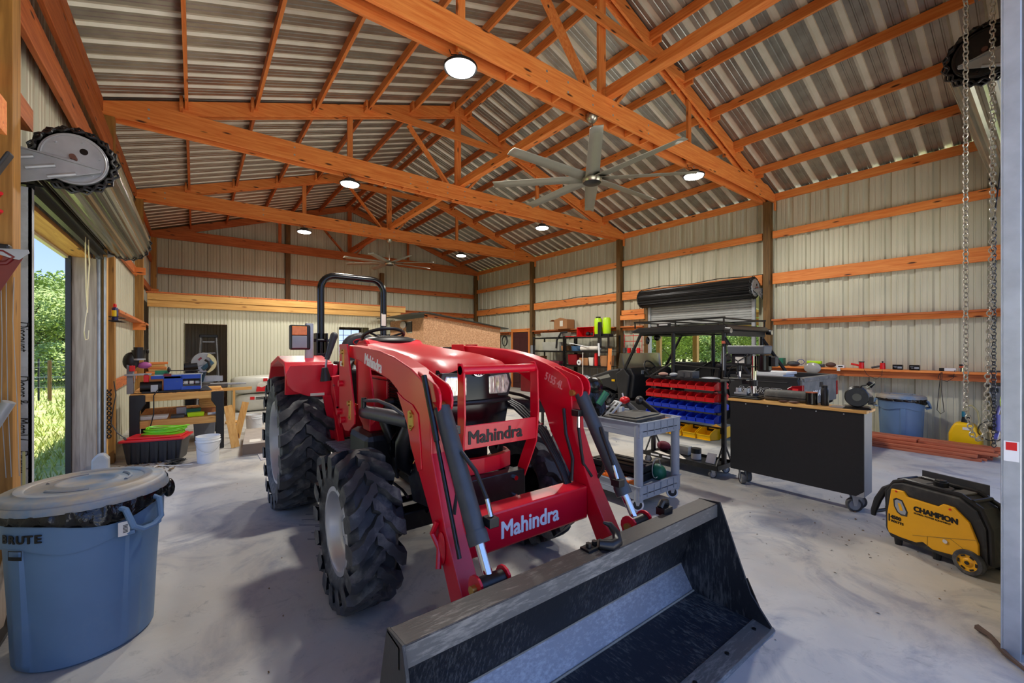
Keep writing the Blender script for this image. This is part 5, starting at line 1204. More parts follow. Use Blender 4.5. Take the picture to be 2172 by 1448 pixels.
# debris and cord under the bench end
cd = MB().tube([(-.55, 6.95, .008), (-.45, 6.90, .01), (-.38, 7.02, .03), (-.28, 7.0, .012), (-.15, 6.93, .01), (-.02, 6.9, .01)], .006, 6)
lone('electrical_cable', cd, PAP, 'pale cord lying on the floor in front of the tote', 'cord', smooth=True)
cb_ = MB()
for k in range(5): cb_.tube([(-.20 + R.uniform(-.12, .12), 7.08 + R.uniform(-.08, .08), .01 + R.uniform(0, .05)) for _ in range(6)], .008, 6)
lone('cable_heap', cb_, BLK, 'small heap of black cable before the tote', 'cable')
lf = MB()
for k in range(420):
    if k < 200: x, y = R.uniform(-.85, -.2), R.uniform(6.7, 7.4)
    elif k < 330: x, y = R.uniform(.2, 5.5), R.uniform(.8, 6.5)
    else: x, y = R.gauss(4.4, .7), R.gauss(.9, .4)
    a = R.uniform(0, 6.28); s_ = R.uniform(.004, .014) if k >= 200 else R.uniform(.01, .03)
    p = Vector((math.cos(a), math.sin(a), 0)) * s_; q = Vector((-p.y, p.x, 0)) * .4; c_ = Vector((x, y, .002))
    lf.add([c_ - p, c_ + q + Vector((0, 0, s_ * .5)), c_ + p, c_ - q], [(0, 1, 2, 3)])
o = part('dry_leaf_litter', lf, mat('dry_leaf', (116, 92, 62), .9, var=.4)); tag(o, 'dry leaf crumbs scattered over the concrete floor', 'litter'); o['kind'] = 'stuff'
# ================================================================ RIGHT SIDE
def caster(par, x, y, zt, r=.055, wcol=None, ww=.03, rz=0., name='caster'):
    c = part(name, MB().box(-.04, .04, -.035, .035, -.005, .0).prism([(-.03, 0), (.03, 0), (.012, -zt + r * .9), (-.012, -zt + r * .9)], 'y', -ww / 2 - .008, -ww / 2 - .004).prism([(-.03, 0), (.03, 0), (.012, -zt + r * .9), (-.012, -zt + r * .9)], 'y', ww / 2 + .004, ww / 2 + .008), STL, par)
    c.location = (x, y, zt); c.rotation_euler = (0, 0, rz)
    w_ = part('caster_wheel', MB().lathe([(r * .72, -ww / 2), (r * .96, -ww / 2), (r, -ww / 4), (r, ww / 4), (r * .96, ww / 2), (r * .72, ww / 2)], 28, (0, 0, r - zt), 'y'), wcol or RUB, c, smooth=30)
    part('wheel_centre', MB().lathe([(0, -ww * .35), (r * .74, -ww * .4), (r * .74, ww * .4), (0, ww * .35)], 20, (0, 0, r - zt), 'y'), BLK if wcol else GRY, c, smooth=30)
    return c

# utility cart -------------------------------------------------------------
cx0, cx1, cy0, cy1 = 3.28, 3.96, 2.37, 3.36
t = thing('utility_cart', 'grey two shelf plastic utility cart to the right of the tractor loader', 'cart', ((cx0 + cx1) / 2, (cy0 + cy1) / 2, 0))
def up(n_, mb, m_, par=None, **k): return part(n_, mb, m_, par or t, world=True, **k)
CG = mat('cart_grey', (150, 158, 168), .5, var=.05, dirt=(120, 126, 132), dscale=6, dlo=.55, dhi=.85)
def tray(nm, z0, z1):
    m_ = MB().box(cx0, cx1, cy0, cy0 + .012, z0, z1).box(cx0, cx1, cy1 - .012, cy1, z0, z1).box(cx0, cx0 + .012, cy0, cy1, z0, z1).box(cx1 - .012, cx1, cy0, cy1, z0, z1)
    m_.box(cx0, cx1, cy0, cy1, z0 + .045, z0 + .06)
    m_.box(cx0 - .008, cx1 + .008, cy0 - .012, cy0 + .014, z1 - .012, z1).box(cx0 - .008, cx1 + .008, cy1 - .014, cy1 + .008, z1 - .012, z1).box(cx0 - .012, cx0 + .014, cy0, cy1, z1 - .012, z1).box(cx1 - .014, cx1 + .012, cy0, cy1, z1 - .012, z1)
    tr_ = up(nm, m_, CG, bev=.004)
    r_ = MB()
    for k in range(5): x = cx0 + .12 + k * .11; r_.box(x - .003, x + .003, cy0 - .008, cy0, z0 + .02, z1 - .015)
    for k in range(6): y = cy0 + .14 + k * .14; r_.box(cx1, cx1 + .007, y - .003, y + .003, z0 + .02, z1 - .015)
    o = part('tray_ribs', r_, CG, tr_, world=True); o['kind'] = 'stuff'
tray('upper_tray', .70, .84); tray('lower_tray', .115, .25)
for x in (cx0 + .035, cx1 - .035):
    for y in (cy0 + .035, cy1 - .035):
        up('corner_post', MB().cyl((x, y, .10), (x, y, .83), .042, n=20), CG, smooth=True)
o_ = org[t.name]
for x in (cx0 + .05, cx1 - .05):
    for y in (cy0 + .06, cy1 - .06): caster(t, x - o_[0], y - o_[1], .118, .060, WHT, .030, rz=-.75 if y < 3 else .2)
# things on the cart
zt = .762
t = thing('tool_case', 'dusty black tool case lying open side down on the cart top', 'tool case', (3.62, 2.68, zt), .06)
part('case_shell', MB().frus(-.26, .26, -.20, .20, 0, .085, -.0, -.0).box(-.22, .22, -.16, .16, .085, .10), mat('dusty_black_case', (66, 66, 62), .6, var=.15, dirt=(110, 106, 96), dscale=6), t, bev=.018)
part('case_ribs', MB().box(-.27, -.255, -.12, .12, .02, .06).box(-.1, -.02, -.212, -.2, .02, .06), BLK, t, bev=.004)
lone('black_bag', MB().prism([(3.0, zt), (3.05, zt + .2), (3.10, zt + .36), (3.18, zt + .42), (3.30, zt + .36), (3.34, zt)], 'x', 3.36, 3.62).ball((3.48, 3.12, zt + .36), .14, 12, 8, (1.0, .6, .7)), BAG, 'crumpled black plastic bag standing on the far end of the cart', 'bag', bev=.03, smooth=60)
t = thing('tool_grate', 'grey slotted metal vent piece leaning on the black bag', 'metal part', (3.42, 2.93, zt + .005), rot=(0, .75, -.5))
part('plate', MB().box(-.02, .0, -.09, .09, 0, .27), STL, t, bev=.003); 
for k in range(3):
    for j in (-1, 1): part('slot', MB().box(-.022, -.019, j * .045 - .02, j * .045 + .02, .04 + k * .08, .09 + k * .08), BLK, t)
lone('teal_can', MB().cyl((3.44, 3.0, zt + .17), (3.52, 2.96, zt + .30), .035, n=14), GRN, 'teal tube sticking up behind the slotted metal piece', 'tube', smooth=True)
t = thing('grinder', 'small red and black angle tool at the back of the cart top', 'power tool', (3.84, 2.92, zt + .02))
part('tool_body', MB().cyl((.02, -.12, .03), (.0, .02, .14), .035, .03, n=14), DGR, t, smooth=True)
part('tool_head', MB().ball((-.01, .04, .17), .055, 14, 9, (1.1, 1, .8)), BRN, t, smooth=True); part('spindle', MB().cyl((-.02, .05, .2), (-.03, .06, .25), .008, n=8), WHT, t)
lone('caulk_gun', MB().bar((3.88, 2.78, zt + .2), (3.90, 2.50, zt + .02), .03, .05).ball((3.88, 2.8, zt + .2), .05), BLK, 'black tool with curved handle leaning over the cart corner', 'hand tool', bev=.008)
lone('cardboard_sheet', MB().box(3.80, 3.945, 2.44, 2.60, zt + .03, zt + .05).box(3.62, 3.9, 3.12, 3.3, zt, zt + .06), CARD, 'brown cardboard pieces at the back of the cart top', 'cardboard')
lone('white_cube', MB().box(3.70, 3.745, 2.90, 2.94, zt + .0, zt + .13), WHT, 'small white block between case and red tool on the cart', 'block')
lone('grey_blocks', MB().box(3.32, 3.42, 3.26, 3.34, zt, zt + .03).box(3.33, 3.41, 3.265, 3.335, zt + .034, zt + .064).box(3.34, 3.42, 3.26, 3.33, zt + .068, zt + .098).box(3.34, 3.40, 3.26, 3.31, zt + .10, zt + .14), STL, 'stack of grey metal blocks at the far left of the cart top', 'blocks', bev=.003)
zl = .177
t = thing('drill_case', 'closed black tool case on the lower shelf of the cart', 'tool case', (3.67, 2.87, zl), math.radians(6))
part('case_bottom', MB().box(-.17, .17, -.30, .30, 0, .08), BLK, t, bev=.012); part('case_lid', MB().box(-.17, .17, -.30, .30, .084, .155), BLK, t, bev=.018)
part('lid_ridges', MB().box(-.15, -.09, -.27, .27, .155, .165).box(-.03, .03, -.27, .27, .155, .165).box(.09, .15, -.27, .27, .155, .165), BLK, t, bev=.005); part('latch', MB().box(-.178, -.17, .1, .15, .05, .11), BLKG, t)
for i, (y, lab) in enumerate(((2.62, 'orange divided parts box on the lower cart shelf, nearer one'), (2.80, 'orange divided parts box on the lower cart shelf, farther one'))):
    t = thing('organizer_box', lab, 'parts box', (3.405, y, zl), group='orange parts boxes')
    part('box_body', MB().box(-.055, .055, -.08, .08, 0, .07), ORG, t, bev=.004); part('clear_lid', MB().box(-.045, .045, -.07, .0, .07, .078), mat('clear_plastic_lid', (222, 222, 218), .2), t)
    part('catch', MB().tube([(-.05, .03, .07), (-.05, .03, .10), (-.05, .07, .10), (-.05, .07, .07)], .006, 6), ORG, t)
lone('green_pouch', MB().ball((3.86, 2.56, zl + .06), .10, 14, 9, (.75, .9, .9)), GRN, 'dark green pouch at the front right of the lower cart shelf', 'pouch', smooth=True)
lone('wire_loop', MB().tube([(3.74 + .10 * math.cos(a), 2.50 + .02 * math.cos(a), zl + .14 + .10 * math.sin(a)) for a in [i * PI / 12 for i in range(-3, 20)]], .004, 6), STL, 'thin wire loop in front of the green pouch', 'wire', smooth=True)
t = thing('cordless_drill', 'red and black cordless drill behind the tractor cylinder on the cart', 'power tool', (3.42, 3.16, zl))
part('drill_body', MB().box(-.06, .10, -.03, .03, .10, .16).box(-.0, .05, -.02, .02, .04, .11), BRN, t, bev=.01); part('battery', MB().box(-.04, .09, -.04, .04, 0, .05), BLK, t, bev=.006); part('chuck', MB().cyl((-.06, 0, .13), (-.11, 0, .13), .022, n=12), BLK, t)
t = thing('battery_charger', 'black and red battery charger standing behind the cart shelf', 'charger', (3.50, 3.30, zl + .16))
part('charger_body', MB().box(-.07, .07, -.03, .03, -.155, .06), BLK, t, bev=.006); part('red_band', MB().box(-.06, .06, -.033, -.03, .0, .03), BRN, t); part('red_band', MB().box(-.06, .06, -.033, -.03, -.06, -.04), BRN, t)

# rolling bin rack -----------------------------------------------------------
rx, ry0, ry1 = 5.02, 2.44, 3.40
t = thing('bin_rack', 'black rolling rack holding red, blue and yellow parts bins', 'bin rack', (rx, (ry0 + ry1) / 2, 0)); rack = t
for y in (ry0, ry1): up('upright', MB().box(rx - .025, rx + .025, y - .02, y + .02, .13, 1.14), BLKM)
up('top_tray', MB().box(rx - .17, rx + .17, ry0 - .04, ry1 + .02, 1.14, 1.15).box(rx - .17, rx - .165, ry0 - .04, ry1 + .02, 1.15, 1.165), BLKM)
for z in (1.085, .955, .83, .70, .555): up('bin_rail', MB().box(rx - .035, rx - .02, ry0, ry1, z - .045, z + .03), BLKM)
up('base_tray', MB().box(rx - .20, rx + .22, ry0 - .02, ry1 + .06, .115, .125).box(rx - .205, rx - .195, ry0 - .02, ry1 + .06, .105, .16).box(rx + .215, rx + .225, ry0 - .02, ry1 + .06, .105, .16).box(rx - .2, rx + .22, ry0 - .025, ry0 - .015, .105, .16), BLKM)
for y in (ry0, ry1):
    for s in (-1, 1): up('diagonal_brace', MB().bar((rx, y, .42), (rx + s * .19, y, .14), .012, .02), BLKM)
up('base_print', MB().box(rx - .2065, rx - .2055, 3.18, 3.30, .125, .145).box(rx - .2065, rx - .2055, 3.02, 3.13, .125, .145), WHP)
o_ = org[t.name]
for x in (-.15, .17):
    for y in (ry0 + .06, ry1 - .02): caster(t, x, y - o_[1], .108, .046, None, .03, rz=-.6)
def bin_mesh(w_, d_, h_, m_):
    """open front stacking bin; front (low lip) towards -x, local origin back bottom centre"""
    tk = .005; mb = MB()
    mb.box(-d_, 0, -w_ / 2, w_ / 2, 0, tk)
    for s in (-1, 1):
        y0, y1 = (w_ / 2 - tk, w_ / 2) if s > 0 else (-w_ / 2, -w_ / 2 + tk)
        mb.prism([(0, 0), (0, h_), (-d_ * .55, h_), (-d_ * .98, h_ * .62), (-d_, h_ * .45), (-d_ * .92, 0)], 'y', y0, y1)
    mb.box(-tk, 0, -w_ / 2, w_ / 2, 0, h_)
    mb.add([(-d_ * .92, -w_ / 2, 0), (-d_ * .92, w_ / 2, 0), (-d_, w_ / 2, h_ * .45), (-d_, -w_ / 2, h_ * .45), (-d_ * .92 + tk, -w_ / 2, 0), (-d_ * .92 + tk, w_ / 2, 0), (-d_ + tk, w_ / 2, h_ * .45), (-d_ + tk, -w_ / 2, h_ * .45)], [(0, 1, 2, 3), (4, 7, 6, 5), (3, 2, 6, 7)])
    mb.box(-d_ - .006, -d_ + .004, -w_ / 2, w_ / 2, h_ * .43, h_ * .49)
    for s in (-1, 1): mb.bar((0, s * (w_ / 2 - .002), h_), (-d_ * .55, s * (w_ / 2 - .002), h_), .010, .006)
    mb.box(-.02, .02, -w_ * .3, w_ * .3, h_ - .012, h_ - .002)
    return mb.mesh('parts_bin', m_)
bs = {c: bin_mesh(.112, .16, .098, m_) for c, m_ in (('red', BRN), ('blue', BRB))}; by_ = bin_mesh(.165, .24, .13, BRY)
ordn = ['nearest', 'second nearest', 'third nearest', 'fourth nearest', 'fifth nearest', 'sixth nearest', 'seventh nearest', 'farthest']
def place_bin(me, x, y, z, lab, grp, flip=False):
    o = bpy.data.objects.new('parts_bin', me); col.objects.link(o); o.location = (x, y, z); o.rotation_euler = (0, PI / 40 if not flip else PI / 40, PI if flip else 0)
    o['label'] = lab; o['category'] = 'parts bin'; o['group'] = grp
for ri, (z, c, rn) in enumerate(((1.02, 'red', 'top row'), (.885, 'red', 'second row from the top'), (.762, 'blue', 'upper blue row'), (.632, 'blue', 'lower blue row'))):
    for k in range(8): place_bin(bs[c], rx - .037, ry0 + .075 + .1165 * k, z, '%s parts bin in the rack\'s %s, %s of eight' % (c, rn, ordn[k]), c + ' parts bins')
for k in range(5): place_bin(by_, rx - .037, ry0 + .11 + .182 * k, .44, 'yellow parts bin in the rack, %s of five' % (ordn[k] if k < 4 else 'farthest'), 'yellow parts bins')
for z, c, me in ((1.02, 'red', bs['red']), (.885, 'second red', bs['red']), (.762, 'blue', bs['blue']), (.44, 'yellow', by_)):
    place_bin(me, rx + .037, ry0 + .09, z, c + ' parts bin on the far side of the rack by the black cabinet', 'parts bins on the rack\'s far side', True)
lone('glue_tub', MB().cyl((5.08, 2.82, .127), (5.08, 2.82, .20), .058, n=24), PAP, 'round tub with black lid on the bin rack base', 'tub', smooth=True)
lone('tub_lid', MB().cyl((5.08, 2.82, .201), (5.08, 2.82, .26), .062, n=24), BLK, 'black lid on the round tub of the bin rack base', 'lid', smooth=True)
lone('card_packet', MB().bar((5.0, 2.60, .13), (5.06, 2.60, .24), .11, .01, (1, 0, 0)), WHT, 'white and red card packet at the near end of the rack base', 'packet')
lone('clear_container', MB().frus(5.12, 5.22, 2.95, 3.12, .127, .24, .01, .01), mat('clear_grey', (206, 210, 204), .2, trans=.3), 'cloudy plastic container on the bin rack base', 'container', bev=.006)
lone('maroon_cushion', MB().ball((5.14, 3.32, .19), .09, 14, 8, (.8, 1.1, .7)), mat('maroon_cloth', (112, 36, 56), .7), 'maroon cloth bundle at the far end of the rack base', 'cloth', smooth=True)
lone('paper_scraps', MB().bar((4.9, 3.1, .135), (4.95, 3.3, .15), .08, .006).bar((4.92, 2.9, .13), (5.0, 3.05, .16), .07, .005), PAP, 'crumpled paper on the bin rack base', 'paper')
for (y0, y1, hh, m_, lab, cat_) in ((2.48, 2.70, .03, GRY, 'grey rag on top of the bin rack, nearest item', 'rag'), (2.78, 2.98, .09, DGR, 'grey electrical box on top of the bin rack', 'electrical box'), (3.02, 3.14, .06, GRY, 'grey pouch on top of the bin rack', 'pouch'), (3.17, 3.30, .06, mat('tan_glove', (176, 134, 116), .8), 'tan work glove on the far end of the bin rack', 'glove')):
    lone(cat_.replace(' ', '_'), MB().ball((rx - .02, (y0 + y1) / 2, 1.151 + hh / 2), (y1 - y0) / 2, 12, 8, (.9, 1, hh / (y1 - y0))) if hh < .08 else MB().box(rx - .1, rx + .06, y0, y1, 1.151, 1.151 + hh).box(rx - .108, rx - .1, y0 + .02, y0 + .08, 1.17, 1.22).box(rx - .108, rx - .1, y0 + .11, y0 + .17, 1.17, 1.22), m_, lab, cat_, smooth=40)

# black cabinet on casters ---------------------------------------------------
t = thing('rolling_cabinet', 'black rolling cabinet with a plywood top, right of the bin rack', 'cabinet', (5.08, 1.70, 0))
CB = mat('cabinet_black_panel', (26, 26, 28), .45, var=.15, scale=30, dirt=(120, 118, 112), dscale=60, dlo=.72, dhi=.78)
up('front_panel', MB().box(4.88, 4.895, 1.10, 2.30, .165, .935), CB, bev=.002)
for ya in (1.10, 2.288): up('side_panel', MB().box(4.895, 5.14, ya, ya + .012, .165, .935), mat('cabinet_grey_side', (98, 100, 104), .4, metal=.2))
up('back_panel', MB().box(5.125, 5.14, 1.112, 2.288, .165, .935), BLK)
up('base_board', MB().box(4.895, 5.125, 1.112, 2.288, .165, .18), BLK)
up('cabinet_top', MB().box(4.865, 5.17, 1.08, 2.32, .936, .962), WY['y'], bev=.003)
bt = MB()
for k in range(5): bt.cyl((4.874, 1.25 + .22 * k, .915), (4.88, 1.25 + .22 * k, .915), .006, n=8)
up('screw_heads', bt, STL)
up('corner_gusset', MB().prism([(1.10, .165), (1.16, .165), (1.10, .22)], 'x', 4.876, 4.88), STL)
o_ = org[t.name]
for x, y in ((4.95, 2.20), (5.09, 2.20), (4.95, 1.19), (5.09, 1.19)): caster(t, x - o_[0], y - o_[1], .165, .065, None, .045, rz=.75 if y > 2 else -.95)
zc = .963
t = thing('drill_press', 'bench drill press with grey head on the cabinet left end', 'drill press', (5.05, 2.12, zc))
part('press_base', MB().box(-.12, .10, -.10, .22, 0, .02).box(-.10, .08, -.08, .20, .02, .035), BLKM, t, bev=.012)
part('column', MB().cyl((0, 0, .03), (0, 0, .48), .028, n=22), CHR, t, smooth=True); part('column_flange', MB().cyl((0, 0, .03), (0, 0, .06), .06, .045, n=22), BLKM, t, smooth=True)
part('table_bracket', MB().cyl((0, 0, .14), (0, 0, .21), .042, n=18).bar((0, .02, .18), (0, .12, .18), .05, .05), BLKM, t, bev=.006)
part('work_table', MB().box(-.09, .09, .08, .30, .205, .222), BLKM, t, bev=.004)
part('press_vise', MB().box(-.04, .04, .06, .20, .036, .06).box(-.04, .04, .06, .09, .06, .11).box(-.04, .04, .15, .18, .06, .11), STL, t, bev=.004)
part('belt_housing', MB().frus(-.11, .11, -.16, .26, .50, .60, .012, .012), mat('press_grey_housing', (88, 92, 98), .45, var=.04), t, bev=.018)
part('head_casting', MB().box(-.07, .07, .06, .22, .38, .50).cyl((0, .16, .30), (0, .16, .40), .03, n=14), BLKM, t, bev=.012)
part('head_label', MB().box(-.072, -.07, .07, .17, .40, .47), PAP, t)
part('motor', MB().cyl((0, -.11, .33), (0, -.11, .49), .075, n=24), BLKG, t, smooth=True); part('motor_cap', MB().cyl((0, -.11, .31), (0, -.11, .33), .06, .07, n=24), BLK, t, smooth=True)
part('capacitor_box', MB().box(-.04, .04, -.24, -.19, .37, .48), BLK, t, bev=.008)
part('chuck', MB().cyl((0, .16, .22), (0, .16, .30), .016, .024, n=14), CHR, t, smooth=True)
hd_ = MB()
for k in range(3): a = k * 2.1 + .5; hd_.cyl((-.07, .14, .42), (-.09, .14 + .14 * math.cos(a), .42 + .14 * math.sin(a)), .006, n=8).ball((-.09, .14 + .14 * math.cos(a), .42 + .14 * math.sin(a)), .016, 8, 6)
part('feed_handles', hd_, BLK, t, smooth=True)
part('motor_cord', MB().tube([(.0, -.04, .36), (-.08, .02, .36), (-.10, .10, .38), (-.09, .2, .36), (-.08, .26, .26), (-.08, .22, .18), (-.07, .25, .12)], .006, 6), BLK, t, smooth=True)
t = thing('tool_case', 'long dusty black case lying on the cabinet top beside the drill press', 'tool case', (5.09, 1.76, zc))
part('case_shell', MB().prism([(-.07, .0), (-.09, .03), (-.08, .09), (-.05, .115), (.06, .115), (.08, .08), (.08, 0)], 'y', -.22, .24), mat('dusty_black_case', (66, 66, 62)), t, bev=.014)
part('case_seam', MB().box(-.093, -.088, -.2, .22, .045, .05), BLK, t)
lone('brown_wrench', MB().ball((4.93, 1.78, zc + .014), .03, 10, 6, (.9, 1.6, .45)).ball((4.93, 1.68, zc + .014), .03, 10, 6, (.8, 1.8, .45)), mat('brown_leather', (88, 58, 48), .6), 'brown leather strap curled in front of the black case', 'strap', smooth=True)
t = thing('black_canister', 'short black canister with copper rim on the cabinet', 'canister', (5.0, 1.545, zc)); part('canister_body', MB().cyl((0, 0, 0), (0, 0, .118), .052, n=28), BLKG, t, smooth=True); part('canister_rim', MB().cyl((0, 0, .118), (0, 0, .126), .052, n=28), mat('copper_rim', (186, 92, 66), .4, metal=.5), t, smooth=True)
t = thing('water_bottle', 'tall black drinking bottle on the cabinet next to the canister', 'bottle', (5.02, 1.44, zc)); part('bottle_body', MB().lathe([(0, 0), (.032, 0), (.034, .01), (.034, .15), (.026, .175), (0, .175)], 24), BLK, t, smooth=True); part('bottle_cap', MB().cyl((0, 0, .175), (0, 0, .20), .028, n=20), BLK, t, smooth=True)
lone('sanding_block', MB().prism([(1.24, zc), (1.26, zc + .02), (1.36, zc + .015), (1.38, zc)], 'x', 4.92, 4.98), STL, 'flat grey metal piece between bottle and bench grinder', 'metal piece')
t = thing('bench_grinder', 'black bench grinder with small lamp on the cabinet right end', 'bench grinder', (5.03, 1.19, zc), math.radians(14))
part('grinder_foot', MB().frus(-.09, .09, -.09, .09, 0, .02, -.02, -.02), BLKM, t, bev=.006)
for s in (-1, 1):
    part('wheel_guard', MB().lathe([(.0, -.024), (.085, -.024), (.092, -.012), (.092, .012), (.085, .024), (0, .024)], 32, (s * .075, .0, .115), 'x') , BLKM, t, smooth=30)
    part('wheel_hub', MB().cyl((s * .105 if s > 0 else -.100, 0, .115), (s * .112 if s > 0 else -.107, 0, .115), .035, n=20), BLKG, t, smooth=True)
    part('tool_rest', MB().box(s * .075 - .03, s * .075 + .03, -.14, -.10, .055, .062).box(s * .075 - .006, s * .075 + .006, -.12, -.08, .05, .12), BLKM, t)
    part('eye_shield', MB().bar((s * .075, -.07, .20), (s * .075, -.13, .26), .05, .004), mat('shield_clear', (200, 210, 210), .1, trans=.5), t)
part('grinder_motor', MB().cyl((-.05, 0, .115), (.05, 0, .115), .062, n=28), BLK, t, smooth=True); part('red_ring', MB().cyl((-.052, 0, .115), (-.058, 0, .115), .045, n=24), BRN, t)
part('paper_tag', MB().box(-.06, -.057, -.11, -.07, .12, .19), PAP, t); part('lamp_arm', MB().tube([(0, 0, .17), (-.02, -.04, .22), (-.03, -.09, .24)], .008, 6).cyl((-.03, -.08, .25), (-.035, -.12, .22), .018, .026, n=12), BLKM, t, smooth=True)

# generator -------------------------------------------------------------------
ang = math.atan2(.365 - .85, 4.20 - 4.385)        # long axis, from left end to wheel end
t = thing('generator', 'yellow and black portable generator on the floor at the right', 'generator', (4.385, .85, 0), ang)
# local: x along length 0..0.56, y = -depth..0 (front face y=0 faces the camera), z up
Yf, Yb = 0., .26
F = lambda poly, a, b: MB().prism(poly, 'y', a, b)
shell = [(0.0, .08), (-.015, .10), (-.012, .40), (.03, .475), (.10, .50), (.44, .50), (.53, .44), (.575, .33), (.585, .10), (.56, .045), (.02, .045)]
part('generator_shell', F(shell, .012, Yb - .012), mat('generator_black', (40, 41, 42), .5, var=.1, dirt=(92, 88, 80), dscale=5, dlo=.5, dhi=.75), t, bev=.014)
yel = [(.022, .085), (.012, .12), (.012, .24), (.038, .435), (.12, .440), (.145, .405), (.33, .400), (.36, .43), (.42, .425), (.50, .35), (.545, .22), (.55, .09), (.535, .075), (.50, .11), (.46, .125), (.42, .09), (.30, .075), (.24, .105), (.20, .082), (.10, .078)]
for a, b, nm in ((-.010, .012, 'front_panel'), (Yb - .012, Yb + .010, 'rear_panel')):
    fp = part(nm, F(yel, a, b), YEL, t, bev=.006)
    if a < 0: front = fp
def fz(poly, m_, nm, d=-.0115, th_=.0015): return part(nm, F(poly, d, d + th_), m_, front)
fz([(.06, .305), (.055, .36), (.075, .375), (.115, .37), (.15, .29), (.145, .255), (.105, .25), (.08, .265)], mat('generator_black', (40, 41, 42)), 'handle_recess', -.0125)
fz([(.068, .31), (.066, .352), (.08, .364), (.11, .36), (.14, .29), (.135, .264), (.108, .262), (.088, .273)], STL, 'recess_trim', -.0135)
fz([(.086, .34), (.105, .34), (.122, .29), (.10, .285)], YEL, 'recess_centre', -.0145)
text('brand_lettering', 'CHAMPION', .052, BKP, front, (.187, -.0118, .317), (1, 0, 0), (0, 0, 1), sx=.94, fat=.003)
text('brand_line', 'GLOBAL POWER EQUIPMENT', .016, BKP, front, (.188, -.0118, .296), (1, 0, 0), (0, 0, 1), sx=1.02)
text('watt_number', '4500', .038, BKP, front, (.037, -.0118, .205), (1, 0, 0), (0, 0, 1), sx=.92, fat=.0018)
text('watt_lettering', 'WATTS', .024, BKP, front, (.038, -.0118, .178), (1, 0, 0), (0, 0, 1), sx=1.05, fat=.001)
fz([(.022, .178), (.022, .235), (.031, .235), (.031, .178)], BKP, 'side_bar_mark')
part('panel_seam', MB().bar((.18, -.0115, .13), (.54, -.0115, .25), .002, .002).bar((.27, -.0115, .085), (.27, -.0115, .16), .002, .002).bar((.27, -.0115, .16), (.40, -.0115, .20), .002, .002).bar((.40, -.0115, .20), (.465, -.0115, .165), .002, .002).bar((.465, -.0115, .165), (.465, -.0115, .125), .002, .002), BRS, front)
part('lock', MB().cyl((.375, -.010, .17), (.375, -.018, .17), .014, n=16), CHR, front, smooth=True)
for x, z in ((.075, .425), (.40, .405)): part('screw', MB().cyl((x, -.010, z), (x, -.015, z), .007, n=8), BRN, front)
part('top_deck', MB().box(.08, .20, .05, Yb - .05, .50, .515).box(.36, .44, .05, Yb - .05, .50, .515).cyl((.27, .14, .50), (.27, .14, .512), .07, n=24), mat('generator_dusty_grey', (96, 92, 84), .7, var=.12), t, bev=.006)
part('fuel_cap', MB().cyl((.27, .14, .512), (.27, .14, .55), .042, n=12).cyl((.27, .14, .55), (.27, .14, .56), .032, n=12), BLK, t, bev=.004)
part('rear_control_panel', MB().box(.08, .47, Yb + .012, Yb + .022, .30, .57), DGR, t, bev=.003)
for y in (.03, Yb - .03): part('frame_rail', MB().tube([(.0, y, .12), (-.012, y, .40), (.04, y, .485), (.11, y, .52), (.44, y, .515), (.545, y, .455), (.592, y, .33), (.60, y, .10)], .016, 8), BLK, t, smooth=True)
for x_, z_ in ((.50, .49), (.07, .51)): part('frame_cross_bar', MB().cyl((x_, .03, z_), (x_, Yb - .03, z_), .014, n=12), BLK, t, smooth=True)
part('tow_handle', MB().tube([(.0, .05, .44), (-.04, .05, .40), (-.09, .05, .30), (-.12, .05, .20), (-.125, .05, .16)], .02, 10, rr=[.014, .024, .026, .022, .016]).tube([(.0, Yb - .05, .44), (-.04, Yb - .05, .40), (-.09, Yb - .05, .30), (-.12, Yb - .05, .20)], .018, 10).cyl((-.12, .05, .19), (-.12, Yb - .05, .19), .014, n=10), BLK, t, smooth=True)
part('end_grille', MB().box(-.03, -.012, .04, Yb - .04, .10, .36), BLK, t, bev=.006)
ft = MB()
for x in (.06, .30):
    for y in (.04, Yb - .04): ft.cyl((x, y, 0), (x, y, .05), .022, .028, n=12)
part('rubber_feet', ft, BLK, t)
for s, y in ((-1, -.012), (1, Yb + .012)):
    wl_ = part('wheel', MB().lathe([(.055, -.02), (.078, -.02), (.083, -.01), (.083, .014), (.07, .02)], 32, (.50, y, .083), 'y'), RUB, t, smooth=30)
    part('wheel_disc', MB().lathe([(0, -.017), (.02, -.019), (.03, -.013), (.05, -.014), (.066, -.018), (.068, .01), (0, .01)] if s < 0 else [(0, .017), (.03, .013), (.066, .018), (.066, 0)], 32, (.50, y, .083), 'y'), YEL, wl_, smooth=30)
    if s < 0:
        sl_ = MB()
        for k in range(6): a = k * PI / 3; sl_.bar((.50 + .047 * math.cos(a - .25), y - .017, .083 + .047 * math.sin(a - .25)), (.50 + .047 * math.cos(a + .25), y - .017, .083 + .047 * math.sin(a + .25)), .004, .010, (math.cos(a), 0, math.sin(a)))
        part('disc_slots', sl_, BLK, wl_); part('wheel_bolt', MB().cyl((.50, y - .02, .083), (.50, y - .026, .083), .012, n=10), BLK, wl_)

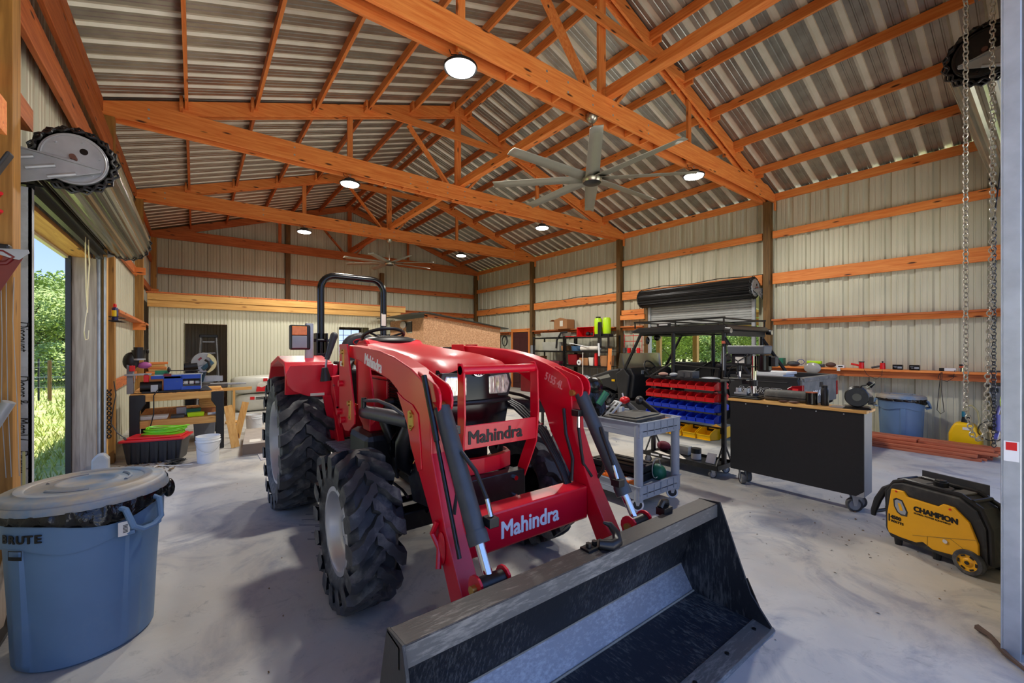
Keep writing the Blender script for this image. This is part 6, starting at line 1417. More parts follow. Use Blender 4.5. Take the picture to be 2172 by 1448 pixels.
# lumber pile ------------------------------------------------------------------
lays = ('bottom layer', 'second layer', 'third layer', 'top layer')
for i, (x, y0, y1, L_, nm) in enumerate([(8.40, .66, 3.4, 0, 'first from the left'), (8.52, .62, 3.3, 0, 'second from the left'), (8.64, .58, 3.3, 0, 'third from the left'), (8.76, .60, 3.2, 0, 'against the wall side'), (8.42, .70, 3.4, 1, 'left one'), (8.56, .60, 3.4, 1, 'middle one'), (8.70, .55, 3.3, 1, 'right one'), (8.50, .52, 3.3, 2, 'left one'), (8.63, .50, 3.3, 2, 'middle one'), (8.76, .50, 3.2, 2, 'right one'), (8.56, .56, 1.30, 3, 'short near piece'), (8.56, 1.32, 3.3, 3, 'long far piece'), (8.74, .50, 3.2, 3, 'right one')]):
    lone('stacked_board', MB().box(x, x + (.11 if L_ < 3 else .13), y0, y1, .041 * L_, .041 * L_ + .038), LUM, 'red brown board of the lumber pile, ' + lays[L_] + ', ' + nm, 'board', bev=.003, group='boards of the lumber pile')
lone('dead_branch', MB().tube([(3.40, .28, .02), (3.34, .235, .03), (3.215, .17, .02), (3.15, .12, .02), (3.05, .05, .02), (2.96, -.05, .02)], .012, 6, rr=[.018, .012, .014, .011, .013, .01]), mat('bark', (84, 66, 56), .9, var=.3, bump=.5), 'crooked dead branch on the floor below the right door track', 'branch', smooth=True)
# ================================================================ UTILITY VEHICLE
UX0, UX1, UT = 6.62, 8.10, 2.18                # near side, far side, tail
UG = mat('utv_black_plastic', (36, 37, 39), .45, var=.1, dirt=(50, 50, 50), dscale=4, dlo=.5, dhi=.75)
UD = mat('utv_dusty_tailgate', (96, 98, 98), .55, var=.12, dirt=(140, 138, 132), dscale=5, dlo=.45, dhi=.75)
t = thing('utility_vehicle', 'black open sided utility vehicle with a cargo bed, parked behind the bin rack', 'vehicle', ((UX0 + UX1) / 2, 4.2, 0))
uv = t
def vp(n_, mb, m_, par=None, **k): return part(n_, mb, m_, par or uv, world=True, **k)
vp('bed_side', MB().prism([(UT + .03, .68), (UT, .98), (UT + .04, 1.12), (3.10, 1.13), (3.16, .95), (3.10, .66), (2.9, .60), (2.35, .60)], 'x', UX0, UX0 + .04), UG, bev=.012)
vp('bed_side', MB().prism([(UT + .03, .68), (UT, .98), (UT + .04, 1.12), (3.10, 1.13), (3.16, .95), (3.10, .66), (2.9, .60), (2.35, .60)], 'x', UX1 - .04, UX1), UG, bev=.012)
vp('bed_rail', MB().box(UX0 - .01, UX0 + .07, UT + .02, 3.12, 1.09, 1.125).box(UX0 - .012, UX0, UT + .15, 3.05, 1.03, 1.05), UG, bev=.008)
vp('bed_floor', MB().box(UX0 + .04, UX1 - .04, UT + .04, 3.1, .72, .76).box(UX0 + .04, UX1 - .04, 3.06, 3.1, .72, 1.12), BLK)
tg = vp('tailgate', MB().prism([(UX0 + .03, .72), (UX0 + .03, 1.10), (UX1 - .03, 1.10), (UX1 - .03, .72)], 'y', UT - .02, UT + .04), UD, bev=.016)
rb_ = MB().box(UX0 + .05, UX1 - .05, UT - .04, UT + .05, 1.06, 1.12)
for k in range(3): rb_.box(UX0 + .2 + .4 * k, UX0 + .45 + .4 * k, UT - .045, UT - .02, 1.075, 1.10)
part('tailgate_cap', rb_, UD, tg, world=True, bev=.012)
part('latch_recess', MB().prism([(7.30, .96), (7.32, 1.03), (7.42, 1.03), (7.44, .96)], 'y', UT - .028, UT - .02), BLK, tg, world=True)
text('tailgate_lettering', 'POLARIS', .115, WHP, tg, (7.02, UT - .027, .84), (1, 0, 0), (0, 0, 1), sx=1.0, world=True, fat=.003)
for s, x in ((-1, UX0), (1, UX1)):
    tlm = vp('tail_light', MB().prism([(UT - .03, .80), (UT - .03, 1.02), (UT + .10, 1.0), (UT + .16, .96), (UT + .08, .82)], 'x', x - .012 if s < 0 else x - .06, x + .06 if s < 0 else x + .012), mat('tail_light_red', (150, 16, 24), .15, var=.1), bev=.006)
    part('light_core', MB().box(x - .014 if s < 0 else x + .012, x - .012 if s < 0 else x + .014, UT + .02, UT + .09, .90, .97), mat('tail_light_core', (250, 60, 60), .2, var=0), tlm, world=True)
o = text('side_lettering', 'RANGER', .12, WHP, uv, (UX0 - .005, 3.02, .87), (0, -1, 0), (0, 0, 1), sx=1.3, world=True, shear=.35, fat=.005)
o2 = text('side_lettering_core', 'RANGER', .12, BKP, uv, (UX0 - .009, 3.02, .87), (0, -1, 0), (0, 0, 1), sx=1.3, world=True, shear=.35)
utf = None
for x, y in ((UX0 + .14, 2.62), (UX1 - .14, 2.62), (UX0 + .14, 5.72), (UX1 - .14, 5.72)):
    if utf is None: utf = tyre_mesh(.33, .17, .26, 16, .25)
    o = inst(utf, 'tyre', uv, (x - org[uv.name][0], y - 4.2, .33)); org[o.name] = (x, y, .33)
    part('rim', rim_mb(.17, .13, -1), BLKG, o, smooth=True)
vp('underbody', MB().box(UX0 + .12, UX1 - .12, 2.4, 5.9, .32, .52), BLK, bev=.02)
vp('rear_fender', MB().prism([(3.16, .60), (3.16, .95), (3.32, 1.0), (3.36, .45), (3.2, .40)], 'x', UX0, UX1), UG, bev=.02)
# cab: floor, doorless sills, seat, dash
vp('door_panel', MB().box(UX1 - .05, UX1, 3.3, 5.0, .5, 1.24), BLK, bev=.02)
vp('rear_cab_panel', MB().box(UX0 + .08, UX1 - .08, 3.26, 3.30, .8, 1.16), BLK, bev=.01)
vp('rocker_panel', MB().box(UX0, UX0 + .10, 3.3, 5.2, .36, .52), UG, bev=.02); vp('cab_floor', MB().box(UX0 + .1, UX1, 3.3, 5.2, .40, .46), BLK)
vp('seat_base', MB().box(UX0 + .12, UX1 - .12, 3.42, 3.98, .46, .86), BLK, bev=.04); vp('seat_back', MB().prism([(3.36, .84), (3.32, 1.28), (3.42, 1.30), (3.52, .88)], 'x', UX0 + .14, UX1 - .14), BLK, bev=.04)
for x in (6.95, 7.35, 7.75): vp('headrest', MB().box(x - .10, x + .10, 3.30, 3.38, 1.30, 1.44), BLK, bev=.03)
_vp = vp
def vp(n_, mb, m_, par=None, **k): mb.v = [p + Vector((0, .30, 0)) for p in mb.v]; return _vp(n_, mb, m_, par, **k)
vp('quarter_panel', MB().prism([(4.80, .50), (4.72, 1.0), (4.86, 1.14), (5.05, 1.02), (5.0, .75), (4.98, .4)], 'x', UX0, UX0 + .08), UG, bev=.02)
vp('dashboard', MB().prism([(4.72, .55), (4.66, 1.0), (4.74, 1.14), (5.05, 1.12), (5.05, .55)], 'x', UX0 + .08, UX1 - .06), UG, bev=.03)
vp('dash_screen', MB().box(UX0 + .30, UX0 + .40, 4.64, 4.66, 1.02, 1.09), GRY); vp('glove_slots', MB().box(7.2, 7.5, 4.64, 4.67, .8, .95).box(7.6, 7.9, 4.64, 4.67, .8, .95), BLKG)
sw = MB(); c0 = Vector((UX0 + .38, 4.50, 1.12)); ux, uy = Vector((1, 0, 0)), Vector((0, .45, .89))
sw.tube([c0 + ux * .175 * math.cos(i * PI / 14) + uy * .175 * math.sin(i * PI / 14) for i in range(28)], .014, 8, closed=True)
for a_ in (.3, PI - .3, -PI / 2): sw.tube([c0, c0 + ux * .17 * math.cos(a_) + uy * .17 * math.sin(a_)], .012, 6)
sw.cyl(c0, c0 + Vector((0, .2, -.1)), .03, n=10)
vp('steering_wheel', sw, BLK, smooth=True)
vp('hood', MB().prism([(5.0, .80), (5.0, 1.12), (5.25, 1.08), (5.75, .92), (5.95, .76), (5.92, .50), (5.70, .50), (5.64, .68), (5.35, .74), (5.06, .66)], 'x', UX0 + .04, UX1 - .04), UG, bev=.03)
vp('hood_side_trim', MB().prism([(5.2, .94), (5.25, 1.0), (5.72, .86), (5.7, .82)], 'x', UX0 + .028, UX0 + .04), mat('trim_grey', (150, 150, 140), .5)); vp('amber_sticker', MB().box(UX0 + .024, UX0 + .03, 5.08, 5.16, .86, .90), BRY)
vp('front_bumper', MB().tube([(UX0 + .1, 5.95, .45), (UX0 + .1, 6.05, .6), (UX1 - .1, 6.05, .6), (UX1 - .1, 5.95, .45)], .03, 8), BLKM, smooth=True)
vp('windscreen_lower', MB().prism([(4.92, 1.12), (5.06, 1.12), (5.02, 1.42), (4.96, 1.42)], 'x', UX0 + .1, UX1 - .1), mat('smoked_screen', (166, 160, 136), .1, var=.1, trans=.75), bev=.01)
vp = _vp
# roll cage
cg_ = MB()
def rail(pts, r=.028): return MB().tube(pts, r, 10)
for x in (UX0 + .05, UX1 - .05):
    vp('front_pillar', rail([(x, 5.22, 1.0), (x, 4.78, 1.80)]), BLKM, smooth=True)
    vp('middle_pillar', rail([(x, 4.12, .60), (x, 4.12, 1.80)], .034), BLKM, smooth=True)
    vp('rear_pillar', MB().tube([(x, 3.24, .92), (x, 3.24, 1.80)], .034, 10), BLKM, smooth=True)
    vp('roof_rail', rail([(x, 3.20, 1.80), (x, 4.1, 1.81), (x, 4.80, 1.80)], .034), BLKM, smooth=True)
    vp('rear_brace', rail([(x, 3.24, 1.70), (x, 2.86, 1.12)]), BLKM, smooth=True)
    vp('door_bar', rail([(x, 3.30, 1.20), (x, 4.10, 1.24)], .02).tube([(x, 4.16, 1.26), (x, 4.60, 1.0)], .018, 8), BLKM, smooth=True)
for y, z in ((3.22, 1.79), (4.12, 1.79), (4.80, 1.78), (3.22, 1.20)): vp('cross_rail', rail([(UX0 + .05, y, z), (UX1 - .05, y, z)]), BLKM, smooth=True)
vp('roof_panel', MB().prism([(3.12, 1.82), (3.2, 1.90), (4.8, 1.90), (4.98, 1.83), (4.9, 1.80), (3.2, 1.80)], 'x', UX0 - .02, UX1 + .02), BLK, bev=.02)
rk = MB()
for x in (UX0, UX1): rk.bar((x, 3.20, 2.01), (x, 4.9, 2.0), .03, .03)
for y in (3.22, 3.75, 4.3, 4.88): rk.bar((UX0, y, 2.0), (UX1, y, 2.0), .025, .025)
for x in (UX0, UX1):
    for y in (3.22, 4.05, 4.88): rk.bar((x, y, 1.89), (x, y, 2.0), .02, .02)
vp('roof_rack', rk, BLKM)
vp('rear_soft_panel', MB().box(UX0 + .05, UX1 - .05, 3.19, 3.20, 1.72, 1.82), UG)
for x in (UX0 - .02, UX1): l_ = vp('work_lamp', MB().cyl((x, 3.10, 1.80), (x, 3.18, 1.81), .05, n=16), BLK, smooth=True); part('lamp_glass', MB().cyl((x, 3.095, 1.80), (x, 3.10, 1.80), .04, n=16), CHR, l_, world=True)
vp('light_bar', MB().box(UX0 + .0, UX0 + .03, 4.15, 4.42, 1.91, 1.965), BLK, bev=.01); vp('light_bar_leds', MB().box(UX0 - .004, UX0, 4.2, 4.37, 1.925, 1.95), WHT)
vp('mirror', MB().ball((UX0 + .5, 4.74, 1.72), .07, 12, 8, (1.6, .4, .8)).ball((UX0 + .02, 4.62, 1.66), .07, 12, 8, (.6, .5, 1.0)), BLKG, smooth=True)
vp('seat_belt', MB().tube([(UX0 + .16, 3.32, 1.5), (UX0 + .18, 3.36, 1.2), (UX0 + .2, 3.45, .9)], .012, 6), STL, smooth=True)
vp('ribbon', MB().lathe([(.037, -.02), (.037, .02)], 12, (UX0 + .05, 3.24, 1.62)), mat('salmon_tape', (220, 110, 80), .6)); vp('thermometer', MB().cyl((UX0 - .01, 3.22, 1.18), (UX0 - .01, 3.22, 1.55), .010, n=8), STL)
lone('white_panel_stack', MB().box(6.78, 7.2, 2.42, 2.85, .77, 1.10).box(6.76, 7.18, 2.44, 2.83, 1.105, 1.14).box(6.79, 7.19, 2.41, 2.84, 1.145, 1.18), WHT, 'stack of white boards standing in the cargo bed', 'boards', bev=.004)
# low work table in front of the vehicle's nose
t = thing('folding_bench', 'low dark bench piled with odds and ends left of the vehicle', 'bench', (5.6, 5.6, 0))
part('bench_top', MB().box(-.3, .42, -.5, .5, .72, .75), BLK, t)
for x in (-.26, .38):
    for y in (-.46, .46): part('leg', MB().box(x - .02, x + .02, y - .02, y + .02, 0, .72), BLKM, t)
part('yellow_edge', MB().box(-.31, -.30, -.5, .5, .715, .74), BRY, t)
for i, (x, y, r_, m_, lab, cat_) in enumerate(((5.42, 5.3, .10, GRY, 'grey cloth heap at the near end of the low bench', 'cloth'), (5.5, 5.62, .09, DGR, 'dark gloves in the middle of the low bench', 'gloves'), (5.55, 5.9, .10, GRN, 'green black bundle at the far end of the low bench', 'bundle'))):
    lone(cat_, MB().ball((x, y, .753 + r_ * .5), r_, 12, 8, (1.2, 1.3, .5)), m_, lab, cat_, smooth=True)

# ================================================================ WALL SHELVING
SX = 9.02
def rack_unit(y0, y1, lab):
    t = thing('shelving_unit', lab, 'shelving', (SX + .25, (y0 + y1) / 2, 0), group='black steel shelving units')
    for x in (SX, SX + .48):
        for y in (y0 + .02, y1 - .02): part('upright', MB().box(x - .02, x + .02, y - .02, y + .02, 0, 1.87), BLKM, t, world=True)
    for z in (.16, .58, 1.00, 1.42, 1.84):
        part('shelf', MB().box(SX - .02, SX + .50, y0, y1, z - .012, z).box(SX - .022, SX - .018, y0, y1, z - .045, z + .005), BLKM, t, world=True)
rack_unit(7.50, 9.20, 'black steel shelving unit nearer the doorway, neon sprayer on top'); rack_unit(9.24, 10.70, 'black steel shelving unit farther back, cardboard box above it')
def sh(n_, mb, m_, lab, cat_, **k): return lone(n_, mb, m_, lab, cat_, **k)
t = thing('cardboard_box', 'open cardboard box with white label on the wall shelf board above the shelving', 'box', (9.62, 9.85, 2.128))
part('carton', MB().box(-.18, .16, -.30, .30, 0, .30), CARD, t, bev=.003); part('flap', MB().bar((-.16, .30, .30), (-.16, .44, .26), .2, .006).prism([(-.30, .30), (0, .36), (.30, .30)], 'x', -.18, -.175), CARD, t); part('label', MB().box(-.184, -.18, -.12, .02, .08, .26), PAP, t)
sh('clear_tote', MB().frus(SX, SX + .42, 9.35, 10.35, 1.842, 2.0, .02, .03), mat('frosted_tote', (196, 196, 184), .3, trans=.25), 'long frosted plastic tote on top of the farther shelving', 'tote', bev=.01)
t = thing('red_tool_bin', 'open red plastic crate on top of the nearer shelving', 'crate', (SX + .2, 8.45, 1.842))
part('crate_body', MB().box(-.16, .16, -.36, .30, 0, .02).box(-.16, .16, -.36, -.34, .02, .28).box(-.16, .16, .28, .30, .02, .28).box(.14, .16, -.36, .30, .02, .28).box(-.16, .16, -.36, .30, .27, .285), BRN, t, bev=.005); part('crate_contents', MB().ball((0, 0, .08), .07).ball((.02, -.15, .07), .06), BLK, t)
sh('red_tray', MB().box(SX - .04, SX + .3, 8.78, 9.15, 1.842, 1.862), BRN, 'flat red tray beside the red crate', 'tray')
t = thing('backpack_sprayer', 'neon yellow twin tank sprayer with black hose on the nearer shelving', 'sprayer', (SX + .16, 7.85, 1.842))
for y in (-.14, .17): part('tank', MB().lathe([(0, 0), (.10, .02), (.115, .1), (.115, .42), (.09, .47), (0, .48)], 20, (0, y, .05)), LIM, t, smooth=True)
part('tank_cap', MB().cyl((0, .17, .53), (0, .17, .56), .07, n=16), BLK, t, smooth=True); part('sprayer_base', MB().box(-.10, .12, -.28, .30, 0, .07), BLK, t, bev=.01)
part('harness', MB().box(-.16, -.11, -.06, .06, -.30, .40), BLK, t, bev=.02); part('gun', MB().tube([(-.18, 0, -.2), (-.20, -.04, -.45), (-.18, -.02, -.55)], .03, 8), WHT, t, smooth=True)
sh('black_hose', MB().tube([(SX + .1, 9.2, 2.0), (SX - .03, 9.35, 1.98), (SX - .06, 9.5, 1.75), (SX - .04, 9.55, 1.5)], .03, 8), BLK, 'thick black hose drooping over the middle of the shelving', 'hose', smooth=True)
items = [(9.5, 10.3, 1.422, .28, mat('frosted_tote', (196, 196, 184)), 'frosted storage box on the farther unit\'s second shelf', 'storage box'),
    (9.28, 9.42, 1.422, .16, CARD, 'small carton right of the frosted storage box', 'carton'), (7.95, 8.2, 1.422, .12, GRY, 'pale grey bundle under the neon sprayer', 'bundle'),
    (9.5, 10.4, 1.002, .10, mat('maroon_cloth', (112, 36, 56)), 'maroon folded items on the farther unit\'s third shelf', 'folded cloth'), (10.42, 10.6, 1.002, .24, CARD, 'brown bag at the far end of the third shelf', 'bag'),
    (8.75, 9.12, 1.002, .32, mat('red_machine', (130, 20, 30), .4), 'dark red compressor on the nearer unit\'s third shelf', 'compressor'), (8.3, 8.65, 1.002, .22, CARD, 'cardboard box beside the dark red compressor', 'carton'),
    (8.1, 8.28, 1.002, .24, PAP, 'white jar with black cap on the third shelf', 'jar'), (7.6, 7.85, 1.002, .30, CARD, 'tall brown carton at the right end of the third shelf', 'carton'),
    (8.3, 8.9, .582, .16, GRY, 'grey bags and parts on the nearer unit\'s fourth shelf', 'parts'), (7.8, 8.25, .582, .20, PAP, 'pale parts heap right of the grey bags', 'parts'), (9.5, 10.2, .582, .14, CARD, 'low brown box on the farther unit\'s fourth shelf', 'carton')]
for (y0, y1, z, h_, m_, lab, cat_) in items:
    sh(cat_.replace(' ', '_'), MB().frus(SX + .03, SX + .36, y0, y1, z, z + h_, .015, .02) if cat_ not in ('bundle', 'parts') else MB().ball((SX + .2, (y0 + y1) / 2, z + h_ * .45), (y1 - y0) / 2, 12, 8, (.6, 1, h_ / (y1 - y0))), m_, lab, cat_, bev=.008)
sh('blue_basin', MB().lathe([(0, 0), (.20, 0), (.24, .14), (.25, .14), (.25, .15), (.23, .15)], 28, (SX + .24, 8.85, 1.422)), mat('basin_blue', (70, 110, 150), .4), 'round blue basin on the nearer unit\'s second shelf', 'basin', smooth=True)
sh('white_pipe', MB().cyl((SX + .02, 8.55, 1.50), (SX + .15, 8.0, 1.50), .07, n=20), PAP, 'fat cream tube right of the blue basin', 'tube', smooth=True)
sh('thin_rod', MB().cyl((SX - .03, 9.0, 1.66), (SX - .03, 8.2, 1.54), .012, n=8), WHT, 'thin white rod leaning above the blue basin', 'rod')
sh('white_stake', MB().cyl((SX - .05, 8.42, .60), (SX - .05, 8.42, 1.38), .014, n=8), PAP, 'thin white stake standing in front of the shelving', 'stake')
sh('red_cylinder', MB().cyl((SX + .05, 8.0, 1.01), (SX + .05, 8.0, 1.38), .05, n=14), BRN, 'tall red cylinder hanging under the second shelf', 'cylinder', smooth=True)
sh('small_wheel', MB().lathe([(.03, -.02), (.08, -.02), (.08, .02), (.03, .02)], 20, (SX + .01, 8.62, 1.085), 'x'), WHT, 'small white wheel beside the dark red compressor', 'wheel', smooth=True)
sh('leaning_plank', MB().bar((SX - .10, 7.46, .01), (SX - .05, 7.42, 1.5), .05, .09), W['z'], 'orange plank leaning at the right end of the shelving', 'plank')
sh('floor_machine', MB().box(9.1, 9.5, 10.9, 11.5, 0, .6).box(9.15, 9.45, 10.95, 11.4, .6, .85), mat('red_machine', (130, 20, 30)), 'dark red machine on the floor left of the shelving', 'machine', bev=.03)
sh('wall_meter', MB().box(9.60, 9.66, 11.35, 11.55, 1.3, 1.6), GRY, 'small grey box on the post left of the shelving', 'electrical box', bev=.01)
rr_ = thing('tool_wall_rack', 'red wire rack of hanging tools on the wall between shelving and doorway', 'tool rack', (9.55, 7.1, 1.0))
mb = MB()
for z in (.2, .45, .7, .85): mb.tube([(0, -.28, z), (0, .3, z)], .008, 6)
for y in (-.28, 0, .3): mb.tube([(0, y, .1), (0, y, .9)], .008, 6)
part('rack_wires', mb, BRN, rr_)
for k, y in enumerate((-.2, -.05, .1, .25)): part('hanging_tool', MB().box(-.08, -.01, y - .04, y + .04, .38, .52).cyl((-.04, y, .1), (-.04, y, .38), .02, n=8), (BRN, DGR)[k % 2], rr_, bev=.01)
lone('cable_coil', MB().tube([(9.70, 13.25 + .17 * math.cos(i * PI / 12), 1.78 + .2 * math.sin(i * PI / 12)) for i in range(24)], .018, 6, closed=True).tube([(9.69, 13.25 + .15 * math.cos(i * PI / 12), 1.76 + .18 * math.sin(i * PI / 12)) for i in range(24)], .016, 6, closed=True), BLK, 'coil of black cable hung on the wall by the maroon door', 'cable', smooth=True)

for y0, y1 in ((3.9, 7.6), (7.8, 11.5), (11.7, 15.2)):     # cable clipped along the second girt
    lone('wall_cable', MB().tube([(XR - .08, y0 + (y1 - y0) * i / 12, 3.115 + .02 * math.sin(i * 1.3 + y0)) for i in range(13)], .009, 6), BLK, 'black cable lying along the second highest girt of the right wall, ' + ('near bay' if y0 < 5 else 'middle bay' if y0 < 9 else 'far bay'), 'cable', smooth=True)
# OSB shed -----------------------------------------------------------------------
OSB = mat('osb_board', (212, 166, 126), .8, var=.2, scale=26, dirt=(182, 132, 94), dscale=34, dlo=.42, dhi=.6)
t = thing('board_shed', 'small shed of oriented strand board with a dark sloping roof, behind the tractor hood', 'shed', (5.9, 11.0, 0))
part('side_wall', MB().box(4.68, 4.70, 9.92, 10.62, 0, 2.30).box(4.68, 4.70, 10.98, 12.2, 0, 2.30).box(4.68, 4.70, 10.62, 10.98, 0, 1.92).box(4.68, 4.70, 10.62, 10.98, 2.24, 2.30), OSB, t, world=True)
part('front_wall', MB().prism([(4.70, 0), (4.70, 2.33), (7.10, 2.06), (7.10, 0)], 'y', 9.92, 9.94), OSB, t, world=True)
part('far_wall', MB().box(7.08, 7.10, 9.94, 12.2, 0, 2.05), OSB, t, world=True)
part('roof_sheet', MB().prism([(4.28, 2.36), (4.28, 2.385), (4.75, 2.435), (7.3, 2.085), (7.3, 2.06), (4.75, 2.41)], 'y', 9.78, 12.25), mat('dark_green_metal', (54, 58, 54), .4, metal=.3), t, world=True)
part('rafter', MB().box(4.70, 4.78, 9.90, 9.92, 2.28, 2.36).prism([(4.7, 2.33), (4.7, 2.40), (7.1, 2.10), (7.1, 2.04)], 'y', 9.90, 9.92), WD['x'], t, world=True)
part('wall_vent', MB().box(4.66, 4.68, 10.62, 10.98, 1.95, 2.22), BLK, t, world=True); part('loose_insulation', MB().ball((4.64, 11.15, 2.16), .13, 12, 8, (.4, 1.4, .8)), PAP, t, world=True, smooth=True)
part('window_pane', MB().box(5.05, 5.22, 9.905, 9.92, 1.44, 1.54), WHT, t, world=True); part('window_gap', MB().box(5.22, 5.6, 9.91, 9.92, 1.44, 1.54), BLK, t, world=True)

# ================================================================ CHAINS AND RIGHT WALL ITEMS
def torus(R_, r_, el, n=12, m=6):
    mb = MB(); return mb.tube([(R_ * math.cos(2 * PI * i / n), 0, R_ * el * math.sin(2 * PI * i / n)) for i in range(n)], r_, m, closed=True)
CHM = mat('zinc_chain', (206, 206, 200), .3, metal=.6, var=.05)
lk = torus(.0155, .0042, 1.35).mesh('chain_link', CHM, 60)
t = thing('hoist_chain', 'long loop of bright zinc chain hanging near the right door track', 'chain', (4.6, .40, .86))
def strand(pts, pitch=.0335):
    n_ = 0
    for a, b in zip(pts, pts[1:]):
        a, b = Vector(a), Vector(b); L_ = (b - a).length; k = max(1, round(L_ / pitch)); q = (b - a).to_track_quat('Z', 'Y')
        for i in range(k):
            o = inst(lk, 'chain_link', t, a.lerp(b, (i + .5) / k)); o.rotation_mode = 'QUATERNION'
            o.rotation_quaternion = q @ Matrix.Rotation(.5 + (n_ % 2) * PI / 2, 3, 'Z').to_quaternion(); n_ += 1
strand([(-.10, .03, 3.42), (-.10, .03, .25), (-.05, 0, .03), (.02, -.03, 0), (.08, -.05, .08), (.13, -.06, .45), (.19, -.08, 1.6), (.19, -.08, 3.42)])
part('chain_wheel', MB().lathe([(.02, -.02), (.15, -.02), (.13, 0), (.15, .02), (.02, .02)], 28, (.045, -.02, 3.42), 'y'), STL, t, smooth=30)
part('wheel_axle', MB().cyl((.045, -.02, 3.42), (.30, -.02, 3.42), .016, n=10).cyl((.045, -.08, 3.42), (.045, .02, 3.42), .02, n=10), STL, t, smooth=True)
lk2 = MB()
for i in range(70):
    a = PI / 2 * (i % 2) + .6; z = 2.95 - i * .036
    lk2.tube([(7.02 + .020 * math.cos(2 * PI * j / 8) * math.cos(a), .46 + .020 * math.cos(2 * PI * j / 8) * math.sin(a), z + .026 * math.sin(2 * PI * j / 8)) for j in range(8)], .005, 4, closed=True)
lk2.bar((7.02, .46, 2.95), (7.02, .40, 3.62), .012, .012)
tag(part('dark_chain', lk2, BLKM), 'thin dark chain hanging right of the bright zinc loop', 'chain')
lone('lime_shackle', MB().tube([(7.02, .40, 1.0), (7.06, .40, .96), (7.02, .40, .90), (6.98, .40, .96)], .016, 8, closed=True), LIM, 'lime green ring hooked on the dark chain', 'ring', smooth=True)
lone('blue_clamp', MB().cyl((7.06, .44, .62), (7.08, .44, .80), .03, n=10).bar((6.90, .44, .56), (7.12, .44, .60), .03, .03).cyl((7.04, .44, .8), (7.05, .42, .90), .014, n=8), mat('purple_grip', (70, 70, 130), .4), 'purple and chrome clamp hanging under the lime ring', 'clamp', bev=.004)
# items on the wall shelf board (top at z 1.156)
ZS = 1.158
lone('green_box', MB().box(9.55, 9.70, 3.45, 3.72, ZS, ZS + .16), GRN, 'green box at the far end of the right wall shelf board', 'box', bev=.006)
lone('grey_tool_heap', MB().ball((9.6, 3.28, ZS + .05), .09, 12, 8, (.8, 1.3, .6)), DGR, 'dark tool heap beside the green box on the wall shelf', 'tools', smooth=True)
lone('coiled_cable', MB().tube([(9.6, 3.15 + .06 * math.cos(i * .5), ZS + .09 + .05 * math.sin(i * .5)) for i in range(14)], .006, 6), mat('cord_blue', (60, 70, 150), .5), 'loop of blue cord on the wall shelf board', 'cord', smooth=True)
t = thing('yellow_multimeter', 'yellow and black hand tool on the wall shelf board', 'hand tool', (9.60, 2.92, ZS)); part('tool_body', MB().box(-.04, .04, -.12, .12, .06, .12), LIM, t, bev=.012); part('tool_stand', MB().box(-.05, .05, -.16, .10, 0, .058), DGR, t, bev=.012)
lone('clear_bag', MB().ball((9.52, 2.93, ZS - .02), .12, 14, 10, (.35, 1.2, .9)), mat('clear_film', (214, 212, 206), .15, trans=.4, bump=.6), 'clear plastic bag hanging over the shelf board edge', 'bag', smooth=True)
lone('brown_glove', MB().ball((9.6, 2.66, ZS + .05), .06, 12, 8, (.7, 1.4, .8)), mat('brown_leather', (88, 58, 48)), 'brown leather glove on the wall shelf board', 'glove', smooth=True)
t = thing('white_carton', 'small white carton with black print on the wall shelf board', 'carton', (9.58, 2.50, ZS)); part('carton', MB().box(-.04, .04, -.06, .06, 0, .05), WHT, t, bev=.002); part('print', MB().box(-.042, -.04, -.04, .03, .015, .035), BKP, t); part('price_tag', MB().box(-.072, -.07, -.01, .04, -.06, .0), PAP, t)
for y, lab in ((2.22, 'red and grey angle drill lying on the wall shelf board'), (1.93, 'small red torch standing on the wall shelf board')):
    t = thing('red_work_tool', lab, 'power tool', (9.60, y - .02, ZS))
    part('tool_head', MB().cyl((0, 0, .0), (0, 0, .11), .04, .035, n=16), BRN, t, smooth=True); part('tool_grip', MB().cyl((0, .03, .05), (0, .15, .08 if y > 2 else .02), .018, n=10), BRN if y > 2 else DGR, t, smooth=True); part('tool_cap', MB().cyl((0, 0, .11), (0, 0, .125), .042, n=16) if y > 2 else MB().cyl((0, 0, .11), (0, 0, .14), .012, n=10), BLK, t)
lone('tool_wire', MB().tube([(9.53, 2.16, ZS + .01), (9.50, 2.1, 1.05), (9.51, 1.98, .98), (9.50, 1.90, 1.05), (9.53, 1.90, ZS + .01)], .004, 5), BLK, 'thin black wire drooping between the two red tools', 'cable', smooth=True)
for y, lab in ((1.71, 'black small radio on the wall shelf board, farther of two'), (1.50, 'black small radio on the wall shelf board, nearer of two')):
    t = thing('radio', lab, 'radio', (9.60, y, ZS), group='small black radios'); part('radio_body', MB().box(-.03, .03, -.065, .065, 0, .085), BLKG, t, bev=.004); part('radio_face', MB().box(-.032, -.03, -.055, .0, .02, .055).box(-.032, -.03, .01, .05, .05, .06).box(-.032, -.03, .01, .04, .03, .036), GRY, t)
t = thing('power_adapter', 'white adapter with looped black cable on the wall shelf board', 'adapter', (9.60, 1.11, ZS)); part('adapter_block', MB().box(-.03, .03, -.09, .04, 0, .05), WHT, t, bev=.004); part('plug', MB().box(-.03, .03, .045, .10, 0, .05), BLK, t, bev=.004)
part('adapter_cable', MB().tube([(-.04, .07, .02), (-.11, .07, -.05), (-.12, .09, -.3), (-.12, .11, -.62), (-.12, .07, -.68), (-.12, .03, -.64), (-.12, .06, -.3), (-.11, .055, -.05), (-.04, .06, .02)], .0045, 5).tube([(-.04, .08, .02), (-.12, .10, -.12), (-.12, .0, -.16), (-.12, -.07, -.1), (-.04, -.08, .02)], .0045, 5), BLK, t, smooth=True)
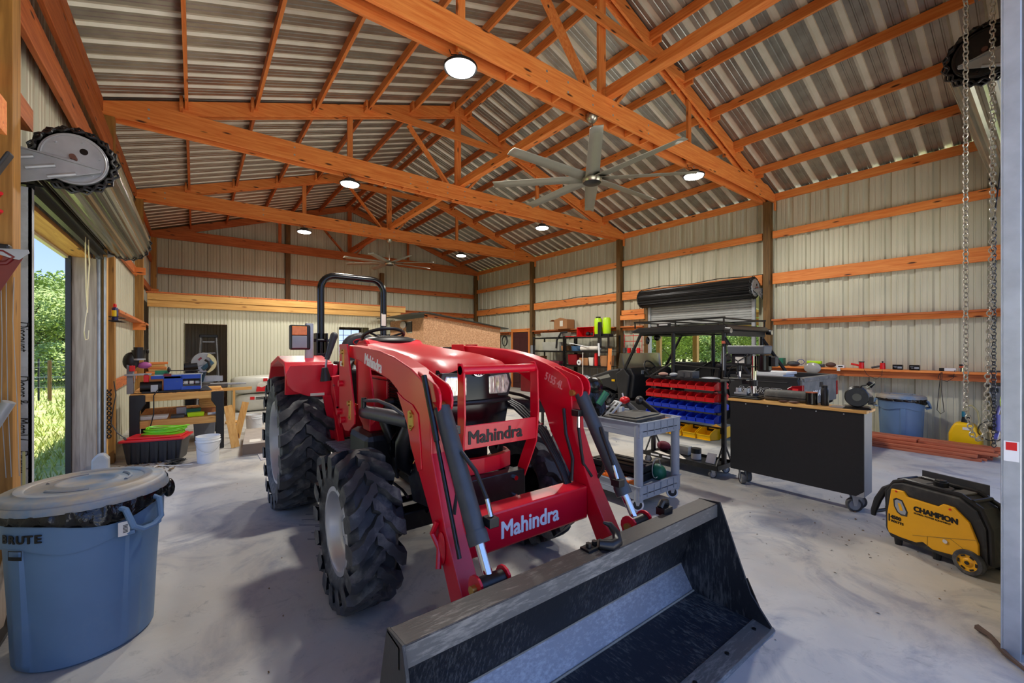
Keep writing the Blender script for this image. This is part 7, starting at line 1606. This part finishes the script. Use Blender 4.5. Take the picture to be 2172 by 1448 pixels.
t = thing('steel_cup', 'small steel and black cup on the wall shelf board', 'cup', (9.58, .955, ZS)); part('cup_body', MB().cyl((0, 0, 0), (0, 0, .06), .032, n=18), CHR, t, smooth=True); part('cup_band', MB().cyl((0, 0, .06), (0, 0, .09), .033, n=18), mat('copper_rim', (186, 92, 66)), t, smooth=True); part('cup_lid', MB().cyl((0, 0, .09), (0, 0, .115), .034, n=18), BLK, t, smooth=True)
lone('ratchet_wrench', MB().cyl((9.55, .64, ZS + .02), (9.55, .40, ZS + .03), .012, n=10).cyl((9.55, .66, ZS), (9.55, .66, ZS + .04), .022, n=12), DGR, 'dark ratchet wrench at the near end of the wall shelf board', 'wrench', smooth=True)
# trash can, jug, bucket, wall unit
bin_can(9.30, 1.62, 'blue-grey round trash can with black liner by the right wall', math.radians(285), S=.92)
t = thing('push_broom', 'black broom standing left of the far trash can', 'broom', (9.35, 2.14, 0)); part('broom_stick', MB().cyl((0, 0, .1), (.1, .02, .78), .014, n=10), BLK, t); part('broom_head', MB().frus(-.05, .05, -.10, .10, 0, .11, -.01, -.02), BLK, t, bev=.01)
t = thing('yellow_jug', 'bright yellow plastic sprayer jug on the floor by the right wall', 'jug', (9.2, .88, 0)); part('jug_body', MB().prism([(-.17, 0), (-.17, .25), (-.12, .36), (-.06, .42), (.10, .42), (.14, .34), (.17, .25), (.17, 0)], 'x', -.13, .13), BRY, t, bev=.04, seg=4)
part('jug_cap', MB().cyl((0, 0, .42), (0, 0, .50), .05, .04, n=18), BLK, t, smooth=True); part('pump', MB().cyl((0, .02, .50), (0, .02, .58), .022, n=12), mat('teal_pump', (30, 110, 130), .4), t, smooth=True)
part('jug_hose', MB().tube([(0, .02, .58), (0, .0, .66), (0, -.06, .68), (0, -.12, .60), (0, -.14, .45), (-.06, -.13, .36)], .012, 8), mat('clear_hose', (170, 160, 110), .3), t, smooth=True); part('jug_label', MB().box(-.135, -.131, -.06, .02, .32, .36), PAP, t)
t = bucket(9.22, .50, .15, .38, 'cream bucket with black lid standing right of the yellow jug', rz=2, lid=True, m=mat('cream_bucket', (222, 216, 196), .4))
lone('black_wire_coil', MB().tube([(9.08 + .02 * math.sin(i), .62 + .13 * math.cos(i * .55), .34 + .14 * math.sin(i * .55)) for i in range(22)], .006, 6), BLK, 'loops of black wire around the bucket lid', 'wire', smooth=True)
t = thing('hose_reel_unit', 'grey wall mounted reel with a lime knob above the cream bucket', 'hose reel', (9.62, .52, .60))
part('reel_body', MB().prism([(-.13, 0), (-.15, .28), (-.16, .36), (.16, .36), (.15, .28), (.10, 0)], 'x', -.10, .14), mat('slate_plastic', (112, 118, 130)), t, bev=.02); part('reel_slot', MB().box(-.108, -.10, .06, .14, .27, .33), BLK, t); part('lime_knob', MB().cyl((-.10, -.03, .29), (-.15, -.03, .29), .05, n=20), LIM, t, smooth=True)
part('drain_tube', MB().tube([(-.02, .02, 0), (-.03, .03, -.08), (-.05, -.04, -.16), (-.05, -.1, -.12)], .010, 6), BLK, t, smooth=True)

# ================================================================ OUTDOORS
BK = mat('tree_bark', (88, 78, 66), .9, var=.3, scale=12)
def leafmat(n_, c1, c2):
    m = mat(n_, c1, .7, var=.35, scale=1.6, rand=.15); return m
LF = [leafmat('leaf_bright', (150, 172, 92), 0), leafmat('leaf_mid', (132, 154, 84), 0), leafmat('leaf_grey', (166, 176, 134), 0), leafmat('leaf_dark', (104, 128, 74), 0)]
def crown(n_, rx_, rz_, zc_, size, m_, seed):
    rr = random.Random(seed); vs = []; fs = []
    blobs = [(rr.uniform(-.6, .6) * rx_, rr.uniform(-.6, .6) * rx_, zc_ + rr.uniform(-.75, .6) * rz_, rr.uniform(.28, .5)) for _ in range(20)]
    for i in range(n_):
        b = blobs[i % 20]; a = rr.uniform(0, 2 * PI); c_ = rr.uniform(-1, 1); q = math.sqrt(1 - c_ * c_); rad = rr.uniform(.55, 1.0) ** .5 * b[3] * rx_
        p = Vector((b[0] + rad * q * math.cos(a), b[1] + rad * q * math.sin(a), max(.15, b[2] + rad * c_ * rz_ / rx_ * .9)))
        u = Vector((rr.gauss(0, 1), rr.gauss(0, 1), rr.gauss(0, .5))).normalized(); v = u.orthogonal().normalized(); s_ = size * rr.uniform(.5, 1.2)
        k = len(vs); vs += [p - u * s_, p + v * s_ * .45, p + u * s_, p - v * s_ * .45]; fs.append((k, k + 1, k + 2, k + 3))
    me = bpy.data.meshes.new('foliage'); me.from_pydata([tuple(p) for p in vs], [], fs); me.materials.append(m_); return me
crowns = [crown(15000, 2.6, 2.6, 3.0, .10, LF[0], 3), crown(15000, 2.2, 3.0, 3.2, .10, LF[1], 5), crown(14000, 2.6, 2.2, 2.5, .11, LF[2], 8), crown(14000, 2.6, 3.2, 3.6, .12, LF[3], 11)]
tk = MB().tube([(0, 0, 0), (.1, .05, 1.2), (0, .1, 2.6), (.05, 0, 4.0)], .12, 8, rr=[.16, .12, .09, .03])
for k in range(6): a = k * 1.05; tk.tube([(.03, .05, 1.4 + .3 * k), (.7 * math.cos(a), .7 * math.sin(a), 2.1 + .3 * k), (1.3 * math.cos(a), 1.3 * math.sin(a), 2.6 + .3 * k)], .05, 5, rr=[.06, .04, .015])
tkm = tk.mesh('trunk', BK, 60)
kinds = ['bright green leafy tree', 'narrow mid green tree', 'grey green brushy tree', 'dark green tall tree']
def tree(x, y, k, s, rz, lab):
    t = thing('tree', kinds[k] + ' ' + lab, 'tree', (x, y, -.06), rz)
    a = inst(tkm, 'trunk', t); b = inst(crowns[k], 'foliage', t); t.scale = (s, s, s)
    b['kind'] = 'stuff'
    return t
lefts = [(-5.2, 24.5, 0, .80), (-6.9, 27.0, 2, 1.0), (-4.2, 27.5, 2, .8), (-8.2, 32.0, 1, 1.05), (-5.4, 32.5, 0, 1.05), (-3.2, 31.0, 0, .85), (-9.5, 26.5, 0, 1.0), (-7.2, 36.0, 0, 1.15)]
wh = ['first in the row beyond the left fence', 'behind the left fence, grey brushy one by the gap', 'right in the gap of the left doorway, low', 'far left beyond the fence, tall', 'second row beyond the left fence, centre', 'second row beyond the left fence, right', 'beyond the fence, leftmost', 'farthest beyond the left fence']
for i, (x, y, k, s) in enumerate(lefts): tree(x, y, k, s, i * 1.3, wh[i])
rw = ['nearest', 'second', 'third', 'fourth', 'fifth', 'sixth', 'seventh', 'eighth', 'ninth', 'tenth', 'eleventh', 'twelfth']
for i in range(12):
    d = 24 + 5 * (i % 3); az = math.radians(52.5 + i * 1.75 + (i % 2) * .6)
    tree(d * math.sin(az), d * math.cos(az), (0, 2, 1, 3)[i % 4] if i % 3 else 0, (.62, .85, 1.15)[i % 3], i * .9, 'beyond the right doorway, %s from the left' % rw[i])
for i, (x, y) in enumerate(((-3.69, 18.4), (-3.43, 18.2), (-3.05, 18.0), (-4.2, 18.7), (-2.4, 17.7))):
    o = part('fence_post', MB().box(-.02, .02, -.02, .02, 0, 1.25) if i % 2 == 0 else MB().cyl((0, 0, 0), (0, 0, 1.2), .045, n=10), BLKM if i % 2 == 0 else WP)
    tag(o, ('slim dark steel', 'round wooden')[i % 2] + ' fence post outside the left doorway, ' + ('second from left', 'third from left', 'fourth from left', 'leftmost', 'rightmost')[i], 'fence post', 'fence posts in the meadow', (x, y, -.06))
fw = MB()
for z in (.35, .65, .95, 1.1): fw.tube([(-6.5, 19.7, z), (-4.2, 18.7, z - .02), (-3.43, 18.2, z), (-2.4, 17.7, z - .01), (-.5, 17.0, z)], .006, 4)
tag(part('fence_wire', fw, STL), 'thin fence wires strung between the meadow fence posts', 'fence wire')
gr_ = MB()
for i in range(9000):
    if i < 5200: y = 5 + 24 * R.random() ** 1.7; x = min(-.205 * y + R.uniform(-.10, .10) * y - .1, R.uniform(-2., -1.32))
    else: d = R.uniform(8, 24); az = math.radians(R.uniform(50, 74)); x, y = 9 + d * math.sin(az) * .8, d * math.cos(az)
    h_ = R.uniform(.05, .16) * (1 + .02 * y); a = R.uniform(0, 6.28); w_ = .008 + .0006 * y
    c_ = Vector((x, y, -.065)); p = Vector((math.cos(a), math.sin(a), 0)) * w_
    gr_.v += [c_ - p, c_ + p, c_ + Vector((R.uniform(-.6, .6) * h_, R.uniform(-.6, .6) * h_, h_))]; k = len(gr_.v); gr_.f.append((k - 3, k - 2, k - 1))
me = bpy.data.meshes.new('grass_blades'); me.from_pydata([tuple(p) for p in gr_.v], [], gr_.f); me.materials.append(mat('grass_blade', (164, 172, 88), .8, var=.35, scale=2))
o = bpy.data.objects.new('grass_blades', me); col.objects.link(o); tag(o, 'rough green and straw grass outside both doorways', 'grass'); o['kind'] = 'stuff'
# lean-to porch posts beyond the right doorway
for i, (y, lab) in enumerate(((8.25, 'pine porch post outside the right doorway, left one'), (6.95, 'pine porch post outside the right doorway, middle one'), (4.6, 'pine porch post outside the right doorway, right one'))):
    tag(part('porch_post', MB().box(12.43, 12.57, y - .07, y + .07, -.06, 2.5), WY['z'], bev=.004), lab, 'porch post', 'porch posts')
lone('porch_beam', MB().box(12.46, 12.54, 2.5, 10.0, 2.14, 2.34).box(12.3, 12.38, 2.5, 10.0, 2.36, 2.5), WY['y'], 'pine beam along the top of the porch posts', 'beam')
for k in range(7): y = 3.0 + k * 1.1; lone('porch_rafter', MB().bar((XR + .1, y, 2.95), (13.0, y, 2.45), .04, .14), WY['x'], 'pine porch rafter outside the right doorway, ' + ('nearest', 'second', 'third', 'fourth', 'fifth', 'sixth', 'farthest')[k] + ' of seven', 'rafter', group='porch rafters')
lone('porch_roof', MB().bar((XR + .05, 6.3, 3.05), (13.2, 6.3, 2.54), 8.0, .02, (0, 0, 1)), ROOFM, 'metal porch roof outside the right doorway', 'porch roof')
